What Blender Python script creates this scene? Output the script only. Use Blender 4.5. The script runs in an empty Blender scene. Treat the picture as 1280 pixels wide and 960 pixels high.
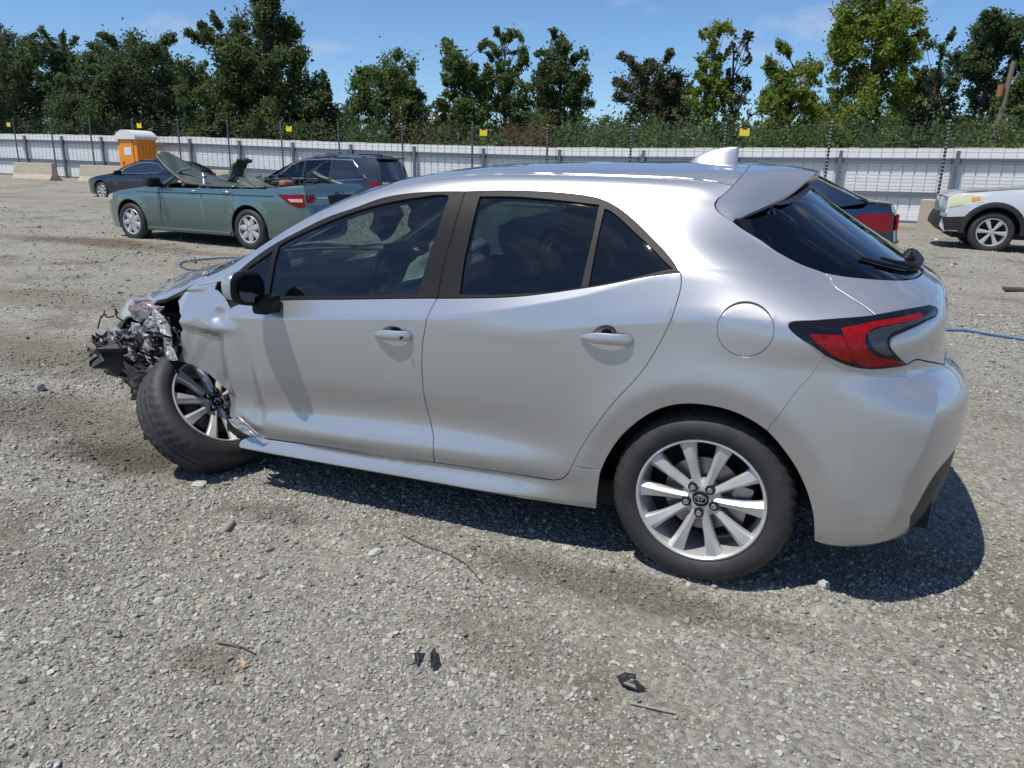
import bpy, bmesh, math, random, json
import numpy as np
from mathutils import Vector, Matrix, Euler
from mathutils.geometry import delaunay_2d_cdt
random.seed(7); RNG = np.random.default_rng(7)
scene = bpy.context.scene
COL = scene.collection
# ---------------------------------------------------------------- camera
CAM = np.array([959.126512, 0.278393, 0.017738, 0.395335, -0.334904, 3.369438, 1.416459
])
f_px, pitch, roll, yaw, cx_, cy_, cz_ = CAM
fw = np.array([math.sin(yaw), -math.cos(yaw), 0.]); rt = np.array([-math.cos(yaw), -math.sin(yaw), 0.]); upv = np.array([0, 0, 1.])
fw2 = fw*math.cos(pitch)-upv*math.sin(pitch); up2 = fw*math.sin(pitch)+upv*math.cos(pitch)
rt3 = rt*math.cos(roll)+up2*math.sin(roll); up3 = -rt*math.sin(roll)+up2*math.cos(roll)
cam_d = bpy.data.cameras.new('camera'); cam_o = bpy.data.objects.new('camera', cam_d); COL.objects.link(cam_o)
cam_o.matrix_world = Matrix(((rt3[0], up3[0], -fw2[0], cx_), (rt3[1], up3[1], -fw2[1], cy_), (rt3[2], up3[2], -fw2[2], cz_), (0, 0, 0, 1)))
cam_d.sensor_width = 36; cam_d.lens = f_px/1280*36; cam_d.clip_start = .05; cam_d.clip_end = 3000
scene.camera = cam_o
# ---------------------------------------------------------------- light
SUN_TO = Vector((.28, .38, 1.0)).normalized()      # towards the sun
sun_el = math.asin(SUN_TO.z); sun_az = math.atan2(SUN_TO.x, SUN_TO.y)
world = bpy.data.worlds.new('World'); scene.world = world; world.use_nodes = True
wn = world.node_tree; wn.nodes.clear()
wo = wn.nodes.new('ShaderNodeOutputWorld'); wb = wn.nodes.new('ShaderNodeBackground')
sky = wn.nodes.new('ShaderNodeTexSky'); sky.sky_type = 'NISHITA'; sky.sun_disc = False
sky.sun_elevation = sun_el; sky.sun_rotation = sun_az; sky.air_density = .85; sky.dust_density = .1; sky.ozone_density = 5.0
wb.inputs['Strength'].default_value = .12
# a few thin fair-weather clouds high over the treeline
tcw = wn.nodes.new('ShaderNodeTexCoord'); mpw = wn.nodes.new('ShaderNodeMapping'); mpw.inputs['Scale'].default_value = (1, 1, 2.6); mpw.inputs['Location'].default_value = (.35, .1, .2)
nw = wn.nodes.new('ShaderNodeTexNoise'); nw.inputs['Scale'].default_value = 5.5; nw.inputs['Detail'].default_value = 7; nw.inputs['Roughness'].default_value = .55
rw = wn.nodes.new('ShaderNodeMapRange'); rw.inputs[1].default_value = .53; rw.inputs[2].default_value = .78; rw.inputs[3].default_value = 0; rw.inputs[4].default_value = .75
tint = wn.nodes.new('ShaderNodeMixRGB'); tint.blend_type = 'MULTIPLY'; tint.inputs[0].default_value = 1; tint.inputs[2].default_value = (.84, .98, 1.09, 1)
cl = wn.nodes.new('ShaderNodeMixRGB'); cl.inputs[2].default_value = (6.2, 6.0, 6.3, 1)
wn.links.new(tcw.outputs['Generated'], mpw.inputs[0]); wn.links.new(mpw.outputs[0], nw.inputs['Vector']); wn.links.new(nw.outputs['Fac'], rw.inputs[0]); wn.links.new(rw.outputs[0], cl.inputs[0])
wn.links.new(sky.outputs[0], tint.inputs[1]); wn.links.new(tint.outputs[0], cl.inputs[1]); wn.links.new(cl.outputs[0], wb.inputs['Color']); wn.links.new(wb.outputs[0], wo.inputs['Surface'])
sl = bpy.data.lights.new('sun', 'SUN'); sl.energy = 4.7; sl.angle = math.radians(.55); sl.color = (1, .95, .87)
so = bpy.data.objects.new('sun', sl); COL.objects.link(so); so.rotation_euler = SUN_TO.to_track_quat('Z', 'Y').to_euler(); so.location = (3, 3, 9)
scene.view_settings.view_transform = 'Standard'; scene.view_settings.look = 'None'; scene.view_settings.gamma = 1
scene.view_settings.use_curve_mapping = False; scene.view_settings.exposure = 0.0
scene.cycles.max_bounces = 10; scene.cycles.transparent_max_bounces = 24; scene.cycles.glossy_bounces = 5
# ---------------------------------------------------------------- hatchback body surface
# x forward, y to the car's left, z up, metres; origin on the ground below the rear axle.
import numpy as np
def nspline(xs, ys, clamp0=False):
    """cubic spline through (xs, ys); returns a vectorised evaluator"""
    xs = np.asarray(xs, float); ys = np.asarray(ys, float); n = len(xs)
    h = np.diff(xs); A = np.zeros((n, n)); b = np.zeros(n)
    A[0, 0] = A[-1, -1] = 1
    if clamp0:
        A[0, 0] = 2*h[0]; A[0, 1] = h[0]; b[0] = 6*((ys[1]-ys[0])/h[0])
    for i in range(1, n-1):
        A[i, i-1] = h[i-1]; A[i, i] = 2*(h[i-1]+h[i]); A[i, i+1] = h[i]
        b[i] = 6*((ys[i+1]-ys[i])/h[i]-(ys[i]-ys[i-1])/h[i-1])
    M = np.linalg.solve(A, b)
    def f(q):
        q = np.asarray(q, float); k = np.clip(np.searchsorted(xs, q)-1, 0, n-2)
        a = xs[k+1]-q; c = q-xs[k]; hh = h[k]
        return (M[k]*a**3+M[k+1]*c**3)/(6*hh)+(ys[k]/hh-M[k]*hh/6)*a+(ys[k+1]/hh-M[k+1]*hh/6)*c
    return f
US = -0.30      # where the rear wrap starts
UE = -1.30      # rear centreline
# each row: knot, sharp, [(u, x, y, z)...] from rear to front (x None = same as u), rear centre (x, z), wrap exponent
ROWS = [
 # bottom edge
 (0.00, 0, [(-.3,None,.835,.222),(.0,None,.855,.214),(.37,None,.862,.207),(.6,None,.872,.200),(1.0,None,.874,.192),(1.5,None,.874,.184),(2.0,None,.872,.178),(2.6,None,.865,.17)], (-.735,.245), 3.0),
 (0.05, 1, [(-.3,None,.855,.248),(.0,None,.868,.244),(.37,None,.869,.232),(.52,None,.873,.222),(.7,None,.890,.213),(1.0,None,.892,.205),(1.5,None,.892,.197),(2.0,None,.889,.190),(2.6,None,.88,.19)], (-.775,.28), 3.0),
 (0.10, 1, [(-.3,None,.862,.29),(.0,None,.872,.29),(.37,None,.871,.285),(.6,None,.866,.279),(1.0,None,.863,.266),(1.5,None,.863,.252),(2.0,None,.862,.243),(2.6,None,.86,.24)], (-.80,.34), 3.0),
 (0.145, 0, [(-.3,None,.867,.335),(.0,None,.874,.335),(.37,None,.873,.335),(.6,None,.880,.33),(1.0,None,.887,.322),(1.5,None,.887,.303),(2.0,None,.876,.288),(2.6,None,.87,.28)], (-.815,.41), 3.0),
 (0.24, 0, [(-.3,None,.873,.43),(.0,None,.876,.43),(.37,None,.874,.43),(.6,None,.870,.43),(1.0,None,.861,.425),(1.5,None,.861,.405),(2.0,None,.866,.385),(2.6,None,.87,.38)], (-.828,.49), 2.9),
 (0.40, 0, [(-.3,None,.882,.58),(.0,None,.886,.58),(.37,None,.883,.58),(.6,None,.881,.58),(1.0,None,.879,.57),(1.5,None,.879,.55),(2.0,None,.880,.53),(2.6,None,.87,.52)], (-.835,.60), 2.9),
 (0.50, 0, [(-.3,None,.887,.69),(.0,None,.893,.69),(.37,None,.889,.69),(.6,None,.887,.68),(1.0,None,.886,.67),(1.5,None,.886,.65),(2.0,None,.886,.63),(2.6,None,.87,.62)], (-.830,.70), 2.8),
 (0.62, 0, [(-.3,None,.885,.81),(.0,None,.896,.81),(.37,None,.892,.80),(.6,None,.890,.79),(1.0,None,.889,.77),(1.5,None,.889,.735),(2.0,None,.887,.71),(2.6,None,.87,.70)], (-.735,.82), 2.7),
 # lower shoulder crease
 (0.74, 1, [(-.3,None,.866,.965),(-.06,None,.892,.967),(.1,None,.895,.948),(.35,None,.893,.908),(.52,None,.890,.877),(.75,None,.889,.862),(1.0,None,.8885,.844),(1.5,None,.8885,.796),(2.0,None,.886,.758),(2.6,None,.865,.74)], (-.728,.975), 2.6),
 # upper shoulder crease
 (0.78, 1, [(-.3,-.30,.800,1.020),(-.06,-.06,.838,1.050),(.13,None,.848,1.060),(.3,None,.855,1.028),(.5,None,.868,.97),(.67,None,.878,.928),(.83,None,.885,.892),(1.0,None,.8875,.864),(1.25,None,.888,.840),(1.5,None,.888,.817),(2.0,None,.885,.777),(2.6,None,.85,.765)], (-.713,1.02), 2.5),
 # belt line / bottom of the rear window
 (0.85, 1, [(-.3,-.285,.705,1.085),(-.06,-.06,.79,1.105),(.13,None,.826,1.097),(.3,None,.842,1.054),(.45,None,.847,1.017),(.69,None,.856,.968),(1.03,None,.858,.933),(1.4,None,.858,.898),(1.81,None,.856,.862),(2.1,None,.845,.85),(2.6,None,.78,.85)], (-.655,1.062), 2.3),
 # top of the door windows
 (1.22, 0, [(-.3,.005,.640,1.262),(-.06,.10,.648,1.285),(.13,.20,.654,1.300),(.35,None,.660,1.312),(.55,None,.664,1.320),(.81,None,.667,1.323),(1.13,None,.669,1.309),(1.36,None,.680,1.273),(1.64,None,.707,1.190),(1.9,None,.745,1.062),(2.2,None,.79,.91),(2.6,None,.77,.86)], (-.21,1.352), 2.4),
 (1.28, 0, [(-.3,.04,.615,1.318),(-.06,.12,.617,1.340),(.13,.21,.618,1.352),(.35,None,.621,1.361),(.55,None,.623,1.366),(.81,None,.625,1.366),(1.13,None,.627,1.349),(1.36,None,.638,1.310),(1.64,None,.668,1.222),(1.9,None,.708,1.090),(2.2,None,.755,.925),(2.6,None,.74,.88)], (-.20,1.37), 2.4),
 # roof ditch
 (1.36, 0, [(-.3,.015,.55,1.376),(-.06,.11,.55,1.384),(.13,.20,.55,1.388),(.35,None,.55,1.390),(.55,None,.55,1.391),(.81,None,.55,1.390),(1.13,None,.555,1.373),(1.36,None,.575,1.335),(1.64,None,.62,1.245),(1.9,None,.66,1.108),(2.2,None,.70,.942),(2.6,None,.66,.89)], (-.19,1.38), 2.4),
 (1.55, 0, [(-.3,.02,.34,1.418),(-.06,.11,.34,1.423),(.13,.20,.34,1.425),(.35,None,.34,1.423),(.55,None,.34,1.424),(.81,None,.34,1.420),(1.13,None,.35,1.400),(1.36,None,.38,1.362),(1.64,None,.40,1.280),(1.9,None,.42,1.145),(2.2,None,.44,.99),(2.6,None,.42,.905)], (-.18,1.39), 2.4),
 (1.90, 0, [(-.3,.03,.0,1.432),(-.06,.12,.0,1.438),(.13,.21,.0,1.441),(.35,None,.0,1.442),(.55,None,.0,1.438),(.81,None,.0,1.432),(1.13,None,.0,1.411),(1.36,None,.0,1.374),(1.64,None,.0,1.296),(1.9,None,.0,1.190),(2.2,None,.0,1.045),(2.6,None,.0,.912)], (-.17,1.40), 2.4),
]
KN = np.array([r[0] for r in ROWS]); SHARP = np.array([r[1] for r in ROWS])
_SPL = []
for _r in ROWS:
    _p = [(u, (u if x is None else x), y, z) for u, x, y, z in _r[2]]
    _us = [a[0] for a in _p]
    _SPL.append((nspline(_us, [a[1] for a in _p]), nspline(_us, [a[2] for a in _p]), nspline(_us, [a[3] for a in _p])))
def rowpts(u):
    """control points of every row at parameter(s) u -> array (len(u), rows, 3)"""
    u = np.atleast_1d(np.asarray(u, float)); out = np.zeros((len(u), len(ROWS), 3))
    side = u >= US
    for j, r in enumerate(ROWS):
        fx, fy, fz = _SPL[j]
        out[side, j, 0] = fx(u[side]); out[side, j, 1] = fy(u[side]); out[side, j, 2] = fz(u[side])
        if (~side).any():
            x0, y0, z0 = float(fx(US)), float(fy(US)), float(fz(US)); e = .004
            dy = (float(fy(US+e))-y0)/(float(fx(US+e))-x0); dz = (float(fz(US+e))-z0)/(float(fx(US+e))-x0)      # side taper carried into the wrap
            t = np.clip((US-u[~side])/(US-UE), 0, 1); ph = t*np.pi/2
            n = r[4]; rad = (np.cos(ph)**n+np.sin(ph)**n)**(-1/n)
            sx = rad*np.sin(ph); cy = rad*np.cos(ph)
            x = x0-(x0-r[3][0])*sx
            y = y0*cy - dy*(x0-x)*(1-sx)**2*cy
            s = t*t*(3-2*t)
            out[~side, j, 0] = x; out[~side, j, 1] = y; out[~side, j, 2] = z0+(r[3][1]-z0)*s-dz*(x0-x)*(1-t)**3
    return out
def _slopes(P, u=None):
    h = np.diff(KN); d = np.diff(P, axis=1)/h[None, :, None]
    m = np.zeros_like(P)
    m[:, 1:-1] = (d[:, :-1]*h[None, 1:, None]+d[:, 1:]*h[None, :-1, None])/(h[:-1]+h[1:])[None, :, None]
    m[:, 0] = d[:, 0]; m[:, -1] = d[:, -1]
    ml, mr = m.copy(), m.copy()
    for j in range(1, len(KN)-1):
        if SHARP[j]:
            k = np.ones(len(P))
            if abs(KN[j]-.78) < 1e-6: k = np.clip((u-.10)/.35, 0, 1)
            if abs(KN[j]-.74) < 1e-6: k = np.minimum(np.clip((.80-u)/.30, 0, 1), np.clip((u+.30)/.35, 0, 1))
            k = k[:, None]
            ml[:, j] = m[:, j]*(1-k)+d[:, j-1]*k; mr[:, j] = m[:, j]*(1-k)+d[:, j]*k
    return ml, mr
WHEELS = [(0.0, .316)]
def S(u, v, raw=False):
    u = np.atleast_1d(np.asarray(u, float)); v = np.atleast_1d(np.asarray(v, float))
    P = rowpts(u); ml, mr = _slopes(P, u)
    k = np.clip(np.searchsorted(KN, v, side='right')-1, 0, len(KN)-2)
    i = np.arange(len(u)); h = (KN[k+1]-KN[k]); t = ((v-KN[k])/h)[:, None]; h = h[:, None]
    p = (2*t**3-3*t**2+1)*P[i, k]+(t**3-2*t**2+t)*h*mr[i, k]+(-2*t**3+3*t**2)*P[i, k+1]+(t**3-t**2)*h*ml[i, k+1]
    if raw: return p
    # wheel-arch lip: a flat band round the opening, the flank swelling out to it
    for cx, cz in WHEELS:
        r = np.hypot(p[:, 0]-cx, (p[:, 2]-cz))
        band = .418
        t_ = r-band; sp = .5*(t_+np.sqrt(t_*t_+.011**2)); ng = sp-t_
        w = np.clip((p[:, 1]-.6)/.1, 0, 1)*np.clip((p[:, 2]-.22)/.2, 0, 1)
        p[:, 1] += (.017*np.exp(-(sp/.085)**1.5)-.15*ng)*w
    p = damage(p)
    return p
CREASE_Y = [.825, .82, .81, .80, .787, .764, .70, .667]
def damage(p):
    """dents of the crash: behind the front wheel and along the front of the driver's door"""
    x, z = p[:, 0], p[:, 2]
    side = np.clip((p[:, 1]-.55)/.1, 0, 1)
    def g(cx, cz, sx, sz, a, rot=0):
        c, s = np.cos(rot), np.sin(rot); dx = (x-cx)*c+(z-cz)*s; dz = -(x-cx)*s+(z-cz)*c
        return a*np.exp(-(dx/sx)**2-(dz/sz)**2)
    d = g(1.93, .55, .035, .22, -.012, -.10)+g(1.86, .45, .05, .12, .006)+g(1.90, .36, .03, .05, -.012)
    d += g(2.075, .775, .045, .028, -.022)+g(2.06, .725, .07, .022, .012)+g(2.17, .55, .09, .12, -.016)
    d += g(2.30, .70, .035, .30, .014, .12)+np.clip((x-2.04)/.05, 0, 1)*-.016*np.clip((.705+.10*(x-2.1)-z)/.03, 0, 1)
    f = np.clip((x-2.02)/.25, 0, 1)
    d += f*(.0035*np.sin(15*x+7*z)+.003*np.sin(23*z-9*x+1)+.0012*np.sin(61*x+47*z))
    d += -.10*np.clip((x-2.22)/.30, 0, 1)**1.3
    # ridge down the bumper corner
    w = np.clip((-.35-x)/.1, 0, 1)*np.clip((.80-z)/.04, 0, 1)
    uc = np.interp(z, [.2, .27, .49, .55, .64, .71, .78, .83], CREASE_Y); e_ = (p[:, 1]-uc)
    r_ = .026*np.exp(-np.sqrt(e_*e_+.005**2)/.095)*w
    p = p.copy(); p[:, 1] += r_*.75; p[:, 0] -= r_*.65
    p[:, 1] += d*side
    return p
def SN(u, v):
    u = np.atleast_1d(np.asarray(u, float)); v = np.atleast_1d(np.asarray(v, float)); e = 2e-3
    a = S(u+e, v)-S(u-e, v)
    v1 = np.minimum(v+e, KN[-1]); v0 = np.maximum(v-e, KN[0])
    b = S(u, v1)-S(u, v0)
    n = np.cross(b, a); n /= np.maximum(np.linalg.norm(n, axis=1), 1e-9)[:, None]
    return n
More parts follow.
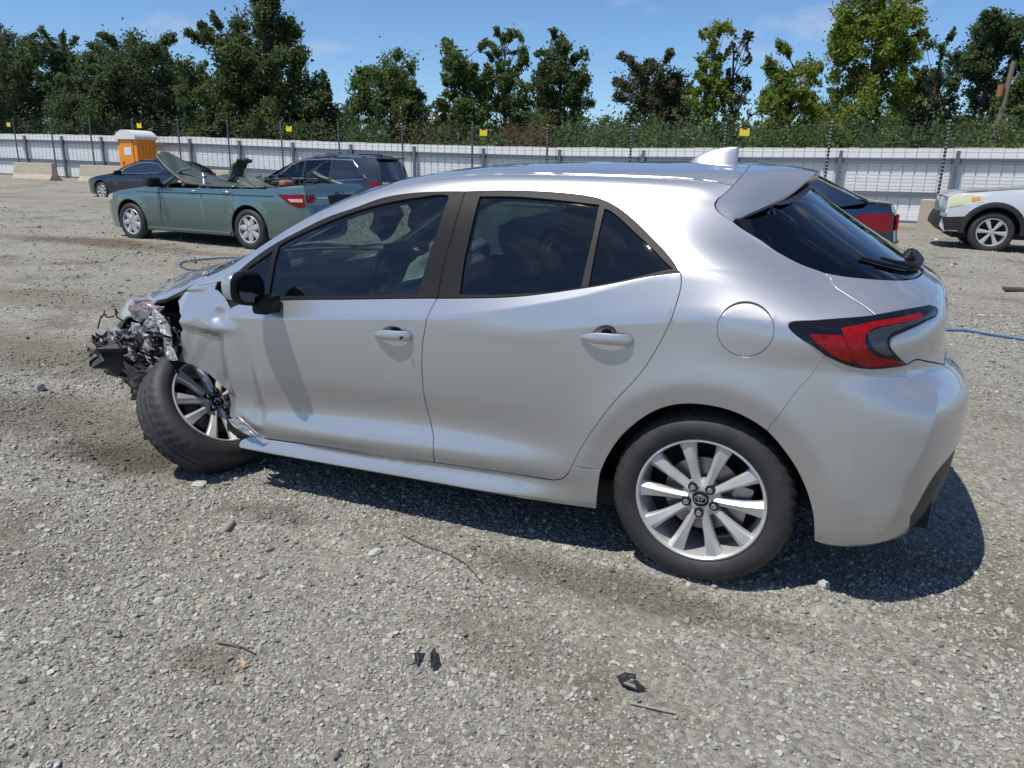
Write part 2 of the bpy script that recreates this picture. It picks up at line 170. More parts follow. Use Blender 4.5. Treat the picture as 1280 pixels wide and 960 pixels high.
# outlines of the body pieces on that surface, in tenths of a millimetre (u, v pairs)
_O = {
 'front_door': ["18699 8458 18574 8461 18449 8464 18323 8467 18198 8470 18073 8474 17947 8477 17822 8480 17697 8484 17571 8487 17446 8490 17321 8493 17196 8496 17070 8499 16945 8502 16821 8504 16696 8506 16571 8508 16446 8510 16322 8511 16200 8512 16079 8512 15960 8513 15842 8512 15724 8512 15607 8512 15490 8511 15372 8510 15255 8509 15137 8508 15018 8506 14897 8505 14776 8504 14653 8503 14528 8502 14400 8500 14271 8499 14138 8499 14003 8498 13895 8498 13785 8497 13674 8497 13561 8496 13447 8496 13331 8496 13213 8495 13095 8495 12975 8495 12854 8494 12732 8494 12610 8494 12486 8493 12362 8493 12237 8493 12112 8492 11986 8492 11860 8492 11734 8492 11607 8491 11481 8491 11354 8491 11228 8490 11102 8490 10976 8490 10850 8490 10725 8489 10601 8489 10477 8489 10354 8488 10232 8488 10228 8469 10284 8355 10340 8241 10391 8129 10448 7990 10495 7831 10514 7726 10529 7604 10542 7469 10554 7328 10565 7184 10577 7043 10591 6910 10609 6774 10629 6643 10650 6514 10670 6383 10688 6247 10704 6103 10714 5990 10723 5871 10731 5748 10739 5621 10745 5493 10751 5365 10756 5238 10760 5115 10763 4996 10765 4883 10767 4741 10767 4607 10765 4478 10762 4350 10758 4221 10752 4086 10746 3954 10738 3818 10730 3680 10720 3542 10708 3404 10693 3270 10676 3139 10654 3002 10629 2864 10602 2729 10572 2598 10540 2476 10507 2365 10450 2232 10388 2115 10341 1984 10320 1855 10308 1708 10304 1556 10306 1416 10313 1300 10335 1184 10363 1083 10487 1080 10612 1077 10739 1074 10866 1071 10993 1068 11121 1065 11249 1061 11376 1058 11504 1055 11630 1052 11756 1049 11881 1046 12005 1043 12127 1041 12248 1039 12367 1037 12484 1035 12598 1034 12710 1033 12849 1033 12982 1033 13111 1034 13236 1035 13359 1037 13480 1039 13602 1041 13726 1043 13851 1045 13981 1047 14115 1048 14255 1048 14365 1048 14479 1048 14595 1048 14714 1047 14835 1047 14958 1046 15083 1046 15209 1045 15336 1044 15464 1043 15592 1042 15720 1041 15848 1040 15975 1038 16101 1037 16226 1035 16350 1034 16471 1032 16590 1030 16707 1028 16834 1026 16960 1023 17084 1020 17206 1017 17328 1014 17449 1011 17569 1007 17688 1004 17807 1000 17925 997 18044 993 18162 990 18281 986 18400 983 18520 979 18640 976 18780 977 18926 970 19069 967 19199 981 19306 1025 19394 1124 19452 1259 19502 1410 19564 1553 19633 1666 19707 1777 19785 1889 19861 2006 19934 2131 19992 2242 20049 2360 20106 2482 20161 2607 20213 2732 20263 2855 20309 2975 20354 3097 20397 3215 20437 3333 20473 3451 20506 3573 20534 3701 20555 3813 20573 3926 20589 4041 20602 4159 20612 4280 20619 4405 20622 4536 20622 4672 20618 4785 20608 4905 20594 5033 20577 5165 20557 5302 20535 5440 20513 5579 20490 5718 20469 5854 20449 5987 20433 6115 20419 6236 20410 6349 20407 6452 20414 6613 20433 6756 20456 6890 20476 7020 20484 7154 20486 7295 20487 7440 20480 7583 20458 7715 20415 7829 20340 7932 20241 8018 20128 8091 20009 8158 19894 8212 19770 8257 19639 8295 19505 8329 19373 8360 19240 8386 19106 8407 18970 8424 18834 8440"],
 'rear_door': ["10230 8483 10103 8483 9975 8484 9846 8484 9718 8485 9590 8485 9461 8486 9333 8486 9205 8487 9077 8487 8950 8487 8824 8487 8698 8487 8574 8487 8450 8486 8326 8485 8202 8484 8078 8483 7954 8481 7831 8479 7709 8478 7588 8476 7467 8474 7348 8472 7230 8470 7114 8468 6999 8467 6886 8465 6747 8463 6611 8462 6478 8461 6346 8459 6216 8458 6087 8456 5958 8455 5828 8453 5696 8450 5576 8448 5458 8445 5339 8443 5221 8441 5102 8438 4983 8435 4863 8431 4741 8426 4617 8421 4491 8414 4370 8407 4245 8400 4117 8393 3987 8385 3856 8377 3724 8368 3593 8358 3464 8347 3337 8335 3212 8321 3092 8306 2977 8289 2840 8264 2707 8234 2577 8200 2450 8165 2327 8132 2207 8101 2090 8075 1976 8056 1837 8042 1705 8037 1577 8036 1451 8037 1322 8035 1276 7917 1241 7805 1232 7733 1238 7667 1261 7613 1291 7562 1316 7516 1345 7460 1388 7363 1441 7238 1501 7098 1564 6957 1617 6845 1674 6728 1733 6609 1795 6486 1860 6361 1928 6233 1983 6130 2039 6025 2097 5917 2156 5807 2218 5697 2281 5586 2348 5475 2417 5366 2489 5258 2557 5163 2631 5069 2708 4975 2788 4882 2869 4789 2952 4695 3033 4603 3113 4510 3191 4417 3264 4325 3333 4232 3412 4119 3487 4007 3558 3895 3627 3784 3693 3671 3759 3558 3823 3443 3888 3326 3948 3214 4009 3097 4069 2977 4129 2856 4187 2735 4242 2617 4295 2504 4345 2396 4390 2297 4452 2156 4506 2025 4555 1904 4604 1789 4652 1671 4697 1561 4753 1460 4855 1330 4979 1225 5142 1158 5319 1108 5448 1107 5576 1106 5703 1105 5831 1104 5959 1104 6091 1103 6225 1102 6365 1102 6479 1102 6593 1102 6710 1103 6827 1103 6947 1104 7068 1105 7192 1106 7319 1106 7448 1107 7580 1107 7715 1107 7853 1107 7964 1107 8078 1106 8194 1105 8313 1104 8435 1103 8558 1102 8683 1101 8810 1100 8938 1099 9067 1097 9197 1096 9328 1094 9459 1093 9589 1091 9720 1090 9851 1088 9980 1087 10109 1086 10237 1084 10363 1083 10335 1184 10313 1300 10306 1416 10304 1556 10308 1708 10320 1855 10341 1984 10388 2115 10450 2232 10507 2365 10540 2476 10572 2598 10602 2729 10629 2864 10654 3002 10676 3139 10693 3270 10708 3404 10720 3542 10730 3680 10738 3818 10746 3954 10752 4086 10758 4221 10762 4350 10765 4478 10767 4607 10767 4741 10765 4883 10763 4996 10760 5115 10756 5238 10751 5365 10745 5493 10739 5621 10731 5748 10723 5871 10714 5990 10704 6103 10688 6247 10670 6383 10650 6514 10629 6643 10609 6774 10591 6910 10577 7043 10565 7184 10554 7328 10542 7469 10529 7604 10514 7726 10495 7831 10448 7990 10391 8129 10340 8241 10284 8355 10228 8469"],
 'body_shell': ["4604 1789 4555 1904 4506 2025 4452 2156 4390 2297 4345 2396 4295 2504 4242 2617 4187 2735 4129 2856 4069 2977 4009 3097 3948 3214 3888 3326 3823 3443 3759 3558 3693 3671 3627 3784 3558 3895 3487 4007 3412 4119 3333 4232 3264 4325 3191 4417 3113 4510 3033 4603 2952 4695 2869 4789 2788 4882 2708 4975 2631 5069 2557 5163 2489 5258 2417 5366 2348 5475 2281 5586 2218 5697 2156 5807 2097 5917 2039 6025 1983 6130 1928 6233 1860 6361 1795 6486 1733 6609 1674 6728 1617 6845 1564 6957 1501 7098 1441 7238 1388 7363 1345 7460 1316 7516 1291 7562 1261 7613 1238 7667 1232 7733 1241 7805 1276 7917 1322 8035 1355 8164 1387 8295 1418 8426 1449 8557 1482 8687 1517 8815 1556 8941 1599 9065 1644 9182 1692 9298 1742 9412 1794 9525 1850 9636 1908 9745 1969 9853 2034 9959 2103 10065 2175 10169 2251 10272 2329 10373 2410 10471 2493 10568 2579 10662 2666 10754 2756 10843 2850 10930 2947 11015 3046 11098 3145 11178 3244 11255 3342 11329 3437 11399 3543 11474 3648 11546 3752 11613 3855 11676 3956 11735 4056 11790 4180 11854 4301 11911 4420 11961 4538 12005 4677 12049 4815 12084 4959 12113 5088 12133 5221 12148 5361 12160 5512 12172 5618 12179 5729 12186 5844 12192 5963 12198 6086 12203 6213 12208 6344 12212 6478 12215 6587 12217 6700 12220 6816 12221 6934 12223 7055 12224 7178 12225 7303 12225 7430 12226 7557 12225 7686 12225 7814 12224 7943 12223 8072 12221 8188 12219 8305 12217 8423 12214 8542 12211 8663 12207 8784 12203 8905 12199 9027 12194 9150 12190 9273 12185 9395 12181 9518 12176 9641 12172 9763 12167 9885 12163 10006 12159 10131 12165 10257 12171 10383 12177 10510 12183 10636 12189 10762 12195 10887 12201 11010 12207 11133 12214 11254 12221 11391 12230 11525 12240 11657 12251 11788 12262 11919 12272 12052 12282 12188 12291 12327 12299 12444 12305 12563 12312 12685 12319 12808 12326 12933 12332 13058 12337 13183 12341 13307 12343 13430 12342 13552 12339 13672 12332 13795 12320 13918 12304 14039 12283 14159 12259 14279 12235 14399 12210 14518 12186 14637 12164 14756 12146 14876 12132 15006 12123 15134 12117 15263 12115 15391 12116 15519 12117 15648 12118 15779 12119 15911 12118 16045 12114 16168 12108 16293 12100 16421 12091 16551 12081 16681 12071 16811 12060 16940 12050 17068 12040 17194 12032 17317 12025 17436 12020 17573 12018 17707 12020 17839 12023 17969 12028 18096 12032 18221 12033 18345 12030 18467 12021 18592 12009 18716 11996 18837 11981 18957 11961 19074 11934 19187 11899 19297 11853 19408 11791 19515 11716 19619 11632 19719 11540 19817 11446 19913 11350 20006 11258 20092 11171 20175 11081 20254 10990 20333 10899 20410 10806 20488 10714 20567 10623 22200 11300 22226 11430 22259 11562 22293 11694 22324 11825 22347 11954 22357 12079 22350 12200 22326 12330 22291 12462 22243 12591 22180 12710 22099 12815 22000 12900 21918 12944 21823 12976 21717 12997 21602 13010 21478 13016 21348 13017 21212 13013 21072 13008 20930 13002 20786 12998 20642 12997 20500 13000 20389 13005 20276 13009 20160 13012 20041 13016 19920 13019 19797 13022 19672 13024 19546 13026 19418 13029 19290 13031 19160 13032 19031 13034 18900 13036 18770 13038 18640 13040 18510 13041 18381 13043 18253 13045 18126 13048 18000 13050 17874 13052 17746 13053 17617 13054 17487 13053 17355 13053 17224 13052 17092 13051 16960 13050 16829 13049 16698 13049 16568 13049 16440 13050 16313 13052 16189 13054 16066 13058 15947 13063 15830 13070 15716 13078 15606 13088 15500 13100 15362 13116 15225 13131 15091 13146 14960 13162 14832 13180 14710 13202 14593 13228 14483 13260 14380 13298 14285 13345 14200 13400 14103 13486 14021 13584 13952 13694 13892 13812 13840 13938 13794 14068 13750 14200 13717 14312 13691 14426 13670 14542 13654 14662 13642 14787 13632 14916 13623 15051 13616 15193 13608 15342 13600 15500 13595 15593 13591 15690 13587 15791 13584 15895 13582 16003 13580 16113 13579 16226 13578 16342 13578 16460 13577 16581 13578 16703 13578 16827 13579 16953 13580 17080 13582 17208 13583 17337 13585 17466 13586 17596 13588 17727 13590 17857 13592 17987 13593 18117 13595 18247 13596 18376 13598 18503 13599 18630 13599 18755 13600 18878 13600 19000 13100 19000 12600 19000 12100 19000 11600 19000 11100 19000 10600 19000 10100 19000 9600 19000 9100 19000 8600 19000 8100 19000 7600 19000 7100 19000 6600 19000 6100 19000 5600 19000 5100 19000 4600 19000 4100 19000 3600 19000 3100 19000 2600 19000 2100 19000 1600 19000 1100 19000 600 19000 100 19000 -400 19000 -900 19000 -1400 19000 -1900 19000 -2400 19000 -3000 19000 -3009 18878 -3019 18754 -3029 18627 -3040 18499 -3052 18368 -3065 18237 -3078 18103 -3091 17969 -3105 17834 -3119 17698 -3133 17562 -3147 17425 -3161 17289 -3175 17153 -3189 17018 -3202 16883 -3215 16749 -3228 16617 -3240 16486 -3251 16357 -3262 16230 -3272 16104 -3281 15982 -3290 15862 -3297 15745 -3303 15631 -3308 15520 -3311 15413 -3313 15310 -3314 15211 -3313 15116 -3311 15026 -3307 14940 -3301 14859 -3293 14784 -3267 14632 -3232 14498 -3190 14379 -3146 14271 -3103 14171 -3065 14076 -3036 13982 -3007 13848 -2988 13729 -2966 13602 -2951 13465 -2941 13317 -2915 13172 -2851 13045 -2775 12974 -2674 12910 -2554 12853 -2423 12801 -2288 12754 -2156 12709 -2034 12665 -1929 12622 -1754 12552 -1597 12490 -1499 12417 -1472 12334 -1490 12255 -1610 12184 -1794 12130 -1900 12099 -2020 12069 -2149 12039 -2284 12009 -2418 11979 -2548 11949 -2658 11879 -2778 11812 -2903 11745 -3031 11680 -3158 11614 -3279 11547 -3393 11478 -3495 11406 -3582 11331 -3650 11252 -3696 11167 -3719 11049 -3707 10924 -3671 10792 -3619 10657 -3563 10522 -3512 10388 -3475 10258 -3440 10116 -3399 9973 -3360 9831 -3331 9692 -3320 9560 -3337 9437 -3384 9331 -3456 9233 -3545 9141 -3643 9052 -3740 8963 -3829 8871 -3779 8740 -3719 8605 -3679 8477 -3689 8365 -3746 8293 -3839 8231 -3956 8177 -4086 8129 -4216 8083 -4335 8037 -4465 7985 -4599 7937 -4732 7892 -4860 7849 -4981 7805 -5130 7746 -5268 7690 -5406 7633 -5388 7617 -5262 7609 -5133 7600 -5003 7592 -4871 7583 -4740 7575 -4608 7567 -4477 7558 -4348 7550 -4221 7542 -4096 7533 -3976 7525 -3859 7517 -3747 7508 -3640 7500 -3495 7488 -3355 7476 -3222 7464 -3095 7452 -2975 7441 -2861 7430 -2755 7419 -2598 7405 -2459 7391 -2346 7375 -2279 7357 -2221 7338 -2215 7305 -2218 7273 -2264 7231 -2337 7190 -2469 7123 -2641 7048 -2732 7011 -2837 6971 -2951 6929 -3073 6885 -3198 6840 -3325 6794 -3449 6750 -3569 6706 -3486 6610 -3401 6515 -3316 6421 -3231 6326 -3146 6231 -3063 6135 -2982 6037 -2904 5937 -2830 5833 -2758 5722 -2689 5603 -2622 5481 -2557 5357 -2495 5233 -2435 5112 -2376 4996 -2318 4888 -2262 4789 -2178 4654 -2099 4535 -2022 4423 -1951 4229 -1852 4294 -1746 4355 -1636 4412 -1522 4466 -1406 4515 -1290 4561 -1175 4602 -1063 4639 -929 4677 -796 4708 -663 4733 -530 4753 -397 4768 -262 4779 -124 4787 16 4790 156 4789 296 4783 434 4772 569 4757 695 4739 819 4717 942 4690 1064 4659 1184 4622 1304 4578 1413 4532 1523 4482 1631 4427 1739 4367 1844 4302 1948 4232 2048 4158 2140 4084 2230 4005 2319 3921 2405 3833 2489 3743 2571 3649 2649 3553 2723 3456 2795 3354 2863 3248 2928 3139 2990 3027 3050 2914 3106 2801 3160 2689 3212 2578 3265 2461 3316 2345 3364 2229 3408 2112 3449 1996 3486 1879 3518 1762", "-1816 7183 -1822 7091 -1806 6997 -1769 6902 -1711 6810 -1635 6723 -1542 6645 -1435 6579 -1316 6526 -1187 6489 -1053 6469 -916 6468 -780 6484 -648 6518 -523 6569 -410 6635 -310 6714 -226 6803 -160 6899 -115 7001 -91 7104 -88 7206 -107 7303 -147 7393 -202 7442 -275 7484 -365 7520 -471 7551 -588 7576 -714 7595 -847 7606 -982 7609 -1117 7602 -1248 7585 -1372 7559 -1486 7523 -1588 7478 -1674 7423 -1742 7353 -1789 7271"],
 'fuel_door': ["-1816 7183 -1822 7091 -1806 6997 -1769 6902 -1711 6810 -1635 6723 -1542 6645 -1435 6579 -1316 6526 -1187 6489 -1053 6469 -916 6468 -780 6484 -648 6518 -523 6569 -410 6635 -310 6714 -226 6803 -160 6899 -115 7001 -91 7104 -88 7206 -107 7303 -147 7393 -202 7442 -275 7484 -365 7520 -471 7551 -588 7576 -714 7595 -847 7606 -982 7609 -1117 7602 -1248 7585 -1372 7559 -1486 7523 -1588 7478 -1674 7423 -1742 7353 -1789 7271"],
 'rocker_moulding': ["19600 40 19745 120 19889 200 20000 300 20071 427 20114 572 20100 700 20035 780 19926 852 19790 913 19643 963 19500 1000 19386 1016 19266 1020 19141 1015 19013 1004 18884 990 18756 978 18640 976 18520 979 18400 983 18281 986 18162 990 18044 993 17925 997 17807 1000 17688 1004 17569 1007 17449 1011 17328 1014 17206 1017 17084 1020 16960 1023 16834 1026 16707 1028 16592 1030 16476 1032 16360 1033 16244 1035 16128 1036 16011 1037 15893 1038 15774 1039 15655 1039 15534 1040 15413 1041 15290 1041 15167 1042 15041 1043 14914 1043 14786 1044 14656 1045 14524 1046 14391 1047 14255 1048 14146 1049 14035 1050 13921 1051 13806 1052 13688 1053 13569 1054 13447 1055 13325 1056 13201 1057 13076 1058 12950 1059 12824 1061 12696 1062 12568 1063 12440 1064 12312 1065 12183 1066 12055 1067 11927 1069 11800 1070 11673 1071 11547 1072 11421 1073 11297 1074 11174 1076 11053 1077 10933 1078 10815 1079 10699 1080 10585 1081 10473 1082 10363 1083 10224 1084 10087 1086 9951 1087 9815 1089 9682 1090 9549 1092 9418 1093 9288 1095 9160 1096 9033 1097 8908 1099 8784 1100 8661 1101 8541 1102 8422 1104 8304 1104 8189 1105 8075 1106 7963 1107 7853 1107 7715 1107 7580 1107 7448 1107 7319 1106 7192 1106 7068 1105 6947 1104 6827 1103 6710 1103 6593 1102 6479 1102 6365 1102 6221 1101 6077 1097 5933 1093 5794 1089 5660 1087 5535 1089 5420 1096 5319 1108 5130 1153 4979 1225 4860 1335 4753 1460 4604 1789 3518 1762 3547 1632 3569 1504 3587 1375 3601 1245 3613 1112 3625 976 3634 859 3642 740 3648 618 3653 495 3658 371 3662 247 3667 123 3672 0 3872 0 4172 0 4472 0 4772 0 5072 0 5372 0 5672 0 5972 0 6272 0 6572 0 6872 0 7172 0 7472 0 7772 0 8072 0 8372 0 8672 0 8972 0 9272 0 9572 0 9872 0 10172 0 10472 0 10772 0 11072 0 11372 0 11672 0 11972 0 12272 0 12572 0 12872 0 13172 0 13472 0 13772 0 14072 0 14372 0 14672 0 14972 0 15272 0 15572 0 15872 0 16172 0 16472 0 16772 0 17072 0 17372 0 17672 0 17972 0 18272 0 18572 0 18872 0 19172 0 19472 0"],
 'rear_bumper': ["-3569 6706 -3486 6610 -3401 6515 -3316 6421 -3231 6326 -3146 6231 -3063 6135 -2982 6037 -2904 5937 -2830 5833 -2758 5722 -2689 5603 -2622 5481 -2557 5357 -2495 5233 -2435 5112 -2376 4996 -2318 4888 -2262 4789 -2178 4654 -2099 4535 -2022 4423 -1951 4229 -2049 4156 -2141 4078 -2228 3996 -2312 3910 -2393 3821 -2473 3728 -2553 3633 -2629 3538 -2704 3438 -2777 3334 -2849 3227 -2920 3120 -2988 3013 -3054 2908 -3117 2807 -3188 2694 -3255 2584 -3320 2476 -3382 2368 -3441 2259 -3498 2146 -3552 2032 -3603 1918 -3652 1803 -3698 1684 -3742 1559 -3786 1425 -3819 1312 -3850 1193 -3880 1069 -3909 940 -3937 807 -3964 673 -3991 539 -4019 404 -4047 271 -4075 141 -4375 0 -4675 0 -4975 0 -5275 0 -5575 0 -5875 0 -6175 0 -6475 0 -6775 0 -7075 0 -7375 0 -7675 0 -8000 0 -7131 1330 -7181 1457 -7228 1584 -7275 1711 -7325 1837 -7380 1963 -7443 2088 -7499 2191 -7557 2297 -7618 2403 -7682 2508 -7752 2611 -7828 2708 -7910 2800 -8001 2883 -8090 2949 -8188 3008 -8293 3061 -8404 3110 -8518 3156 -8635 3199 -8753 3242 -8871 3285 -8986 3329 -9098 3377 -9900 3150 -10023 3142 -10147 3134 -10270 3126 -10394 3118 -10518 3109 -10641 3101 -10765 3093 -10888 3085 -11011 3077 -11134 3070 -11257 3063 -11379 3056 -11500 3050 -11627 3044 -11753 3039 -11878 3034 -12004 3030 -12128 3026 -12253 3022 -12377 3019 -12502 3015 -12626 3011 -12751 3008 -12875 3004 -13000 3000 -13000 3339 -13000 3678 -13000 4017 -13000 4356 -13000 4694 -13000 5033 -13000 5372 -13000 5711 -13000 6050 -11000 6050 -9500 6000 -8134 6379 -7993 6412 -7850 6449 -7707 6483 -7570 6510 -7440 6522 -7280 6510 -7131 6479 -6982 6448 -6849 6445 -6716 6441 -6583 6438 -6450 6434 -6315 6431 -6178 6429 -6050 6427 -5919 6423 -5786 6420 -5654 6418 -5522 6417 -5393 6419 -5268 6423 -5143 6430 -5024 6439 -4906 6450 -4789 6463 -4669 6479 -4543 6498 -4428 6518 -4309 6541 -4188 6567 -4065 6594 -3940 6622 -3816 6651 -3692 6679"],
 'bumper_valance': ["-9098 3377 -8986 3329 -8871 3285 -8753 3242 -8635 3199 -8518 3156 -8404 3110 -8293 3061 -8188 3008 -8090 2949 -8001 2883 -7910 2800 -7828 2708 -7752 2611 -7682 2508 -7618 2403 -7557 2297 -7499 2191 -7443 2088 -7380 1963 -7325 1837 -7275 1711 -7228 1584 -7181 1457 -7131 1330 -8000 0 -8200 0 -8600 0 -9000 0 -9400 0 -9800 0 -10200 0 -10600 0 -11000 0 -11400 0 -11800 0 -12200 0 -12600 0 -13000 0 -13000 333 -13000 667 -13000 1000 -13000 1333 -13000 1667 -13000 2000 -13000 2333 -13000 2667 -13000 3000 -12875 3004 -12751 3008 -12626 3011 -12502 3015 -12377 3019 -12253 3022 -12128 3026 -12004 3030 -11878 3034 -11753 3039 -11627 3044 -11500 3050 -11379 3056 -11257 3063 -11134 3070 -11011 3077 -10888 3085 -10765 3093 -10641 3101 -10518 3109 -10394 3118 -10270 3126 -10147 3134 -10023 3142 -9900 3150"],
 'hatch_lid': ["-3829 8871 -3779 8740 -3719 8605 -3679 8477 -3689 8365 -3746 8293 -3839 8231 -3956 8177 -4086 8129 -4216 8083 -4335 8037 -4465 7985 -4599 7937 -4732 7892 -4860 7849 -4981 7805 -5130 7746 -5268 7690 -5406 7633 -5388 7617 -5508 7624 -5629 7632 -5749 7641 -5870 7649 -5991 7657 -6111 7666 -6232 7674 -6352 7681 -6472 7688 -6591 7694 -6711 7699 -6829 7703 -6953 7706 -7077 7708 -7200 7708 -7323 7708 -7446 7707 -7568 7706 -7690 7705 -7812 7703 -7934 7702 -8056 7701 -8179 7700 -8333 7670 -8488 7639 -8578 7595 -8588 7546 -8563 7498 -8495 7470 -8382 7454 -8238 7447 -8081 7444 -7927 7440 -7792 7432 -7640 7415 -7494 7398 -7350 7380 -7203 7361 -7075 7345 -6944 7328 -6813 7310 -6686 7291 -6566 7271 -6404 7244 -6252 7215 -6136 7175 -6073 7131 -6040 7080 -6050 7018 -6092 6952 -6179 6878 -6302 6804 -6435 6729 -6535 6673 -6644 6617 -6757 6561 -6870 6504 -6982 6448 -7131 6479 -7280 6510 -7440 6522 -7570 6510 -7707 6483 -7850 6449 -7993 6412 -8134 6379 -9500 6000 -11000 6050 -13000 6050 -13000 6400 -13000 6750 -13000 7100 -13000 7450 -13000 7800 -13000 8150 -13000 8500 -13000 8620 -12875 8624 -12752 8629 -12632 8634 -12512 8639 -12392 8644 -12270 8649 -12146 8653 -12018 8657 -11885 8659 -11746 8660 -11600 8660 -11499 8659 -11395 8657 -11288 8655 -11178 8652 -11066 8648 -10950 8644 -10833 8639 -10713 8635 -10592 8629 -10469 8624 -10345 8618 -10220 8611 -10093 8605 -9967 8599 -9839 8592 -9712 8585 -9584 8579 -9457 8572 -9330 8566 -9204 8559 -9078 8553 -8954 8547 -8831 8541 -8710 8536 -8582 8537 -8454 8538 -8326 8538 -8198 8538 -8070 8539 -7942 8540 -7814 8542 -7687 8544 -7560 8548 -7434 8553 -7309 8559 -7183 8565 -7057 8572 -6932 8580 -6808 8588 -6684 8596 -6561 8604 -6440 8611 -6313 8619 -6186 8626 -6060 8634 -5936 8642 -5812 8650 -5689 8658 -5568 8666 -5447 8674 -5319 8682 -5191 8690 -5065 8698 -4940 8706 -4816 8715 -4694 8726 -4574 8740 -4446 8758 -4321 8779 -4197 8801 -4075 8825 -3952 8848"],
 'hatch_glass': ["-2548 11949 -2658 11879 -2778 11812 -2903 11745 -3031 11680 -3158 11614 -3279 11547 -3393 11478 -3495 11406 -3582 11331 -3650 11252 -3696 11167 -3719 11049 -3707 10924 -3671 10792 -3619 10657 -3563 10522 -3512 10388 -3475 10258 -3440 10116 -3399 9973 -3360 9831 -3331 9692 -3320 9560 -3337 9437 -3384 9331 -3456 9233 -3545 9141 -3643 9052 -3740 8963 -3829 8871 -3952 8848 -4075 8825 -4197 8801 -4321 8779 -4446 8758 -4574 8740 -4694 8726 -4816 8715 -4940 8706 -5065 8698 -5191 8690 -5319 8682 -5447 8674 -5568 8666 -5689 8658 -5812 8650 -5936 8642 -6060 8634 -6186 8626 -6313 8619 -6440 8611 -6561 8604 -6684 8596 -6808 8588 -6932 8580 -7057 8572 -7183 8565 -7309 8559 -7434 8553 -7560 8548 -7687 8544 -7814 8542 -7942 8540 -8070 8539 -8198 8538 -8326 8538 -8454 8538 -8582 8537 -8710 8536 -8831 8541 -8954 8547 -9078 8553 -9204 8559 -9330 8566 -9457 8572 -9584 8579 -9712 8585 -9839 8592 -9967 8599 -10093 8605 -10220 8611 -10345 8618 -10469 8624 -10592 8629 -10713 8635 -10833 8639 -10950 8644 -11066 8648 -11178 8652 -11288 8655 -11395 8657 -11499 8659 -11600 8660 -11746 8660 -11885 8659 -12018 8657 -12146 8653 -12270 8649 -12392 8644 -12512 8639 -12632 8634 -12752 8629 -12875 8624 -13000 8620 -13000 8973 -13000 9326 -13000 9679 -13000 10032 -13000 10385 -13000 10738 -13000 11091 -13000 11444 -13000 11797 -13000 12150 -12600 12150 -12200 12150 -11800 12150 -11400 12150 -11000 12150 -10600 12150 -10200 12150 -9800 12150 -9400 12150 -9000 12150 -8600 12150 -8200 12150 -7800 12150 -7400 12150 -7000 12150 -6600 12150 -6200 12150 -5800 12150 -5400 12150 -5000 12150 -4600 12150 -4200 12150 -3800 12150 -3000 12120"],
 'tail_light': ["-5388 7617 -5508 7624 -5629 7632 -5749 7641 -5870 7649 -5991 7657 -6111 7666 -6232 7674 -6352 7681 -6472 7688 -6591 7694 -6711 7699 -6829 7703 -6953 7706 -7077 7708 -7200 7708 -7323 7708 -7446 7707 -7568 7706 -7690 7705 -7812 7703 -7934 7702 -8056 7701 -8179 7700 -8333 7670 -8488 7639 -8578 7595 -8588 7546 -8563 7498 -8495 7470 -8382 7454 -8238 7447 -8081 7444 -7927 7440 -7792 7432 -7640 7415 -7494 7398 -7350 7380 -7203 7361 -7075 7345 -6944 7328 -6813 7310 -6686 7291 -6566 7271 -6404 7244 -6252 7215 -6136 7175 -6073 7131 -6040 7080 -6050 7018 -6092 6952 -6179 6878 -6302 6804 -6435 6729 -6535 6673 -6644 6617 -6757 6561 -6870 6504 -6982 6448 -6849 6445 -6716 6441 -6583 6438 -6450 6434 -6315 6431 -6178 6429 -6050 6427 -5919 6423 -5786 6420 -5654 6418 -5522 6417 -5393 6419 -5268 6423 -5143 6430 -5024 6439 -4906 6450 -4789 6463 -4669 6479 -4543 6498 -4428 6518 -4309 6541 -4188 6567 -4065 6594 -3940 6622 -3816 6651 -3692 6679 -3569 6706 -3449 6750 -3325 6794 -3198 6840 -3073 6885 -2951 6929 -2837 6971 -2732 7011 -2641 7048 -2469 7123 -2337 7190 -2264 7231 -2218 7273 -2215 7305 -2221 7338 -2279 7357 -2346 7375 -2459 7391 -2598 7405 -2755 7419 -2861 7430 -2975 7441 -3095 7452 -3222 7464 -3355 7476 -3495 7488 -3640 7500 -3747 7508 -3859 7517 -3976 7525 -4096 7533 -4221 7542 -4348 7550 -4477 7558 -4608 7567 -4740 7575 -4871 7583 -5003 7592 -5133 7600 -5262 7609"],
 'red_outer': ["-2857 7135 -2994 7138 -3138 7141 -3282 7144 -3424 7146 -3558 7149 -3682 7151 -3790 7153 -3969 7167 -4117 7156 -4241 7077 -4359 6966 -4498 6855 -4643 6734 -4702 6649 -4636 6619 -4517 6614 -4406 6625 -4269 6651 -4119 6687 -3965 6728 -3821 6767 -3689 6805 -3558 6846 -3428 6889 -3298 6932 -3168 6975"],
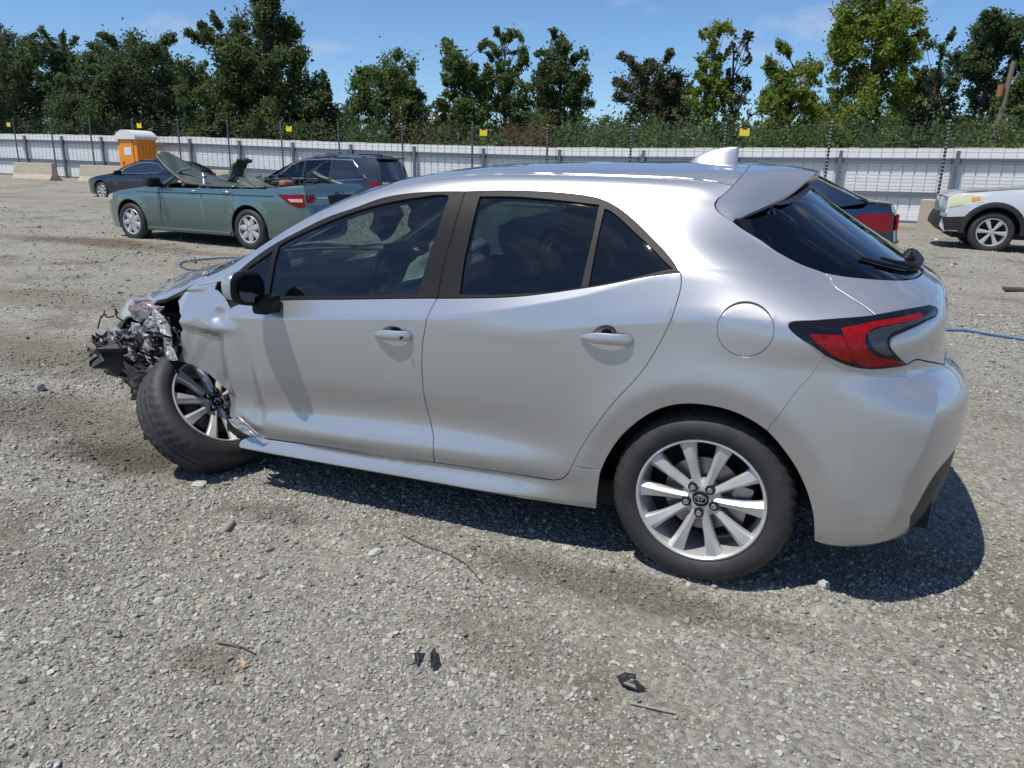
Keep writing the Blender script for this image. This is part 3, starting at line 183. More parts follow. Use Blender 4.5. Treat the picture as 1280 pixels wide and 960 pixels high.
 'red_inner': ["-4084 7308 -4206 7322 -4328 7337 -4450 7351 -4572 7366 -4695 7380 -4820 7394 -4954 7409 -5091 7425 -5228 7440 -5366 7455 -5501 7469 -5633 7480 -5772 7490 -5906 7497 -6040 7503 -6174 7509 -6314 7516 -6452 7524 -6599 7533 -6748 7542 -6893 7550 -7027 7556 -7145 7559 -7355 7563 -7476 7545 -7476 7525 -7458 7504 -7401 7485 -7301 7473 -7172 7466 -7023 7462 -6868 7459 -6718 7455 -6584 7449 -6448 7441 -6312 7433 -6177 7425 -6045 7416 -5917 7407 -5794 7396 -5643 7382 -5496 7369 -5360 7350 -5245 7323 -5119 7277 -5037 7211 -5021 7117 -5049 7016 -5150 6907 -5297 6814 -5426 6757 -5571 6712 -5724 6675 -5865 6650 -6014 6632 -6165 6616 -6307 6597 -6492 6566 -6669 6533 -6748 6509 -6701 6501 -6583 6500 -6423 6502 -6251 6504 -6097 6505 -5973 6502 -5844 6498 -5714 6493 -5586 6490 -5463 6490 -5350 6496 -5192 6509 -5048 6531 -4915 6573 -4799 6643 -4694 6732 -4591 6823 -4491 6911 -4393 7001 -4295 7091"],
 'clear_lens': ["-5124 7263 -5245 7289 -5366 7316 -5501 7340 -5606 7354 -5719 7367 -5839 7379 -5964 7390 -6095 7401 -6230 7412 -6340 7420 -6458 7428 -6581 7436 -6707 7444 -6835 7451 -6964 7459 -7092 7466 -7217 7473 -7337 7481 -7451 7488 -7613 7503 -7784 7524 -7951 7545 -8100 7559 -8215 7562 -8283 7548 -8305 7521 -8304 7493 -8258 7471 -8164 7457 -8034 7448 -7882 7443 -7721 7438 -7564 7432 -7426 7422 -7301 7409 -7173 7396 -7045 7382 -6918 7368 -6795 7353 -6677 7338 -6566 7322 -6424 7303 -6287 7284 -6165 7261 -6062 7229 -5951 7172 -5889 7102 -5907 7021 -5966 6937 -6119 6833 -6222 6758 -6150 6743 -6003 6751 -5856 6770 -5723 6798 -5589 6839 -5466 6889 -5325 6976 -5193 7071"],
 'front_window': ["18166 8719 18167 8841 18168 8963 18169 9084 18170 9205 18172 9326 18173 9448 18174 9570 18175 9693 18176 9816 18177 9941 18178 10068 18179 10185 18180 10303 18181 10423 18182 10543 18182 10664 18183 10786 18184 10908 18185 11031 18186 11153 18187 11276 18187 11398 18188 11520 18189 11641 18060 11661 17932 11681 17784 11696 17670 11702 17542 11704 17406 11704 17263 11703 17119 11702 16976 11702 16838 11705 16707 11710 16577 11716 16447 11723 16317 11731 16187 11740 16055 11750 15920 11760 15791 11771 15661 11783 15530 11796 15398 11810 15264 11823 15129 11837 14991 11850 14851 11863 14735 11873 14617 11883 14497 11893 14375 11903 14253 11912 14129 11922 14006 11931 13882 11940 13759 11948 13636 11955 13515 11962 13385 11968 13255 11974 13125 11979 12996 11983 12867 11986 12738 11990 12609 11993 12479 11996 12350 12000 12221 12004 12094 12003 11958 12006 11815 12013 11669 12021 11521 12030 11375 12037 11234 12043 11101 12045 10978 12042 10869 12032 10775 12015 10701 11989 10649 11952 10609 11837 10631 11692 10657 11534 10663 11423 10671 11303 10681 11178 10693 11049 10707 10916 10725 10783 10744 10666 10767 10546 10792 10424 10820 10301 10848 10175 10876 10048 10903 9920 10928 9791 10951 9665 10973 9536 10994 9406 11016 9275 11037 9143 11058 9010 11079 8878 11100 8745 11121 8614 11242 8615 11363 8615 11482 8616 11601 8616 11720 8617 11839 8617 11957 8618 12075 8618 12193 8619 12311 8619 12430 8619 12548 8620 12668 8620 12787 8621 12908 8622 13029 8622 13151 8623 13274 8624 13398 8625 13523 8626 13650 8627 13778 8629 13908 8630 14039 8632 14151 8634 14263 8635 14377 8637 14492 8639 14608 8641 14725 8643 14842 8645 14961 8648 15080 8650 15201 8652 15321 8655 15443 8657 15565 8660 15688 8663 15811 8665 15934 8668 16058 8671 16182 8674 16306 8677 16431 8680 16556 8683 16681 8685 16806 8688 16930 8691 17055 8694 17180 8697 17304 8700 17429 8703 17553 8706 17676 8708 17799 8711 17922 8714 18044 8716"],
 'front_quarter_window': ["19891 10488 19816 10602 19747 10719 19675 10835 19591 10945 19488 11044 19399 11106 19297 11162 19186 11213 19068 11261 18945 11306 18820 11349 18695 11393 18572 11438 18454 11485 18450 11366 18445 11250 18441 11135 18436 11019 18432 10898 18429 10770 18426 10633 18425 10528 18424 10418 18424 10303 18424 10184 18424 10061 18424 9936 18425 9808 18426 9678 18427 9548 18428 9418 18429 9288 18430 9159 18431 9032 18431 8907 18562 8886 18694 8855 18825 8844 18955 8880 19019 8924 19083 8986 19146 9063 19209 9153 19272 9255 19334 9367 19396 9487 19458 9612 19520 9741 19581 9872 19643 10003 19705 10132 19767 10257 19829 10376"],
 'rear_window': ["9314 8623 9321 8744 9329 8864 9338 8985 9346 9105 9353 9226 9359 9347 9364 9469 9366 9593 9365 9724 9362 9856 9356 9989 9349 10123 9341 10257 9333 10393 9326 10530 9321 10669 9317 10790 9314 10912 9311 11035 9308 11159 9305 11284 9303 11409 9300 11535 9297 11660 9295 11786 9292 11910 9162 11913 9034 11917 8905 11921 8777 11925 8649 11929 8520 11932 8390 11935 8258 11937 8125 11938 7989 11938 7872 11937 7753 11935 7633 11933 7512 11930 7390 11926 7267 11922 7143 11917 7019 11912 6894 11907 6769 11902 6644 11896 6519 11891 6394 11885 6273 11879 6152 11873 6029 11867 5907 11860 5784 11853 5661 11845 5538 11838 5414 11830 5290 11823 5167 11815 5043 11807 4919 11800 4796 11792 4673 11785 4670 11653 4667 11522 4664 11390 4660 11259 4657 11127 4654 10996 4652 10864 4650 10732 4648 10600 4648 10467 4649 10342 4650 10214 4653 10084 4656 9952 4659 9821 4662 9691 4666 9564 4669 9441 4672 9323 4674 9212 4676 9109 4677 8972 4677 8848 4677 8732 4677 8618 4677 8500 4805 8502 4933 8504 5060 8506 5187 8508 5315 8510 5444 8513 5574 8516 5707 8520 5822 8524 5935 8529 6048 8535 6161 8541 6276 8547 6393 8553 6514 8559 6640 8565 6771 8571 6908 8576 7010 8579 7115 8582 7224 8585 7336 8588 7451 8590 7569 8593 7689 8595 7811 8598 7934 8600 8059 8602 8185 8604 8312 8606 8439 8608 8566 8610 8693 8612 8820 8614 8945 8616 9070 8618 9193 8621"],
 'rear_quarter_window': ["4384 8473 4387 8594 4391 8715 4395 8836 4399 8956 4402 9077 4406 9198 4410 9319 4413 9440 4417 9560 4420 9681 4423 9803 4425 9924 4427 10045 4429 10167 4430 10290 4430 10412 4431 10535 4431 10657 4431 10780 4430 10903 4430 11025 4430 11148 4429 11271 4429 11394 4429 11516 4429 11639 4343 11621 4246 11588 4169 11546 4080 11489 3981 11420 3875 11342 3765 11257 3654 11167 3545 11076 3459 11003 3369 10925 3276 10844 3181 10759 3084 10671 2987 10580 2891 10486 2795 10391 2702 10293 2611 10193 2524 10093 2441 9991 2366 9892 2295 9790 2226 9685 2159 9578 2095 9469 2031 9358 1969 9246 1908 9134 1847 9021 1786 8909 1724 8797 1661 8686 1597 8576 1724 8570 1850 8565 1977 8559 2104 8553 2230 8548 2357 8542 2483 8537 2610 8531 2737 8526 2863 8521 2990 8516 3117 8511 3243 8507 3370 8503 3497 8499 3624 8495 3750 8492 3877 8488 4004 8484 4131 8481 4257 8477"],
 'front_window_frame': ["10215 8488 10214 8611 10214 8736 10215 8861 10216 8986 10216 9110 10215 9234 10213 9356 10208 9476 10201 9593 10188 9724 10171 9850 10152 9973 10131 10095 10111 10219 10091 10348 10075 10483 10063 10606 10050 10738 10038 10877 10027 11019 10016 11162 10007 11302 9999 11436 9992 11562 9988 11676 9986 11776 9989 11920 9998 12040 10006 12159 10131 12165 10257 12171 10383 12177 10510 12183 10636 12189 10762 12195 10887 12201 11010 12207 11133 12214 11254 12221 11391 12230 11525 12240 11657 12251 11788 12262 11919 12272 12052 12282 12188 12291 12327 12299 12444 12305 12563 12312 12685 12319 12808 12326 12933 12332 13058 12337 13183 12341 13307 12343 13430 12342 13552 12339 13672 12332 13795 12320 13918 12304 14039 12283 14159 12259 14279 12235 14399 12210 14518 12186 14637 12164 14756 12146 14876 12132 15006 12123 15134 12117 15263 12115 15391 12116 15519 12117 15648 12118 15779 12119 15911 12118 16045 12114 16168 12108 16293 12100 16421 12091 16551 12081 16681 12071 16811 12060 16940 12050 17068 12040 17194 12032 17317 12025 17436 12020 17573 12018 17707 12020 17839 12023 17969 12028 18096 12032 18221 12033 18345 12030 18467 12021 18592 12009 18716 11996 18837 11981 18957 11961 19074 11934 19187 11899 19297 11853 19408 11791 19515 11716 19619 11632 19719 11540 19817 11446 19913 11350 20006 11258 20092 11171 20175 11081 20254 10990 20333 10899 20410 10806 20488 10714 20567 10623 18699 8458 18574 8461 18449 8464 18323 8467 18198 8470 18073 8474 17947 8477 17822 8480 17697 8484 17571 8487 17446 8490 17321 8493 17196 8496 17070 8499 16945 8502 16821 8504 16696 8506 16571 8508 16446 8510 16322 8511 16200 8512 16079 8512 15960 8513 15842 8512 15724 8512 15607 8512 15490 8511 15372 8510 15255 8509 15137 8508 15018 8506 14897 8505 14776 8504 14653 8503 14528 8502 14400 8500 14271 8499 14138 8499 14003 8498 13895 8498 13785 8497 13674 8497 13561 8496 13447 8496 13331 8496 13213 8495 13095 8495 12975 8495 12854 8494 12732 8494 12610 8494 12486 8493 12362 8493 12237 8493 12112 8492 11986 8492 11860 8492 11734 8492 11607 8491 11481 8491 11354 8491 11228 8490 11102 8490 10976 8490 10850 8490 10725 8489 10601 8489 10477 8489 10354 8488 10232 8488", "18166 8719 18167 8841 18168 8963 18169 9084 18170 9205 18172 9326 18173 9448 18174 9570 18175 9693 18176 9816 18177 9941 18178 10068 18179 10185 18180 10303 18181 10423 18182 10543 18182 10664 18183 10786 18184 10908 18185 11031 18186 11153 18187 11276 18187 11398 18188 11520 18189 11641 18060 11661 17932 11681 17784 11696 17670 11702 17542 11704 17406 11704 17263 11703 17119 11702 16976 11702 16838 11705 16707 11710 16577 11716 16447 11723 16317 11731 16187 11740 16055 11750 15920 11760 15791 11771 15661 11783 15530 11796 15398 11810 15264 11823 15129 11837 14991 11850 14851 11863 14735 11873 14617 11883 14497 11893 14375 11903 14253 11912 14129 11922 14006 11931 13882 11940 13759 11948 13636 11955 13515 11962 13385 11968 13255 11974 13125 11979 12996 11983 12867 11986 12738 11990 12609 11993 12479 11996 12350 12000 12221 12004 12094 12003 11958 12006 11815 12013 11669 12021 11521 12030 11375 12037 11234 12043 11101 12045 10978 12042 10869 12032 10775 12015 10701 11989 10649 11952 10609 11837 10631 11692 10657 11534 10663 11423 10671 11303 10681 11178 10693 11049 10707 10916 10725 10783 10744 10666 10767 10546 10792 10424 10820 10301 10848 10175 10876 10048 10903 9920 10928 9791 10951 9665 10973 9536 10994 9406 11016 9275 11037 9143 11058 9010 11079 8878 11100 8745 11121 8614 11242 8615 11363 8615 11482 8616 11601 8616 11720 8617 11839 8617 11957 8618 12075 8618 12193 8619 12311 8619 12430 8619 12548 8620 12668 8620 12787 8621 12908 8622 13029 8622 13151 8623 13274 8624 13398 8625 13523 8626 13650 8627 13778 8629 13908 8630 14039 8632 14151 8634 14263 8635 14377 8637 14492 8639 14608 8641 14725 8643 14842 8645 14961 8648 15080 8650 15201 8652 15321 8655 15443 8657 15565 8660 15688 8663 15811 8665 15934 8668 16058 8671 16182 8674 16306 8677 16431 8680 16556 8683 16681 8685 16806 8688 16930 8691 17055 8694 17180 8697 17304 8700 17429 8703 17553 8706 17676 8708 17799 8711 17922 8714 18044 8716", "19891 10488 19816 10602 19747 10719 19675 10835 19591 10945 19488 11044 19399 11106 19297 11162 19186 11213 19068 11261 18945 11306 18820 11349 18695 11393 18572 11438 18454 11485 18450 11366 18445 11250 18441 11135 18436 11019 18432 10898 18429 10770 18426 10633 18425 10528 18424 10418 18424 10303 18424 10184 18424 10061 18424 9936 18425 9808 18426 9678 18427 9548 18428 9418 18429 9288 18430 9159 18431 9032 18431 8907 18562 8886 18694 8855 18825 8844 18955 8880 19019 8924 19083 8986 19146 9063 19209 9153 19272 9255 19334 9367 19396 9487 19458 9612 19520 9741 19581 9872 19643 10003 19705 10132 19767 10257 19829 10376"],
 'rear_window_frame': ["10006 12159 9998 12040 9989 11920 9986 11776 9988 11676 9992 11562 9999 11436 10007 11302 10016 11162 10027 11019 10038 10877 10050 10738 10063 10606 10075 10483 10091 10348 10111 10219 10131 10095 10152 9973 10171 9850 10188 9724 10201 9593 10208 9476 10213 9356 10215 9234 10216 9110 10216 8986 10215 8861 10214 8736 10214 8611 10215 8488 10230 8483 10103 8483 9975 8484 9846 8484 9718 8485 9590 8485 9461 8486 9333 8486 9205 8487 9077 8487 8950 8487 8824 8487 8698 8487 8574 8487 8450 8486 8326 8485 8202 8484 8078 8483 7954 8481 7831 8479 7709 8478 7588 8476 7467 8474 7348 8472 7230 8470 7114 8468 6999 8467 6886 8465 6747 8463 6611 8462 6478 8461 6346 8459 6216 8458 6087 8456 5958 8455 5828 8453 5696 8450 5576 8448 5458 8445 5339 8443 5221 8441 5102 8438 4983 8435 4863 8431 4741 8426 4617 8421 4491 8414 4370 8407 4245 8400 4117 8393 3987 8385 3856 8377 3724 8368 3593 8358 3464 8347 3337 8335 3212 8321 3092 8306 2977 8289 2840 8264 2707 8234 2577 8200 2450 8165 2327 8132 2207 8101 2090 8075 1976 8056 1837 8042 1705 8037 1577 8036 1451 8037 1322 8035 1355 8164 1387 8295 1418 8426 1449 8557 1482 8687 1517 8815 1556 8941 1599 9065 1644 9182 1692 9298 1742 9412 1794 9525 1850 9636 1908 9745 1969 9853 2034 9959 2103 10065 2175 10169 2251 10272 2329 10373 2410 10471 2493 10568 2579 10662 2666 10754 2756 10843 2850 10930 2947 11015 3046 11098 3145 11178 3244 11255 3342 11329 3437 11399 3543 11474 3648 11546 3752 11613 3855 11676 3956 11735 4056 11790 4180 11854 4301 11911 4420 11961 4538 12005 4677 12049 4815 12084 4959 12113 5088 12133 5221 12148 5361 12160 5512 12172 5618 12179 5729 12186 5844 12192 5963 12198 6086 12203 6213 12208 6344 12212 6478 12215 6587 12217 6700 12220 6816 12221 6934 12223 7055 12224 7178 12225 7303 12225 7430 12226 7557 12225 7686 12225 7814 12224 7943 12223 8072 12221 8188 12219 8305 12217 8423 12214 8542 12211 8663 12207 8784 12203 8905 12199 9027 12194 9150 12190 9273 12185 9395 12181 9518 12176 9641 12172 9763 12167 9885 12163", "9314 8623 9321 8744 9329 8864 9338 8985 9346 9105 9353 9226 9359 9347 9364 9469 9366 9593 9365 9724 9362 9856 9356 9989 9349 10123 9341 10257 9333 10393 9326 10530 9321 10669 9317 10790 9314 10912 9311 11035 9308 11159 9305 11284 9303 11409 9300 11535 9297 11660 9295 11786 9292 11910 9162 11913 9034 11917 8905 11921 8777 11925 8649 11929 8520 11932 8390 11935 8258 11937 8125 11938 7989 11938 7872 11937 7753 11935 7633 11933 7512 11930 7390 11926 7267 11922 7143 11917 7019 11912 6894 11907 6769 11902 6644 11896 6519 11891 6394 11885 6273 11879 6152 11873 6029 11867 5907 11860 5784 11853 5661 11845 5538 11838 5414 11830 5290 11823 5167 11815 5043 11807 4919 11800 4796 11792 4673 11785 4670 11653 4667 11522 4664 11390 4660 11259 4657 11127 4654 10996 4652 10864 4650 10732 4648 10600 4648 10467 4649 10342 4650 10214 4653 10084 4656 9952 4659 9821 4662 9691 4666 9564 4669 9441 4672 9323 4674 9212 4676 9109 4677 8972 4677 8848 4677 8732 4677 8618 4677 8500 4805 8502 4933 8504 5060 8506 5187 8508 5315 8510 5444 8513 5574 8516 5707 8520 5822 8524 5935 8529 6048 8535 6161 8541 6276 8547 6393 8553 6514 8559 6640 8565 6771 8571 6908 8576 7010 8579 7115 8582 7224 8585 7336 8588 7451 8590 7569 8593 7689 8595 7811 8598 7934 8600 8059 8602 8185 8604 8312 8606 8439 8608 8566 8610 8693 8612 8820 8614 8945 8616 9070 8618 9193 8621", "4384 8473 4387 8594 4391 8715 4395 8836 4399 8956 4402 9077 4406 9198 4410 9319 4413 9440 4417 9560 4420 9681 4423 9803 4425 9924 4427 10045 4429 10167 4430 10290 4430 10412 4431 10535 4431 10657 4431 10780 4430 10903 4430 11025 4430 11148 4429 11271 4429 11394 4429 11516 4429 11639 4343 11621 4246 11588 4169 11546 4080 11489 3981 11420 3875 11342 3765 11257 3654 11167 3545 11076 3459 11003 3369 10925 3276 10844 3181 10759 3084 10671 2987 10580 2891 10486 2795 10391 2702 10293 2611 10193 2524 10093 2441 9991 2366 9892 2295 9790 2226 9685 2159 9578 2095 9469 2031 9358 1969 9246 1908 9134 1847 9021 1786 8909 1724 8797 1661 8686 1597 8576 1724 8570 1850 8565 1977 8559 2104 8553 2230 8548 2357 8542 2483 8537 2610 8531 2737 8526 2863 8521 2990 8516 3117 8511 3243 8507 3370 8503 3497 8499 3624 8495 3750 8492 3877 8488 4004 8484 4131 8481 4257 8477"],
 'windshield': ["13780 19000 13780 18878 13779 18755 13778 18630 13777 18503 13776 18376 13774 18247 13772 18117 13771 17987 13769 17857 13767 17727 13765 17596 13763 17466 13761 17336 13759 17207 13758 17079 13756 16952 13755 16827 13755 16703 13754 16581 13755 16460 13755 16342 13756 16226 13758 16113 13760 16003 13762 15895 13766 15791 13770 15690 13774 15593 13780 15500 13790 15342 13799 15192 13808 15050 13819 14914 13831 14784 13846 14659 13864 14539 13887 14423 13915 14310 13950 14200 13995 14074 14042 13952 14095 13834 14155 13724 14224 13622 14305 13530 14400 13450 14486 13397 14581 13353 14685 13317 14796 13287 14913 13263 15037 13243 15164 13226 15295 13212 15429 13199 15564 13185 15700 13170 15805 13159 15913 13149 16025 13142 16139 13136 16255 13131 16373 13127 16494 13125 16616 13123 16740 13122 16865 13122 16990 13122 17117 13122 17244 13123 17371 13123 17498 13123 17624 13123 17751 13123 17876 13122 18000 13120 18123 13118 18249 13116 18375 13114 18503 13112 18633 13110 18762 13108 18893 13107 19023 13105 19153 13104 19283 13102 19412 13100 19541 13098 19668 13097 19793 13095 19917 13093 20039 13091 20158 13088 20275 13086 20389 13083 20500 13080 20639 13074 20775 13063 20907 13050 21037 13036 21164 13022 21288 13008 21411 12997 21531 12989 21650 12987 21768 12990 21884 13001 22000 13020 22119 13046 22239 13076 22359 13110 22478 13149 22595 13192 22709 13242 22819 13299 22924 13362 23023 13433 23116 13512 23200 13600 23264 13682 23322 13771 23375 13866 23423 13968 23467 14076 23506 14189 23542 14307 23576 14429 23607 14555 23636 14684 23663 14816 23690 14950 23717 15086 23744 15223 23771 15362 23800 15500 23821 15603 23841 15708 23860 15816 23878 15926 23896 16038 23912 16152 23928 16268 23943 16385 23958 16504 23972 16625 23985 16746 23998 16869 24010 16993 24022 17118 24034 17243 24046 17369 24057 17496 24069 17623 24080 17750 24091 17877 24102 18004 24113 18131 24125 18257 24137 18383 24149 18508 24161 18633 24173 18756 24186 18879 24200 19000 23800 19000 23300 19000 22800 19000 22300 19000 21800 19000 21300 19000 20800 19000 20300 19000 19800 19000 19300 19000 18800 19000 18300 19000 17800 19000 17300 19000 16800 19000 16300 19000 15800 19000 15300 19000 14800 19000 14300 19000"],
 'front_fender': ["20463 7074 20448 7584 20108 8035 20527 8488 21198 9764 21121 11141 20907 11659 21731 13000 22154 13000 22265 13000 22528 12544 22711 11898 23328 8467 23781 8098 23298 7905 22861 7531 23009 6875 22933 5958 23510 5145 23189 4723 24052 3996 22795 4026 21927 3675 21026 3037 20370 2883 20585 3771 20662 4664 20429 6448"],
 'fender_scrap': ["19934 2131 20324 2889 20935 2966 20763 2288 20857 1748 20330 1565 19613 1354 19227 996"],
}
OUTL = {k: [np.array(list(map(int, t.split()))).reshape(-1, 2)/1e4 for t in v] for k, v in _O.items()}
# ---------------------------------------------------------------- helpers
def mk_mat(name, base=(.5, .5, .5), rough=.5, metal=0., coat=0., coat_r=.03, spec=.5, bump=None, vary=None, trans=0., emis=None, ior=None):
    """principled material; vary=(scale, amount, colour2) mottles the colour, bump=(scale, strength, distance)"""
    m = bpy.data.materials.new(name); m.use_nodes = True; nt = m.node_tree; b = nt.nodes['Principled BSDF']
    b.inputs['Base Color'].default_value = (*base, 1); b.inputs['Roughness'].default_value = rough; b.inputs['Metallic'].default_value = metal
    b.inputs['Coat Weight'].default_value = coat; b.inputs['Coat Roughness'].default_value = coat_r; b.inputs['Specular IOR Level'].default_value = spec
    b.inputs['Transmission Weight'].default_value = trans
    if ior: b.inputs['IOR'].default_value = ior
    tc = nt.nodes.new('ShaderNodeTexCoord')
    if vary:
        n = nt.nodes.new('ShaderNodeTexNoise'); n.inputs['Scale'].default_value = vary[0]; n.inputs['Detail'].default_value = 6; n.inputs['Roughness'].default_value = .65
        r = nt.nodes.new('ShaderNodeValToRGB'); r.color_ramp.elements[0].position = .35; r.color_ramp.elements[1].position = .68
        r.color_ramp.elements[0].color = (*base, 1); r.color_ramp.elements[1].color = (*vary[2], 1)
        mx = nt.nodes.new('ShaderNodeMixRGB'); mx.inputs[0].default_value = vary[1]; mx.inputs[1].default_value = (*base, 1)
        nt.links.new(tc.outputs['Object'], n.inputs['Vector']); nt.links.new(n.outputs['Fac'], r.inputs[0]); nt.links.new(r.outputs[0], mx.inputs[2]); nt.links.new(mx.outputs[0], b.inputs['Base Color'])
    if bump:
        n = nt.nodes.new('ShaderNodeTexNoise'); n.inputs['Scale'].default_value = bump[0]; n.inputs['Detail'].default_value = 5
        bp = nt.nodes.new('ShaderNodeBump'); bp.inputs['Strength'].default_value = bump[1]; bp.inputs['Distance'].default_value = bump[2]
        nt.links.new(tc.outputs['Object'], n.inputs['Vector']); nt.links.new(n.outputs['Fac'], bp.inputs['Height']); nt.links.new(bp.outputs[0], b.inputs['Normal'])
    return m
def glass_mat(name, tint=(.2, .25, .28), refl=1.0, smudge=0.):
    """thin tinted window glass: see-through, with a Fresnel reflection"""
    m = bpy.data.materials.new(name); m.use_nodes = True; nt = m.node_tree; nt.nodes.clear()
    o = nt.nodes.new('ShaderNodeOutputMaterial'); mx = nt.nodes.new('ShaderNodeMixShader'); t = nt.nodes.new('ShaderNodeBsdfTransparent'); g = nt.nodes.new('ShaderNodeBsdfGlossy')
    fr = nt.nodes.new('ShaderNodeFresnel'); fr.inputs['IOR'].default_value = 1.52
    t.inputs[0].default_value = (*tint, 1); g.inputs['Roughness'].default_value = .015
    mu = nt.nodes.new('ShaderNodeMath'); mu.operation = 'MULTIPLY_ADD'; mu.inputs[1].default_value = 1.7*refl; mu.inputs[2].default_value = 0; mu.use_clamp = True
    nt.links.new(fr.outputs[0], mu.inputs[0]); nt.links.new(mu.outputs[0], mx.inputs[0]); nt.links.new(t.outputs[0], mx.inputs[1]); nt.links.new(g.outputs[0], mx.inputs[2])
    last = mx
    if smudge:
        d = nt.nodes.new('ShaderNodeBsdfDiffuse'); d.inputs[0].default_value = (.55, .55, .52, 1); n = nt.nodes.new('ShaderNodeTexNoise'); n.inputs['Scale'].default_value = 5; n.inputs['Detail'].default_value = 8
        n.inputs['Distortion'].default_value = .6
        tc = nt.nodes.new('ShaderNodeTexCoord'); mp = nt.nodes.new('ShaderNodeMapping'); mp.inputs['Scale'].default_value = (1, 1, 4)
        r = nt.nodes.new('ShaderNodeMapRange'); r.inputs[1].default_value = .48; r.inputs[2].default_value = .85; r.inputs[3].default_value = smudge*.15; r.inputs[4].default_value = smudge
        m2 = nt.nodes.new('ShaderNodeMixShader')
        nt.links.new(tc.outputs['Object'], mp.inputs[0]); nt.links.new(mp.outputs[0], n.inputs['Vector']); nt.links.new(n.outputs['Fac'], r.inputs[0]); nt.links.new(r.outputs[0], m2.inputs[0])
        nt.links.new(mx.outputs[0], m2.inputs[1]); nt.links.new(d.outputs[0], m2.inputs[2]); last = m2
    nt.links.new(last.outputs[0], o.inputs[0]); return m
def meshobj(name, V, F, mat, parent=None, normals=None, smooth=False, label=None, mats=None, fm=None):
    me = bpy.data.meshes.new(name); me.from_pydata([tuple(map(float, v)) for v in V], [], [tuple(map(int, f)) for f in F])
    for m in (mats or ([mat] if mat else [])): me.materials.append(m)
    if fm is not None: me.polygons.foreach_set('material_index', np.asarray(fm, dtype=np.int32))
    if smooth or normals is not None: me.polygons.foreach_set('use_smooth', np.ones(len(me.polygons), dtype=bool))
    me.update()
    if normals is not None: me.normals_split_custom_set_from_vertices([tuple(map(float, n)) for n in normals])
    o = bpy.data.objects.new(name, me); COL.objects.link(o)
    if parent: o.parent = parent
    if label: o['label'] = label
    return o
def thing(name, label, cat, loc=(0, 0, 0), rotz=0, group=None, rot=None):
    o = bpy.data.objects.new(name, None); COL.objects.link(o); o.location = loc
    o.rotation_euler = rot if rot else (0, 0, rotz); o.empty_display_size = .2
    o['label'] = label; o['category'] = cat
    if group: o['group'] = group
    return o
def tag(o, label, cat, group=None):
    o['label'] = label; o['category'] = cat
    if group: o['group'] = group
    return o
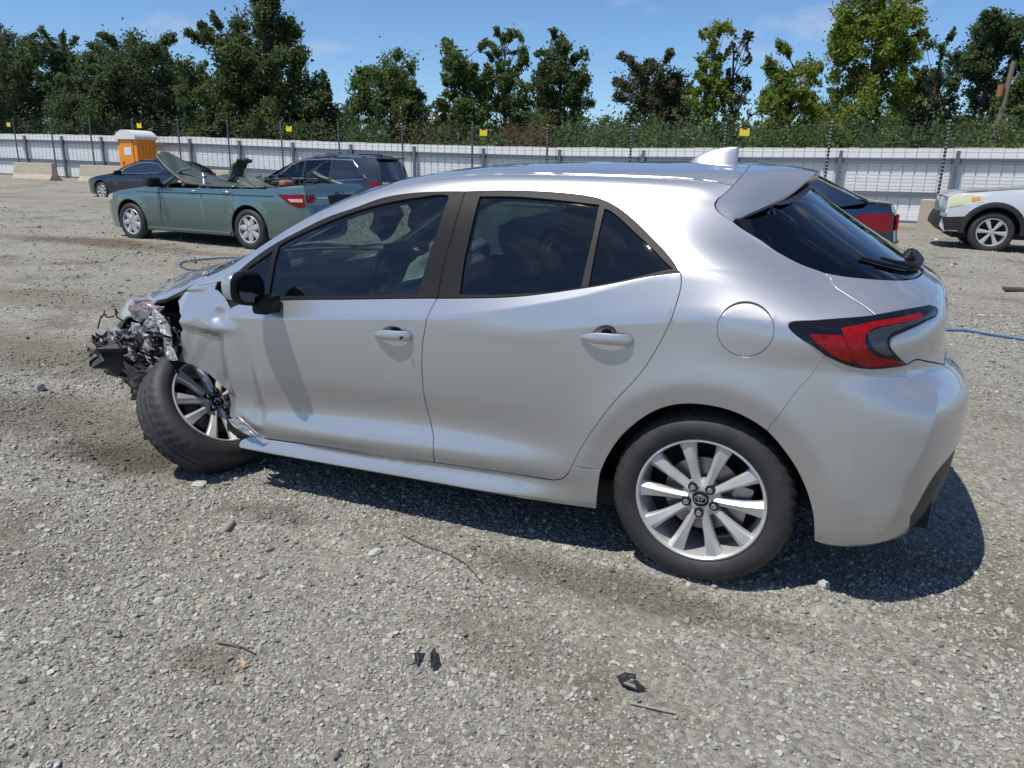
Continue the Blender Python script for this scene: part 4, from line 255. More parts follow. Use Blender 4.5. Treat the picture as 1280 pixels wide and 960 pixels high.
class MB:
    """collects primitives into one mesh"""
    def __init__(s): s.V = []; s.F = []; s.M = []; s.n = 0
    def add(s, V, F, mi=0):
        s.V.extend([tuple(v) for v in V]); s.F.extend([tuple(i+s.n for i in f) for f in F]); s.M.extend([mi]*len(F)); s.n += len(V)
    def box(s, c, d, rot=None, mi=0, taper=None):
        c = Vector(c); hx, hy, hz = d[0]/2, d[1]/2, d[2]/2; V = []
        for z in (-1, 1):
            k = taper if (taper and z == 1) else 1
            for x, y in ((-1, -1), (1, -1), (1, 1), (-1, 1)):
                v = Vector((x*hx*k, y*hy*k, z*hz)); V.append((rot @ v if rot else v)+c)
        s.add(V, [(3, 2, 1, 0), (4, 5, 6, 7), (0, 1, 5, 4), (1, 2, 6, 5), (2, 3, 7, 6), (3, 0, 4, 7)], mi)
    def bbox(s, c, d, b=.01, rot=None, mi=0):
        """box with chamfered edges"""
        bm = bmesh.new(); bmesh.ops.create_cube(bm, size=1)
        for v in bm.verts: v.co = Vector((v.co.x*d[0], v.co.y*d[1], v.co.z*d[2]))
        bmesh.ops.bevel(bm, geom=bm.edges[:], offset=b, segments=2, affect='EDGES', profile=.6)
        V = [((rot @ v.co) if rot else v.co)+Vector(c) for v in bm.verts]; F = [[v.index for v in f.verts] for f in bm.faces]
        s.add(V, F, mi); bm.free()
    def tube(s, pts, r, seg=8, mi=0, caps=True):
        pts = [Vector(p) for p in pts]; n = len(pts); rr = r if hasattr(r, '__len__') else [r]*n; V = []; F = []
        up = Vector((0, 0, 1)); prev = None
        for i, p in enumerate(pts):
            t = (pts[min(i+1, n-1)]-pts[max(i-1, 0)]).normalized()
            if prev is None: a = t.orthogonal().normalized()
            else:
                a = prev-t*prev.dot(t); a = a.normalized() if a.length > 1e-6 else t.orthogonal().normalized()
            prev = a; b = t.cross(a)
            for k in range(seg):
                q = 2*math.pi*k/seg; V.append(p+(a*math.cos(q)+b*math.sin(q))*rr[i])
        for i in range(n-1):
            for k in range(seg):
                k2 = (k+1) % seg; F.append((i*seg+k, i*seg+k2, (i+1)*seg+k2, (i+1)*seg+k))
        if caps: F.append(tuple(range(seg))[::-1]); F.append(tuple((n-1)*seg+k for k in range(seg)))
        s.add(V, F, mi)
    def cyl(s, p0, p1, r0, r1=None, seg=16, mi=0): s.tube([p0, p1], [r0, r0 if r1 is None else r1], seg, mi)
    def lathe(s, prof, seg=48, mi=0, axis='y', closed=False, M=None):
        """prof: [(radius, along axis)]"""
        V = []; F = []; n = len(prof)
        for k in range(seg):
            q = 2*math.pi*k/seg; c, sn = math.cos(q), math.sin(q)
            for r, a in prof:
                v = Vector((r*c, a, r*sn)) if axis == 'y' else Vector((r*c, r*sn, a)); V.append(M @ v if M else v)
        for k in range(seg):
            k2 = (k+1) % seg
            for i in range(n if closed else n-1):
                j = (i+1) % n; F.append((k*n+i, k*n+j, k2*n+j, k2*n+i))
        s.add(V, F, mi)
    def build(s, name, mats, parent=None, smooth=None, label=None):
        if not isinstance(mats, (list, tuple)): mats = [mats]
        o = meshobj(name, s.V, s.F, None, parent, mats=mats, fm=s.M, label=label)
        if smooth is not None:
            me = o.data; me.polygons.foreach_set('use_smooth', np.ones(len(me.polygons), dtype=bool)); me.update()
            bm = bmesh.new(); bm.from_mesh(me); bmesh.ops.recalc_face_normals(bm, faces=bm.faces[:])
            for e in bm.edges:
                if len(e.link_faces) == 2 and e.calc_face_angle(0) > math.radians(smooth): e.smooth = False
            bm.to_mesh(me); bm.free()
        return o
def inside(P, poly):
    """even-odd test, P (n,2)"""
    x, y = P[:, 0], P[:, 1]; q = np.asarray(poly); x1, y1 = q[:, 0], q[:, 1]; x2, y2 = np.roll(x1, -1), np.roll(y1, -1)
    r = np.zeros(len(P), bool)
    for a, b, c, d in zip(x1, y1, x2, y2):
        if b == d: continue
        m = ((b > y) != (d > y)) & (x < (c-a)*(y-b)/(d-b)+a); r ^= m
    return r
def shrink(poly, d):
    P = np.asarray(poly, float); A = .5*np.sum(P[:, 0]*np.roll(P[:, 1], -1)-np.roll(P[:, 0], -1)*P[:, 1]); s = 1 if A > 0 else -1
    e = np.roll(P, -1, 0)-P; L = np.maximum(np.linalg.norm(e, axis=1), 1e-9)[:, None]; n = np.stack([-e[:, 1], e[:, 0]], 1)/L*s
    m = n+np.roll(n, 1, 0); l2 = np.maximum((m**2).sum(1), .35)[:, None]
    Q = P+m*2/l2*d
    lock = np.abs(P[:, 0]-UE) < 1e-4; Q[lock, 0] = UE
    lock = np.abs(P[:, 1]-1.9) < 1e-4; Q[lock, 1] = 1.9
    Q[:, 1] = np.clip(Q[:, 1], 0, 1.9)
    return Q
def panel(name, key, mat, parent, off=0., inset=.0022, depth=.014, sides='LR', du=.016, dv=.016, label=None, loops=None, round_=.0016, surf=None, surfn=None):
    """cut a piece of the body surface along its outline, give it rounded edges and a return flange"""
    loops = loops or OUTL[key]; fs = surf or S; fn = surfn or SN
    L = [shrink(l, inset if i == 0 else -inset) for i, l in enumerate(loops)]
    P = L[0]; lo, hi = P.min(0), P.max(0)
    us = np.arange(math.floor(lo[0]/du)*du, hi[0]+du, du)
    vs = [lo[1]]
    kn = [k for k in list(KN)+[.1225, .19, .32, .45, .56, .68, .815] if lo[1] < k < hi[1]]
    ks = sorted(set([lo[1]]+kn+[hi[1]])); vs = []
    for a, b in zip(ks[:-1], ks[1:]):
        n = max(1, int(round((b-a)/dv))); vs += [a+(b-a)*k/n for k in range(n)]
    vs.append(hi[1])
    G = np.array([(u, v) for u in us for v in vs])
    m = inside(G, P)
    for h in L[1:]: m &= ~inside(G, h)
    G = G[m]
    allp = np.vstack(L)      # drop grid points hugging the outline
    if len(G):
        d = np.concatenate([np.sqrt(((g_[:, None, :]-allp[None, :, :])**2).sum(2)).min(1) for g_ in np.array_split(G, max(1, len(G)//1500))]); G = G[d > .0055]
    V2 = [Vector(p) for p in allp]+[Vector(p) for p in G]; E = []; k = 0
    for l in L:
        n = len(l); E += [(k+i, k+(i+1) % n) for i in range(n)]; k += n
    r = delaunay_2d_cdt(V2, E, [], 0, 1e-6)
    V = np.array([tuple(v) for v in r[0]]); F = np.array([tuple(f) for f in r[2]])
    c = V[F].mean(1); m = inside(c, L[0])
    for h in L[1:]: m &= ~inside(c, h)
    F = F[m]
    used = np.unique(F); remap = -np.ones(len(V), int); remap[used] = np.arange(len(used)); V = V[used]; F = remap[F]
    N = fn(V[:, 0], V[:, 1]); X = fs(V[:, 0], V[:, 1])+N*off
    # orient
    fnrm = np.cross(X[F[:, 1]]-X[F[:, 0]], X[F[:, 2]]-X[F[:, 0]]); flip = (fnrm*N[F[:, 0]]).sum(1) < 0; F[flip] = F[flip][:, ::-1]
    cen = (np.abs(V[:, 0]-UE) < 1e-5) | (np.abs(V[:, 1]-1.9) < 1e-5)
    X[cen, 1] = 0; N[cen, 1] = 0; N[cen] /= np.maximum(np.linalg.norm(N[cen], axis=1), 1e-9)[:, None]
    cnt = {}
    for f in F:
        for a, b in ((f[0], f[1]), (f[1], f[2]), (f[2], f[0])):
            key_ = (min(a, b), max(a, b)); cnt[key_] = None if key_ in cnt else (a, b)
    be = [e for e in cnt.values() if e is not None and not (cen[e[0]] and cen[e[1]])]
    out = np.zeros_like(X)
    for a, b in be:
        o_ = np.cross(X[b]-X[a], N[a]); out[a] += o_; out[b] += o_
    bv = sorted(set([i for e in be for i in e])); idx = {b: i for i, b in enumerate(bv)}; nb = len(bv); n0 = len(X)
    o_ = out[bv]; o_ /= np.maximum(np.linalg.norm(o_, axis=1), 1e-9)[:, None]
    cb = cen[bv]; o_[cb, 1] = 0
    r1 = X[bv]+o_*round_-N[bv]*round_*.9; r2 = r1-N[bv]*depth
    XX = np.vstack([X, r1, r2]); NN = np.vstack([N, o_*.95+N[bv]*.25, o_])
    FF = [tuple(f) for f in F]
    for a, b in be:
        i, j = idx[a], idx[b]; FF.append((b, a, n0+i, n0+j)); FF.append((n0+j, n0+i, n0+nb+i, n0+nb+j))
    NN /= np.maximum(np.linalg.norm(NN, axis=1), 1e-9)[:, None]
    XR = XX*np.array([1, -1, 1]); NR = NN*np.array([1, -1, 1]); FR = [tuple(reversed(f)) for f in FF]
    res = []
    if sides == 'J':
        n = len(XX); res.append(meshobj(name, np.vstack([XX, XR]), FF+[tuple(i+n for i in f) for f in FR], mat, parent, np.vstack([NN, NR]), label=label))
    else:
        if 'L' in sides: res.append(meshobj(name, XX, FF, mat, parent, NN, label=label))
        if 'R' in sides: res.append(meshobj(name, XR, FR, mat, parent, NR))
    return res
# ---------------------------------------------------------------- materials of vehicles
def paint_mat(name, base, metal=.6, rough=.35, dirt=None, flake=True):
    m = mk_mat(name, base, rough, metal, coat=1., coat_r=.025)
    nt = m.node_tree; b = nt.nodes['Principled BSDF']; tc = nt.nodes['Texture Coordinate']
    if dirt:
        # road dust thrown up along the sills: scattered film, thicker low down
        n = nt.nodes.new('ShaderNodeTexNoise'); n.inputs['Scale'].default_value = 7; n.inputs['Detail'].default_value = 8; n.inputs['Roughness'].default_value = .7
        sp = nt.nodes.new('ShaderNodeSeparateXYZ'); geo = nt.nodes.new('ShaderNodeNewGeometry')
        mr = nt.nodes.new('ShaderNodeMapRange'); mr.inputs[1].default_value = .15; mr.inputs[2].default_value = .75; mr.inputs[3].default_value = .55; mr.inputs[4].default_value = .0
        mu = nt.nodes.new('ShaderNodeMath'); mu.operation = 'MULTIPLY'
        mx = nt.nodes.new('ShaderNodeMixRGB'); mx.inputs[1].default_value = (*base, 1); mx.inputs[2].default_value = (*dirt, 1)
        nt.links.new(tc.outputs['Object'], n.inputs['Vector']); nt.links.new(geo.outputs['Position'], sp.inputs[0]); nt.links.new(sp.outputs[2], mr.inputs[0])
        nt.links.new(n.outputs['Fac'], mu.inputs[0]); nt.links.new(mr.outputs[0], mu.inputs[1]); nt.links.new(mu.outputs[0], mx.inputs[0]); nt.links.new(mx.outputs[0], b.inputs['Base Color'])
        sb = nt.nodes.new('ShaderNodeMath'); sb.operation = 'SUBTRACT'; sb.inputs[0].default_value = 1.; nt.links.new(mu.outputs[0], sb.inputs[1]); nt.links.new(sb.outputs[0], b.inputs['Coat Weight'])
    if flake:
        v = nt.nodes.new('ShaderNodeTexNoise'); v.inputs['Scale'].default_value = 5; v.inputs['Detail'].default_value = 3
        bp = nt.nodes.new('ShaderNodeBump'); bp.inputs['Strength'].default_value = .12; bp.inputs['Distance'].default_value = .004
        nt.links.new(tc.outputs['Object'], v.inputs['Vector']); nt.links.new(v.outputs['Fac'], bp.inputs['Height']); nt.links.new(bp.outputs[0], b.inputs['Coat Normal'])
    return m
M_SILVER = paint_mat('silver_paint', (.50, .51, .525), .70, .35, dirt=(.36, .33, .28))
M_TRIM = mk_mat('satin_black_trim', (.014, .014, .015), .5, spec=.18, bump=(600, .05, .0005))
M_GLOSSB = mk_mat('gloss_black', (.006, .006, .008), .16, spec=.35, coat=.25)
M_PLAST = mk_mat('black_plastic', (.022, .022, .023), .55, bump=(400, .15, .0008), vary=(9, .35, (.06, .055, .05)))
M_DARK = mk_mat('underbody_black', (.012, .012, .012), .8)
M_RUB = mk_mat('tyre_rubber', (.022, .022, .023), .62, vary=(14, .5, (.055, .052, .048)), bump=(160, .2, .001))
M_ALLOY = mk_mat('alloy_wheel', (.58, .58, .575), .42, .45, coat=.4, vary=(20, .3, (.42, .38, .32)))
M_STEEL = mk_mat('bare_steel', (.42, .41, .40), .35, .9, vary=(25, .5, (.18, .13, .10)), bump=(60, .2, .002))
M_CHROME = mk_mat('chrome', (.75, .75, .76), .12, 1.)
M_GLASS = glass_mat('tinted_side_glass', (.30, .42, .39), smudge=.02)
M_GLASSD = glass_mat('privacy_glass', (.19, .26, .27), smudge=.012)
M_HGLASS = glass_mat('hatch_glass', (.02, .03, .045))
M_WS = glass_mat('windscreen_glass', (.55, .66, .62), smudge=.06)
M_RED = mk_mat('red_lens', (.26, .003, .003), .18, spec=.4, vary=(60, .7, (.10, .001, .001)), bump=(170, .3, .001))
M_DRED = mk_mat('dark_red_lens', (.16, .004, .006), .08, coat=1)
M_CLEAR = mk_mat('clear_reflector', (.05, .053, .06), .13, .5, coat=1, bump=(90, .5, .002))
M_SEAT = mk_mat('seat_fabric', (.030, .030, .033), .9, bump=(500, .3, .001))
M_MIRROR = mk_mat('mirror_silvering', (.10, .11, .12), .05, 1.)
# ---------------------------------------------------------------- the silver hatchback
CAR = thing('hatchback_car', 'silver five-door hatchback with its front end crushed, filling the foreground', 'car')
panel('body_shell', 'body_shell', M_SILVER, CAR, sides='J', inset=.0018)
for o in panel('fuel_door', 'fuel_door', M_SILVER, CAR, off=.0005, sides='L'): pass
panel('rocker_moulding', 'rocker_moulding', M_SILVER, CAR, inset=.0028)
panel('rear_bumper', 'rear_bumper', M_SILVER, CAR, sides='J', off=.001, du=.010, dv=.014)
panel('bumper_valance', 'bumper_valance', M_PLAST, CAR, sides='J', off=-.006)
panel('hatch_lid', 'hatch_lid', M_SILVER, CAR, sides='J', inset=.003)
panel('hatch_glass', 'hatch_glass', M_HGLASS, CAR, sides='J', off=.001, inset=.003, depth=.004)
panel('windscreen', 'windshield', M_WS, CAR, sides='J', off=0, depth=.004)
def find_uv(x, z):
    v = np.linspace(.3, .84, 400); P = S(np.full(400, x), v); return x, float(v[np.abs(P[:, 2]-z).argmin()])
SCOOPS = {'front_door': find_uv(1.202, .796), 'rear_door': find_uv(.362, .868)}
def ell(c): return np.array([(c[0]+.0405*math.cos(q), c[1]+.034*math.sin(q)) for q in np.linspace(0, 2*math.pi, 32, endpoint=False)])
fdoor = panel('front_door', 'front_door', M_SILVER, CAR, inset=.003, loops=[OUTL['front_door'][0], ell(SCOOPS['front_door'])])
rdoor = panel('rear_door', 'rear_door', M_SILVER, CAR, inset=.003, loops=[OUTL['rear_door'][0], ell(SCOOPS['rear_door'])])
for k, s in enumerate('LR'):
    panel('window_frame', 'front_window_frame', M_TRIM, fdoor[k], sides=s, off=.001, depth=.03)
    panel('window_frame', 'rear_window_frame', M_TRIM, rdoor[k], sides=s, off=.001, depth=.03)
    panel('window', 'front_window', M_GLASS, fdoor[k], sides=s, off=-.007, depth=.002, inset=-.004)
    panel('quarter_window', 'front_quarter_window', M_GLASSD, fdoor[k], sides=s, off=-.006, depth=.002, inset=-.004)
    panel('window', 'rear_window', M_GLASSD, rdoor[k], sides=s, off=-.007, depth=.002, inset=-.004)
    panel('quarter_window', 'rear_quarter_window', M_GLASSD, rdoor[k], sides=s, off=-.006, depth=.002, inset=-.004)
# tail lamps
tl = panel('tail_light', 'tail_light', M_GLOSSB, CAR, off=.006, inset=.002)
for k, s in enumerate('LR'):
    panel('red_lens', 'red_outer', M_RED, tl[k], sides=s, off=.009, inset=-.0005, depth=.004)
    panel('red_lens', 'red_inner', M_RED, tl[k], sides=s, off=.009, inset=-.0008, depth=.004)
    panel('clear_lens', 'clear_lens', M_CLEAR, tl[k], sides=s, off=.008, inset=.0015, depth=.004)
# rounded front fender and scraps (left side only is bent; the panel itself carries the dents)
panel('front_fender', 'front_fender', M_SILVER, CAR, sides='L', du=.012, dv=.012, off=-.002, inset=.001)
panel('fender_scrap', 'fender_scrap', M_SILVER, CAR, sides='L', du=.012, dv=.012, off=-.012, inset=.0)
# ---- spoiler over the hatch glass
def make_spoiler():
    g = [(-.30, 1.9), (-.30, 1.62), (-.30, 1.45), (-.298, 1.372), (-.275, 1.335), (-.24, 1.305), (-.235, 1.275), (-.255, 1.235), (-.275, 1.20)]
    # front edge along the gap line of the shell, rear edge free
    gl = [tuple(p) for p in OUTL['body_shell'][0]]
    i0 = min(range(len(gl)), key=lambda i: abs(gl[i][0]+.30)+abs(gl[i][1]-1.9))
    i1 = min(range(len(gl)), key=lambda i: abs(gl[i][0]+.2646)+abs(gl[i][1]-1.1978))
    seg_ = gl[i0:i1+1] if i0 < i1 else gl[i1:i0+1][::-1]
    fr = S(np.array([p[0] for p in seg_]), np.array([p[1] for p in seg_]))
    nf = SN(np.array([p[0] for p in seg_]), np.array([p[1] for p in seg_]))
    d = np.r_[0, np.cumsum(np.linalg.norm(np.diff(fr, axis=0), axis=1))]; d /= d[-1]
    T = np.linspace(0, 1, 40)
    F = np.stack([np.interp(T, d, fr[:, k]) for k in range(3)], 1); NF = np.stack([np.interp(T, d, nf[:, k]) for k in range(3)], 1)
    F[:, 0] -= .004
    # rear edge: centre to corner, then down the side blade to the tip on the glass
    rk = np.array(SPOILER_REAR); dr = np.r_[0, np.cumsum(np.linalg.norm(np.diff(rk, axis=0), axis=1))]; dr /= dr[-1]
    dk = SPOILER_T
    R_ = np.stack([nspline(dk, rk[:, k])(T) for k in range(3)], 1)
    n = 9; V = []; Fc = []
    for i in range(40):
        a, b = F[i], R_[i]; w = np.linalg.norm(b-a)
        for j in range(n):
            t = j/(n-1); p = a+(b-a)*t
            p = p+NF[i]*(.010*math.sin(math.pi*t)*(w/.25)+(0))
            V.append(p)
        # underside lip
    for i in range(39):
        for j in range(n-1):
            Fc.append((i*n+j, i*n+j+1, (i+1)*n+j+1, (i+1)*n+j))
    nv = len(V)
    und = np.array([.03, 0, -.022])
    for i in range(40): V.append(R_[i]+np.array([.004, 0, -.012])); 
    for i in range(40): V.append(F[i]*.45+R_[i]*.55+np.array([.0, -.015 if i > 25 else 0, -.030]))
    for i in range(40): V.append(F[i]+np.array([0, -.02 if i > 25 else 0, -.035]))
    for i in range(39):
        Fc.append((i*n+n-1, nv+i, nv+i+1, (i+1)*n+n-1)); Fc.append((nv+i, nv+40+i, nv+41+i, nv+i+1)); Fc.append((nv+40+i, nv+80+i, nv+81+i, nv+41+i))
        Fc.append((nv+80+i, i*n, (i+1)*n, nv+81+i))
    V = np.array(V); m = len(V); V2 = np.vstack([V, V*np.array([1, -1, 1])]); F2 = Fc+[tuple(reversed([q+m for q in f])) for f in Fc]
    o = meshobj('roof_spoiler', V2, F2, M_SILVER, CAR, smooth=True)
    bm = bmesh.new(); bm.from_mesh(o.data); bmesh.ops.remove_doubles(bm, verts=bm.verts[:], dist=2e-4); bmesh.ops.recalc_face_normals(bm, faces=bm.faces[:])
    for e in bm.edges:
        if len(e.link_faces) == 2 and e.calc_face_angle(0) > math.radians(38): e.smooth = False
    bm.to_mesh(o.data); bm.free()
SPOILER_REAR = [(-.235, 0, 1.412), (-.232, .20, 1.410), (-.218, .34, 1.400), (-.195, .405, 1.375), (-.135, .50, 1.322), (-.07, .575, 1.285), (.005, .648, 1.247)]
SPOILER_T = [0, .28, .48, .60, .78, .89, 1.]
make_spoiler()
def wiper():
    b = MB(); us = [-1.20, -1.10, -1.0, -.92, -.84, -.79]; vs = [.90, .885, .88, .885, .905, .93]
    P = S(np.array(us), np.array(vs))+SN(np.array(us), np.array(vs))*.022; b.tube([tuple(p) for p in P], [.016, .015, .012, .010, .007, .005], 8)
    us = [-1.02, -.93, -.86, -.79, -.73]; vs = [.872, .875, .893, .92, .955]; P = S(np.array(us), np.array(vs))+SN(np.array(us), np.array(vs))*.009; b.tube([tuple(p) for p in P], .006, 6)
    p = S(-1.24, .90)[0]+SN(-1.24, .90)[0]*.020; q = SN(-1.24, .90)[0]; b.tube([Vector(p)-Vector(q)*.03, Vector(p), Vector(p)+Vector(q)*.012], [.030, .026, .014], 14)
    b.build('rear_wiper', M_TRIM, CAR, smooth=60)
wiper()
for s_ in (1, -1):     # pressed moulding along the roof ditch
    us = np.linspace(1.25, -.285, 40); P = S(us, np.full(40, 1.338))*np.array([1, s_, 1]); b = MB(); b.tube([tuple(p) for p in P], .0045, 6); b.build('roof_moulding', M_SILVER, CAR, smooth=60)
# ---- shark-fin aerial
def make_fin():
    V = []; F = []; n = 16; prof = []
    x0, x1 = .285, .088; zt = 1.503
    for i in range(n+1):
        t = i/n; x = x0+(x1-x0)*t; zb = 1.437-.004*t
        h = (zt-zb)*min(1, (math.sin(min(1, t*1.08)*math.pi/2))**.68); w = .036*math.sin(math.pi*min(1, .12+.8*t))**.6
        for k in range(9):
            q = math.pi*k/8; y = w*math.cos(q); s = math.sin(q)**(1.3)
            V.append((x+(.0 if t < 1 else 0)-(.0), y*(1-.72*math.sin(q)**1.0 if 0 < k < 8 else 1), zb+h*s))
    for i in range(n):
        for k in range(8): F.append((i*9+k, i*9+k+1, (i+1)*9+k+1, (i+1)*9+k))
    F.append(tuple(n*9+k for k in range(9)))
    V.append((x1, 0, zt))
    o = meshobj('roof_aerial', V, F, M_SILVER, CAR, smooth=True)
make_fin()
# ---- dark inner shell so that gaps and arches read black, with a floor
def inner_shell():
    us = np.r_[np.linspace(UE, -.32, 24), np.linspace(-.28, 2.30, 60)]; vs = np.linspace(0.04, .84, 16); V = []; F = []
    for u in us:
        X = S(np.full(len(vs), u), vs, raw=False); V += list(X-SN(np.full(len(vs), u), vs)*.022)
    n = len(vs)
    P = np.array(V)
    for i in range(len(us)-1):
        for j in range(n-1):
            q = (i*n+j, i*n+j+1, (i+1)*n+j+1, (i+1)*n+j); c = P[list(q)].mean(0)
            if math.hypot(c[0], c[2]-.316) < .385 or (c[0] > 1.93 and c[2] < .68): continue
            F.append(q)
    V2 = np.vstack([P, P*np.array([1, -1, 1])]); m = len(P); F2 = F+[tuple(reversed([k+m for k in f])) for f in F]
    meshobj('inner_structure', V2, F2, M_DARK, CAR, smooth=True)
    b = MB()
    b.box((.95, 0, .23), (2.5, 1.5, .10)); b.box((-.45, 0, .36), (.55, 1.30, .20))
    for s in (-1, 1):    # wheel wells
        prof = [(.40, s*.862), (.40, s*.62), (.10, s*.60)]
        seg = 28; V = []; n = len(prof)
        for k in range(seg+1):
            q = math.pi*(1.12*k/seg-.06)
            for r, y in prof: V.append((r*math.cos(q), y, .316+r*math.sin(q)))
        b.add(V, [(k*n+i, k*n+i+1, (k+1)*n+i+1, (k+1)*n+i) for k in range(seg) for i in range(n-1)])
    b.build('floor_pan', M_DARK, CAR)
    b = MB(); b.tube([(-.05, -.7, .32), (-.05, .7, .32)], .035); b.tube([(-.62, -.5, .26), (-.55, .0, .25), (-.62, .5, .26)], .05); b.build('rear_axle', M_STEEL, CAR)
inner_shell()
# ---- wheels
def wheel_parts(parent, M, tyre=True, flat=0.):
    """one alloy wheel on matrix M (local: y outward, x forward, z up)"""
    b = MB(); prof = []
    # tyre section, y from outer face (0 = rim face plane)
    yo, yi = .012, -.215
    prof = [(.222, -.006), (.232, .004), (.252, .013), (.272, .012), (.290, .004), (.303, -.008), (.3115, -.022), (.3145, -.036)]
    tr = []
    for (a, bb) in ((-.036, -.052), (-.060, -.094), (-.102, -.136), (-.144, -.160)):
        tr += [(.3155, a-.002), (.316, bb+.002), (.308, bb-.001), (.308, bb-.006)]
    prof += tr+[(.3145, -.168), (.310, -.182), (.296, -.198), (.27, -.212), (.24, -.205), (.222, -.19)]
    b.lathe(prof, 180); n_ = len(prof)     # cross cuts in the tread ribs
    for q in range(180):
        for i in range(n_):
            v = b.V[q*n_+i]; rr = math.hypot(v[0], v[2]); a_ = v[1]
            cut = (q+int((a_+.2)*60)) % 4 == 0
            if rr > .3095 and cut and (a_ > -.062 or a_ < -.135): k_ = (rr-.006)/rr; b.V[q*n_+i] = (v[0]*k_, a_, v[2]*k_)
            elif .295 < rr < .3125 and cut and a_ > -.03: k_ = (rr-.003)/rr; b.V[q*n_+i] = (v[0]*k_, a_-.001, v[2]*k_)
    b.V = [M @ Vector(v) for v in b.V]
    ty = b.build('tyre', M_RUB, parent, smooth=40)
    # rim: lip, barrel and ten spokes
    r = MB(); r.lathe([(.2235, -.014), (.2245, -.004), (.222, .001), (.217, .0015), (.2125, -.003), (.2095, -.014), (.204, -.05), (.198, -.10), (.205, -.17), (.212, -.19)], 96)
    for k in range(5):
        L0 = math.radians(58+72*k)
        for sg in (-1, 1):
            A = L0+sg*math.radians(18.6); rad = Vector((math.cos(A), 0, math.sin(A))); tan = Vector((-math.sin(A), 0, math.cos(A)))*sg
            st = []
            for (rr, w0, w1, wr, y, d) in ((.045, -.018, .016, .002, -.020, .026), (.075, -.0165, .014, .001, -.019, .026), (.11, -.017, .0155, .003, -.014, .026), (.15, -.020, .0195, .006, -.010, .028), (.185, -.025, .025, .009, -.009, .03), (.211, -.030, .031, .011, -.010, .03)):
                st.append([rad*rr+tan*w0+Vector((0, y-d, 0)), rad*rr+tan*w0+Vector((0, y-.007, 0)), rad*rr+tan*(w0*.80)+Vector((0, y-.0015, 0)), rad*rr+tan*wr+Vector((0, y+.0035, 0)), rad*rr+tan*(w1*.82)+Vector((0, y-.006, 0)), rad*rr+tan*w1+Vector((0, y-.012, 0)), rad*rr+tan*w1+Vector((0, y-d, 0))])
            V = [v for s_ in st for v in s_]; F = []
            for i in range(5):
                for j in range(6): F.append((i*7+j, i*7+j+1, (i+1)*7+j+1, (i+1)*7+j) if sg > 0 else (i*7+j, (i+1)*7+j, (i+1)*7+j+1, i*7+j+1))
            r.add(V, F)
    r.lathe([(.001, -.022), (.030, -.022), (.034, -.021), (.052, -.024), (.068, -.032), (.070, -.06)], 40)
    r.V = [M @ Vector(v) for v in r.V]; rim = r.build('rim', M_ALLOY, parent, smooth=32)
    c = MB(); c.lathe([(.001, -.0165), (.024, -.0165), (.0272, -.018), (.029, -.023)], 32)
    c.V = [M @ Vector(v) for v in c.V]; cap = c.build('centre_cap', M_TRIM, parent, smooth=40)
    # emblem on the cap: an outer oval with a crossed pair of ovals
    e = MB()
    def oval(cx, cz, a, bz, rr):
        pts = [(cx+a*math.cos(q), -.0158, cz+bz*math.sin(q)) for q in np.linspace(0, 2*math.pi, 25)]; e.tube([M @ Vector(p) for p in pts], rr, 6, caps=False)
    oval(0, 0, .0205, .0150, .0021); oval(0, .0045, .0125, .0052, .0017); oval(0, -.0005, .0056, .0142, .0017)
    e.build('cap_emblem', M_CHROME, parent, smooth=40)
    for k in range(5):
        A = math.radians(58+72*k); p = Vector((math.cos(A)*.050, 0, math.sin(A)*.050)); n_ = MB()
        n_.tube([M @ (p+Vector((0, -.030, 0))), M @ (p+Vector((0, -.0165, 0)))], [.0185, .0175], 20, mi=0); n_.tube([M @ (p+Vector((0, -.028, 0))), M @ (p+Vector((0, -.010, 0))), M @ (p+Vector((0, -.008, 0)))], [.0105, .0105, .008], 6, mi=1)
        n_.build('lug_nut', [M_DARK, M_CHROME], parent, smooth=30)
    d = MB(); d.lathe([(.03, -.075), (.135, -.075), (.137, -.080), (.135, -.088), (.03, -.088)], 48)
    d.V = [M @ Vector(v) for v in d.V]; d.build('brake_disc', M_STEEL, parent, smooth=40)
    d = MB(); d.bbox((0, 0, 0), (.07, .07, .15), .012); Rm = Matrix.Rotation(math.radians(-15), 4, 'Y')
    d.V = [M @ (Rm @ (Vector(v)+Vector((-.125, -.09, .01)))) for v in d.V]; d.build('brake_caliper', M_STEEL, parent, smooth=40)
    bk = MB(); bk.lathe([(.001, -.16), (.19, -.16)], 32); bk.V = [M @ Vector(v) for v in bk.V]; bk.build('wheel_back', M_DARK, parent)
def wheel_empty():
    o = bpy.data.objects.new('wheel', None); COL.objects.link(o); o.parent = CAR; o.empty_display_size = .2; return o
RW = wheel_empty(); wheel_parts(RW, Matrix.Translation((0, .870, .312)) @ Matrix.Rotation(math.radians(3), 4, 'Y'))
RW2 = wheel_empty(); wheel_parts(RW2, Matrix.Translation((0, -.870, .312)) @ Matrix.Rotation(math.pi, 4, 'Z'))
# knocked-back front wheel: leaning out at the foot and turned towards the rear
FWR = (82, 38); _ax = Vector((-math.sin(math.radians(FWR[0]))*math.cos(math.radians(FWR[1])), math.cos(math.radians(FWR[0]))*math.cos(math.radians(FWR[1])), math.sin(math.radians(FWR[1])))); FWC = Vector((2.345, .70, .272))+_ax*.10
FWM = Matrix.Translation(FWC) @ Matrix.Rotation(math.radians(FWR[0]), 4, 'Z') @ Matrix.Rotation(math.radians(FWR[1]), 4, 'X') @ Matrix.Rotation(math.radians(20), 4, 'Y')
FW = wheel_empty(); FW['label'] = 'front wheel knocked out of line, leaning and turned to the rear'; wheel_parts(FW, FWM)
FW2 = wheel_empty(); wheel_parts(FW2, Matrix.Translation((2.60, -.870, .312)) @ Matrix.Rotation(math.pi, 4, 'Z'))
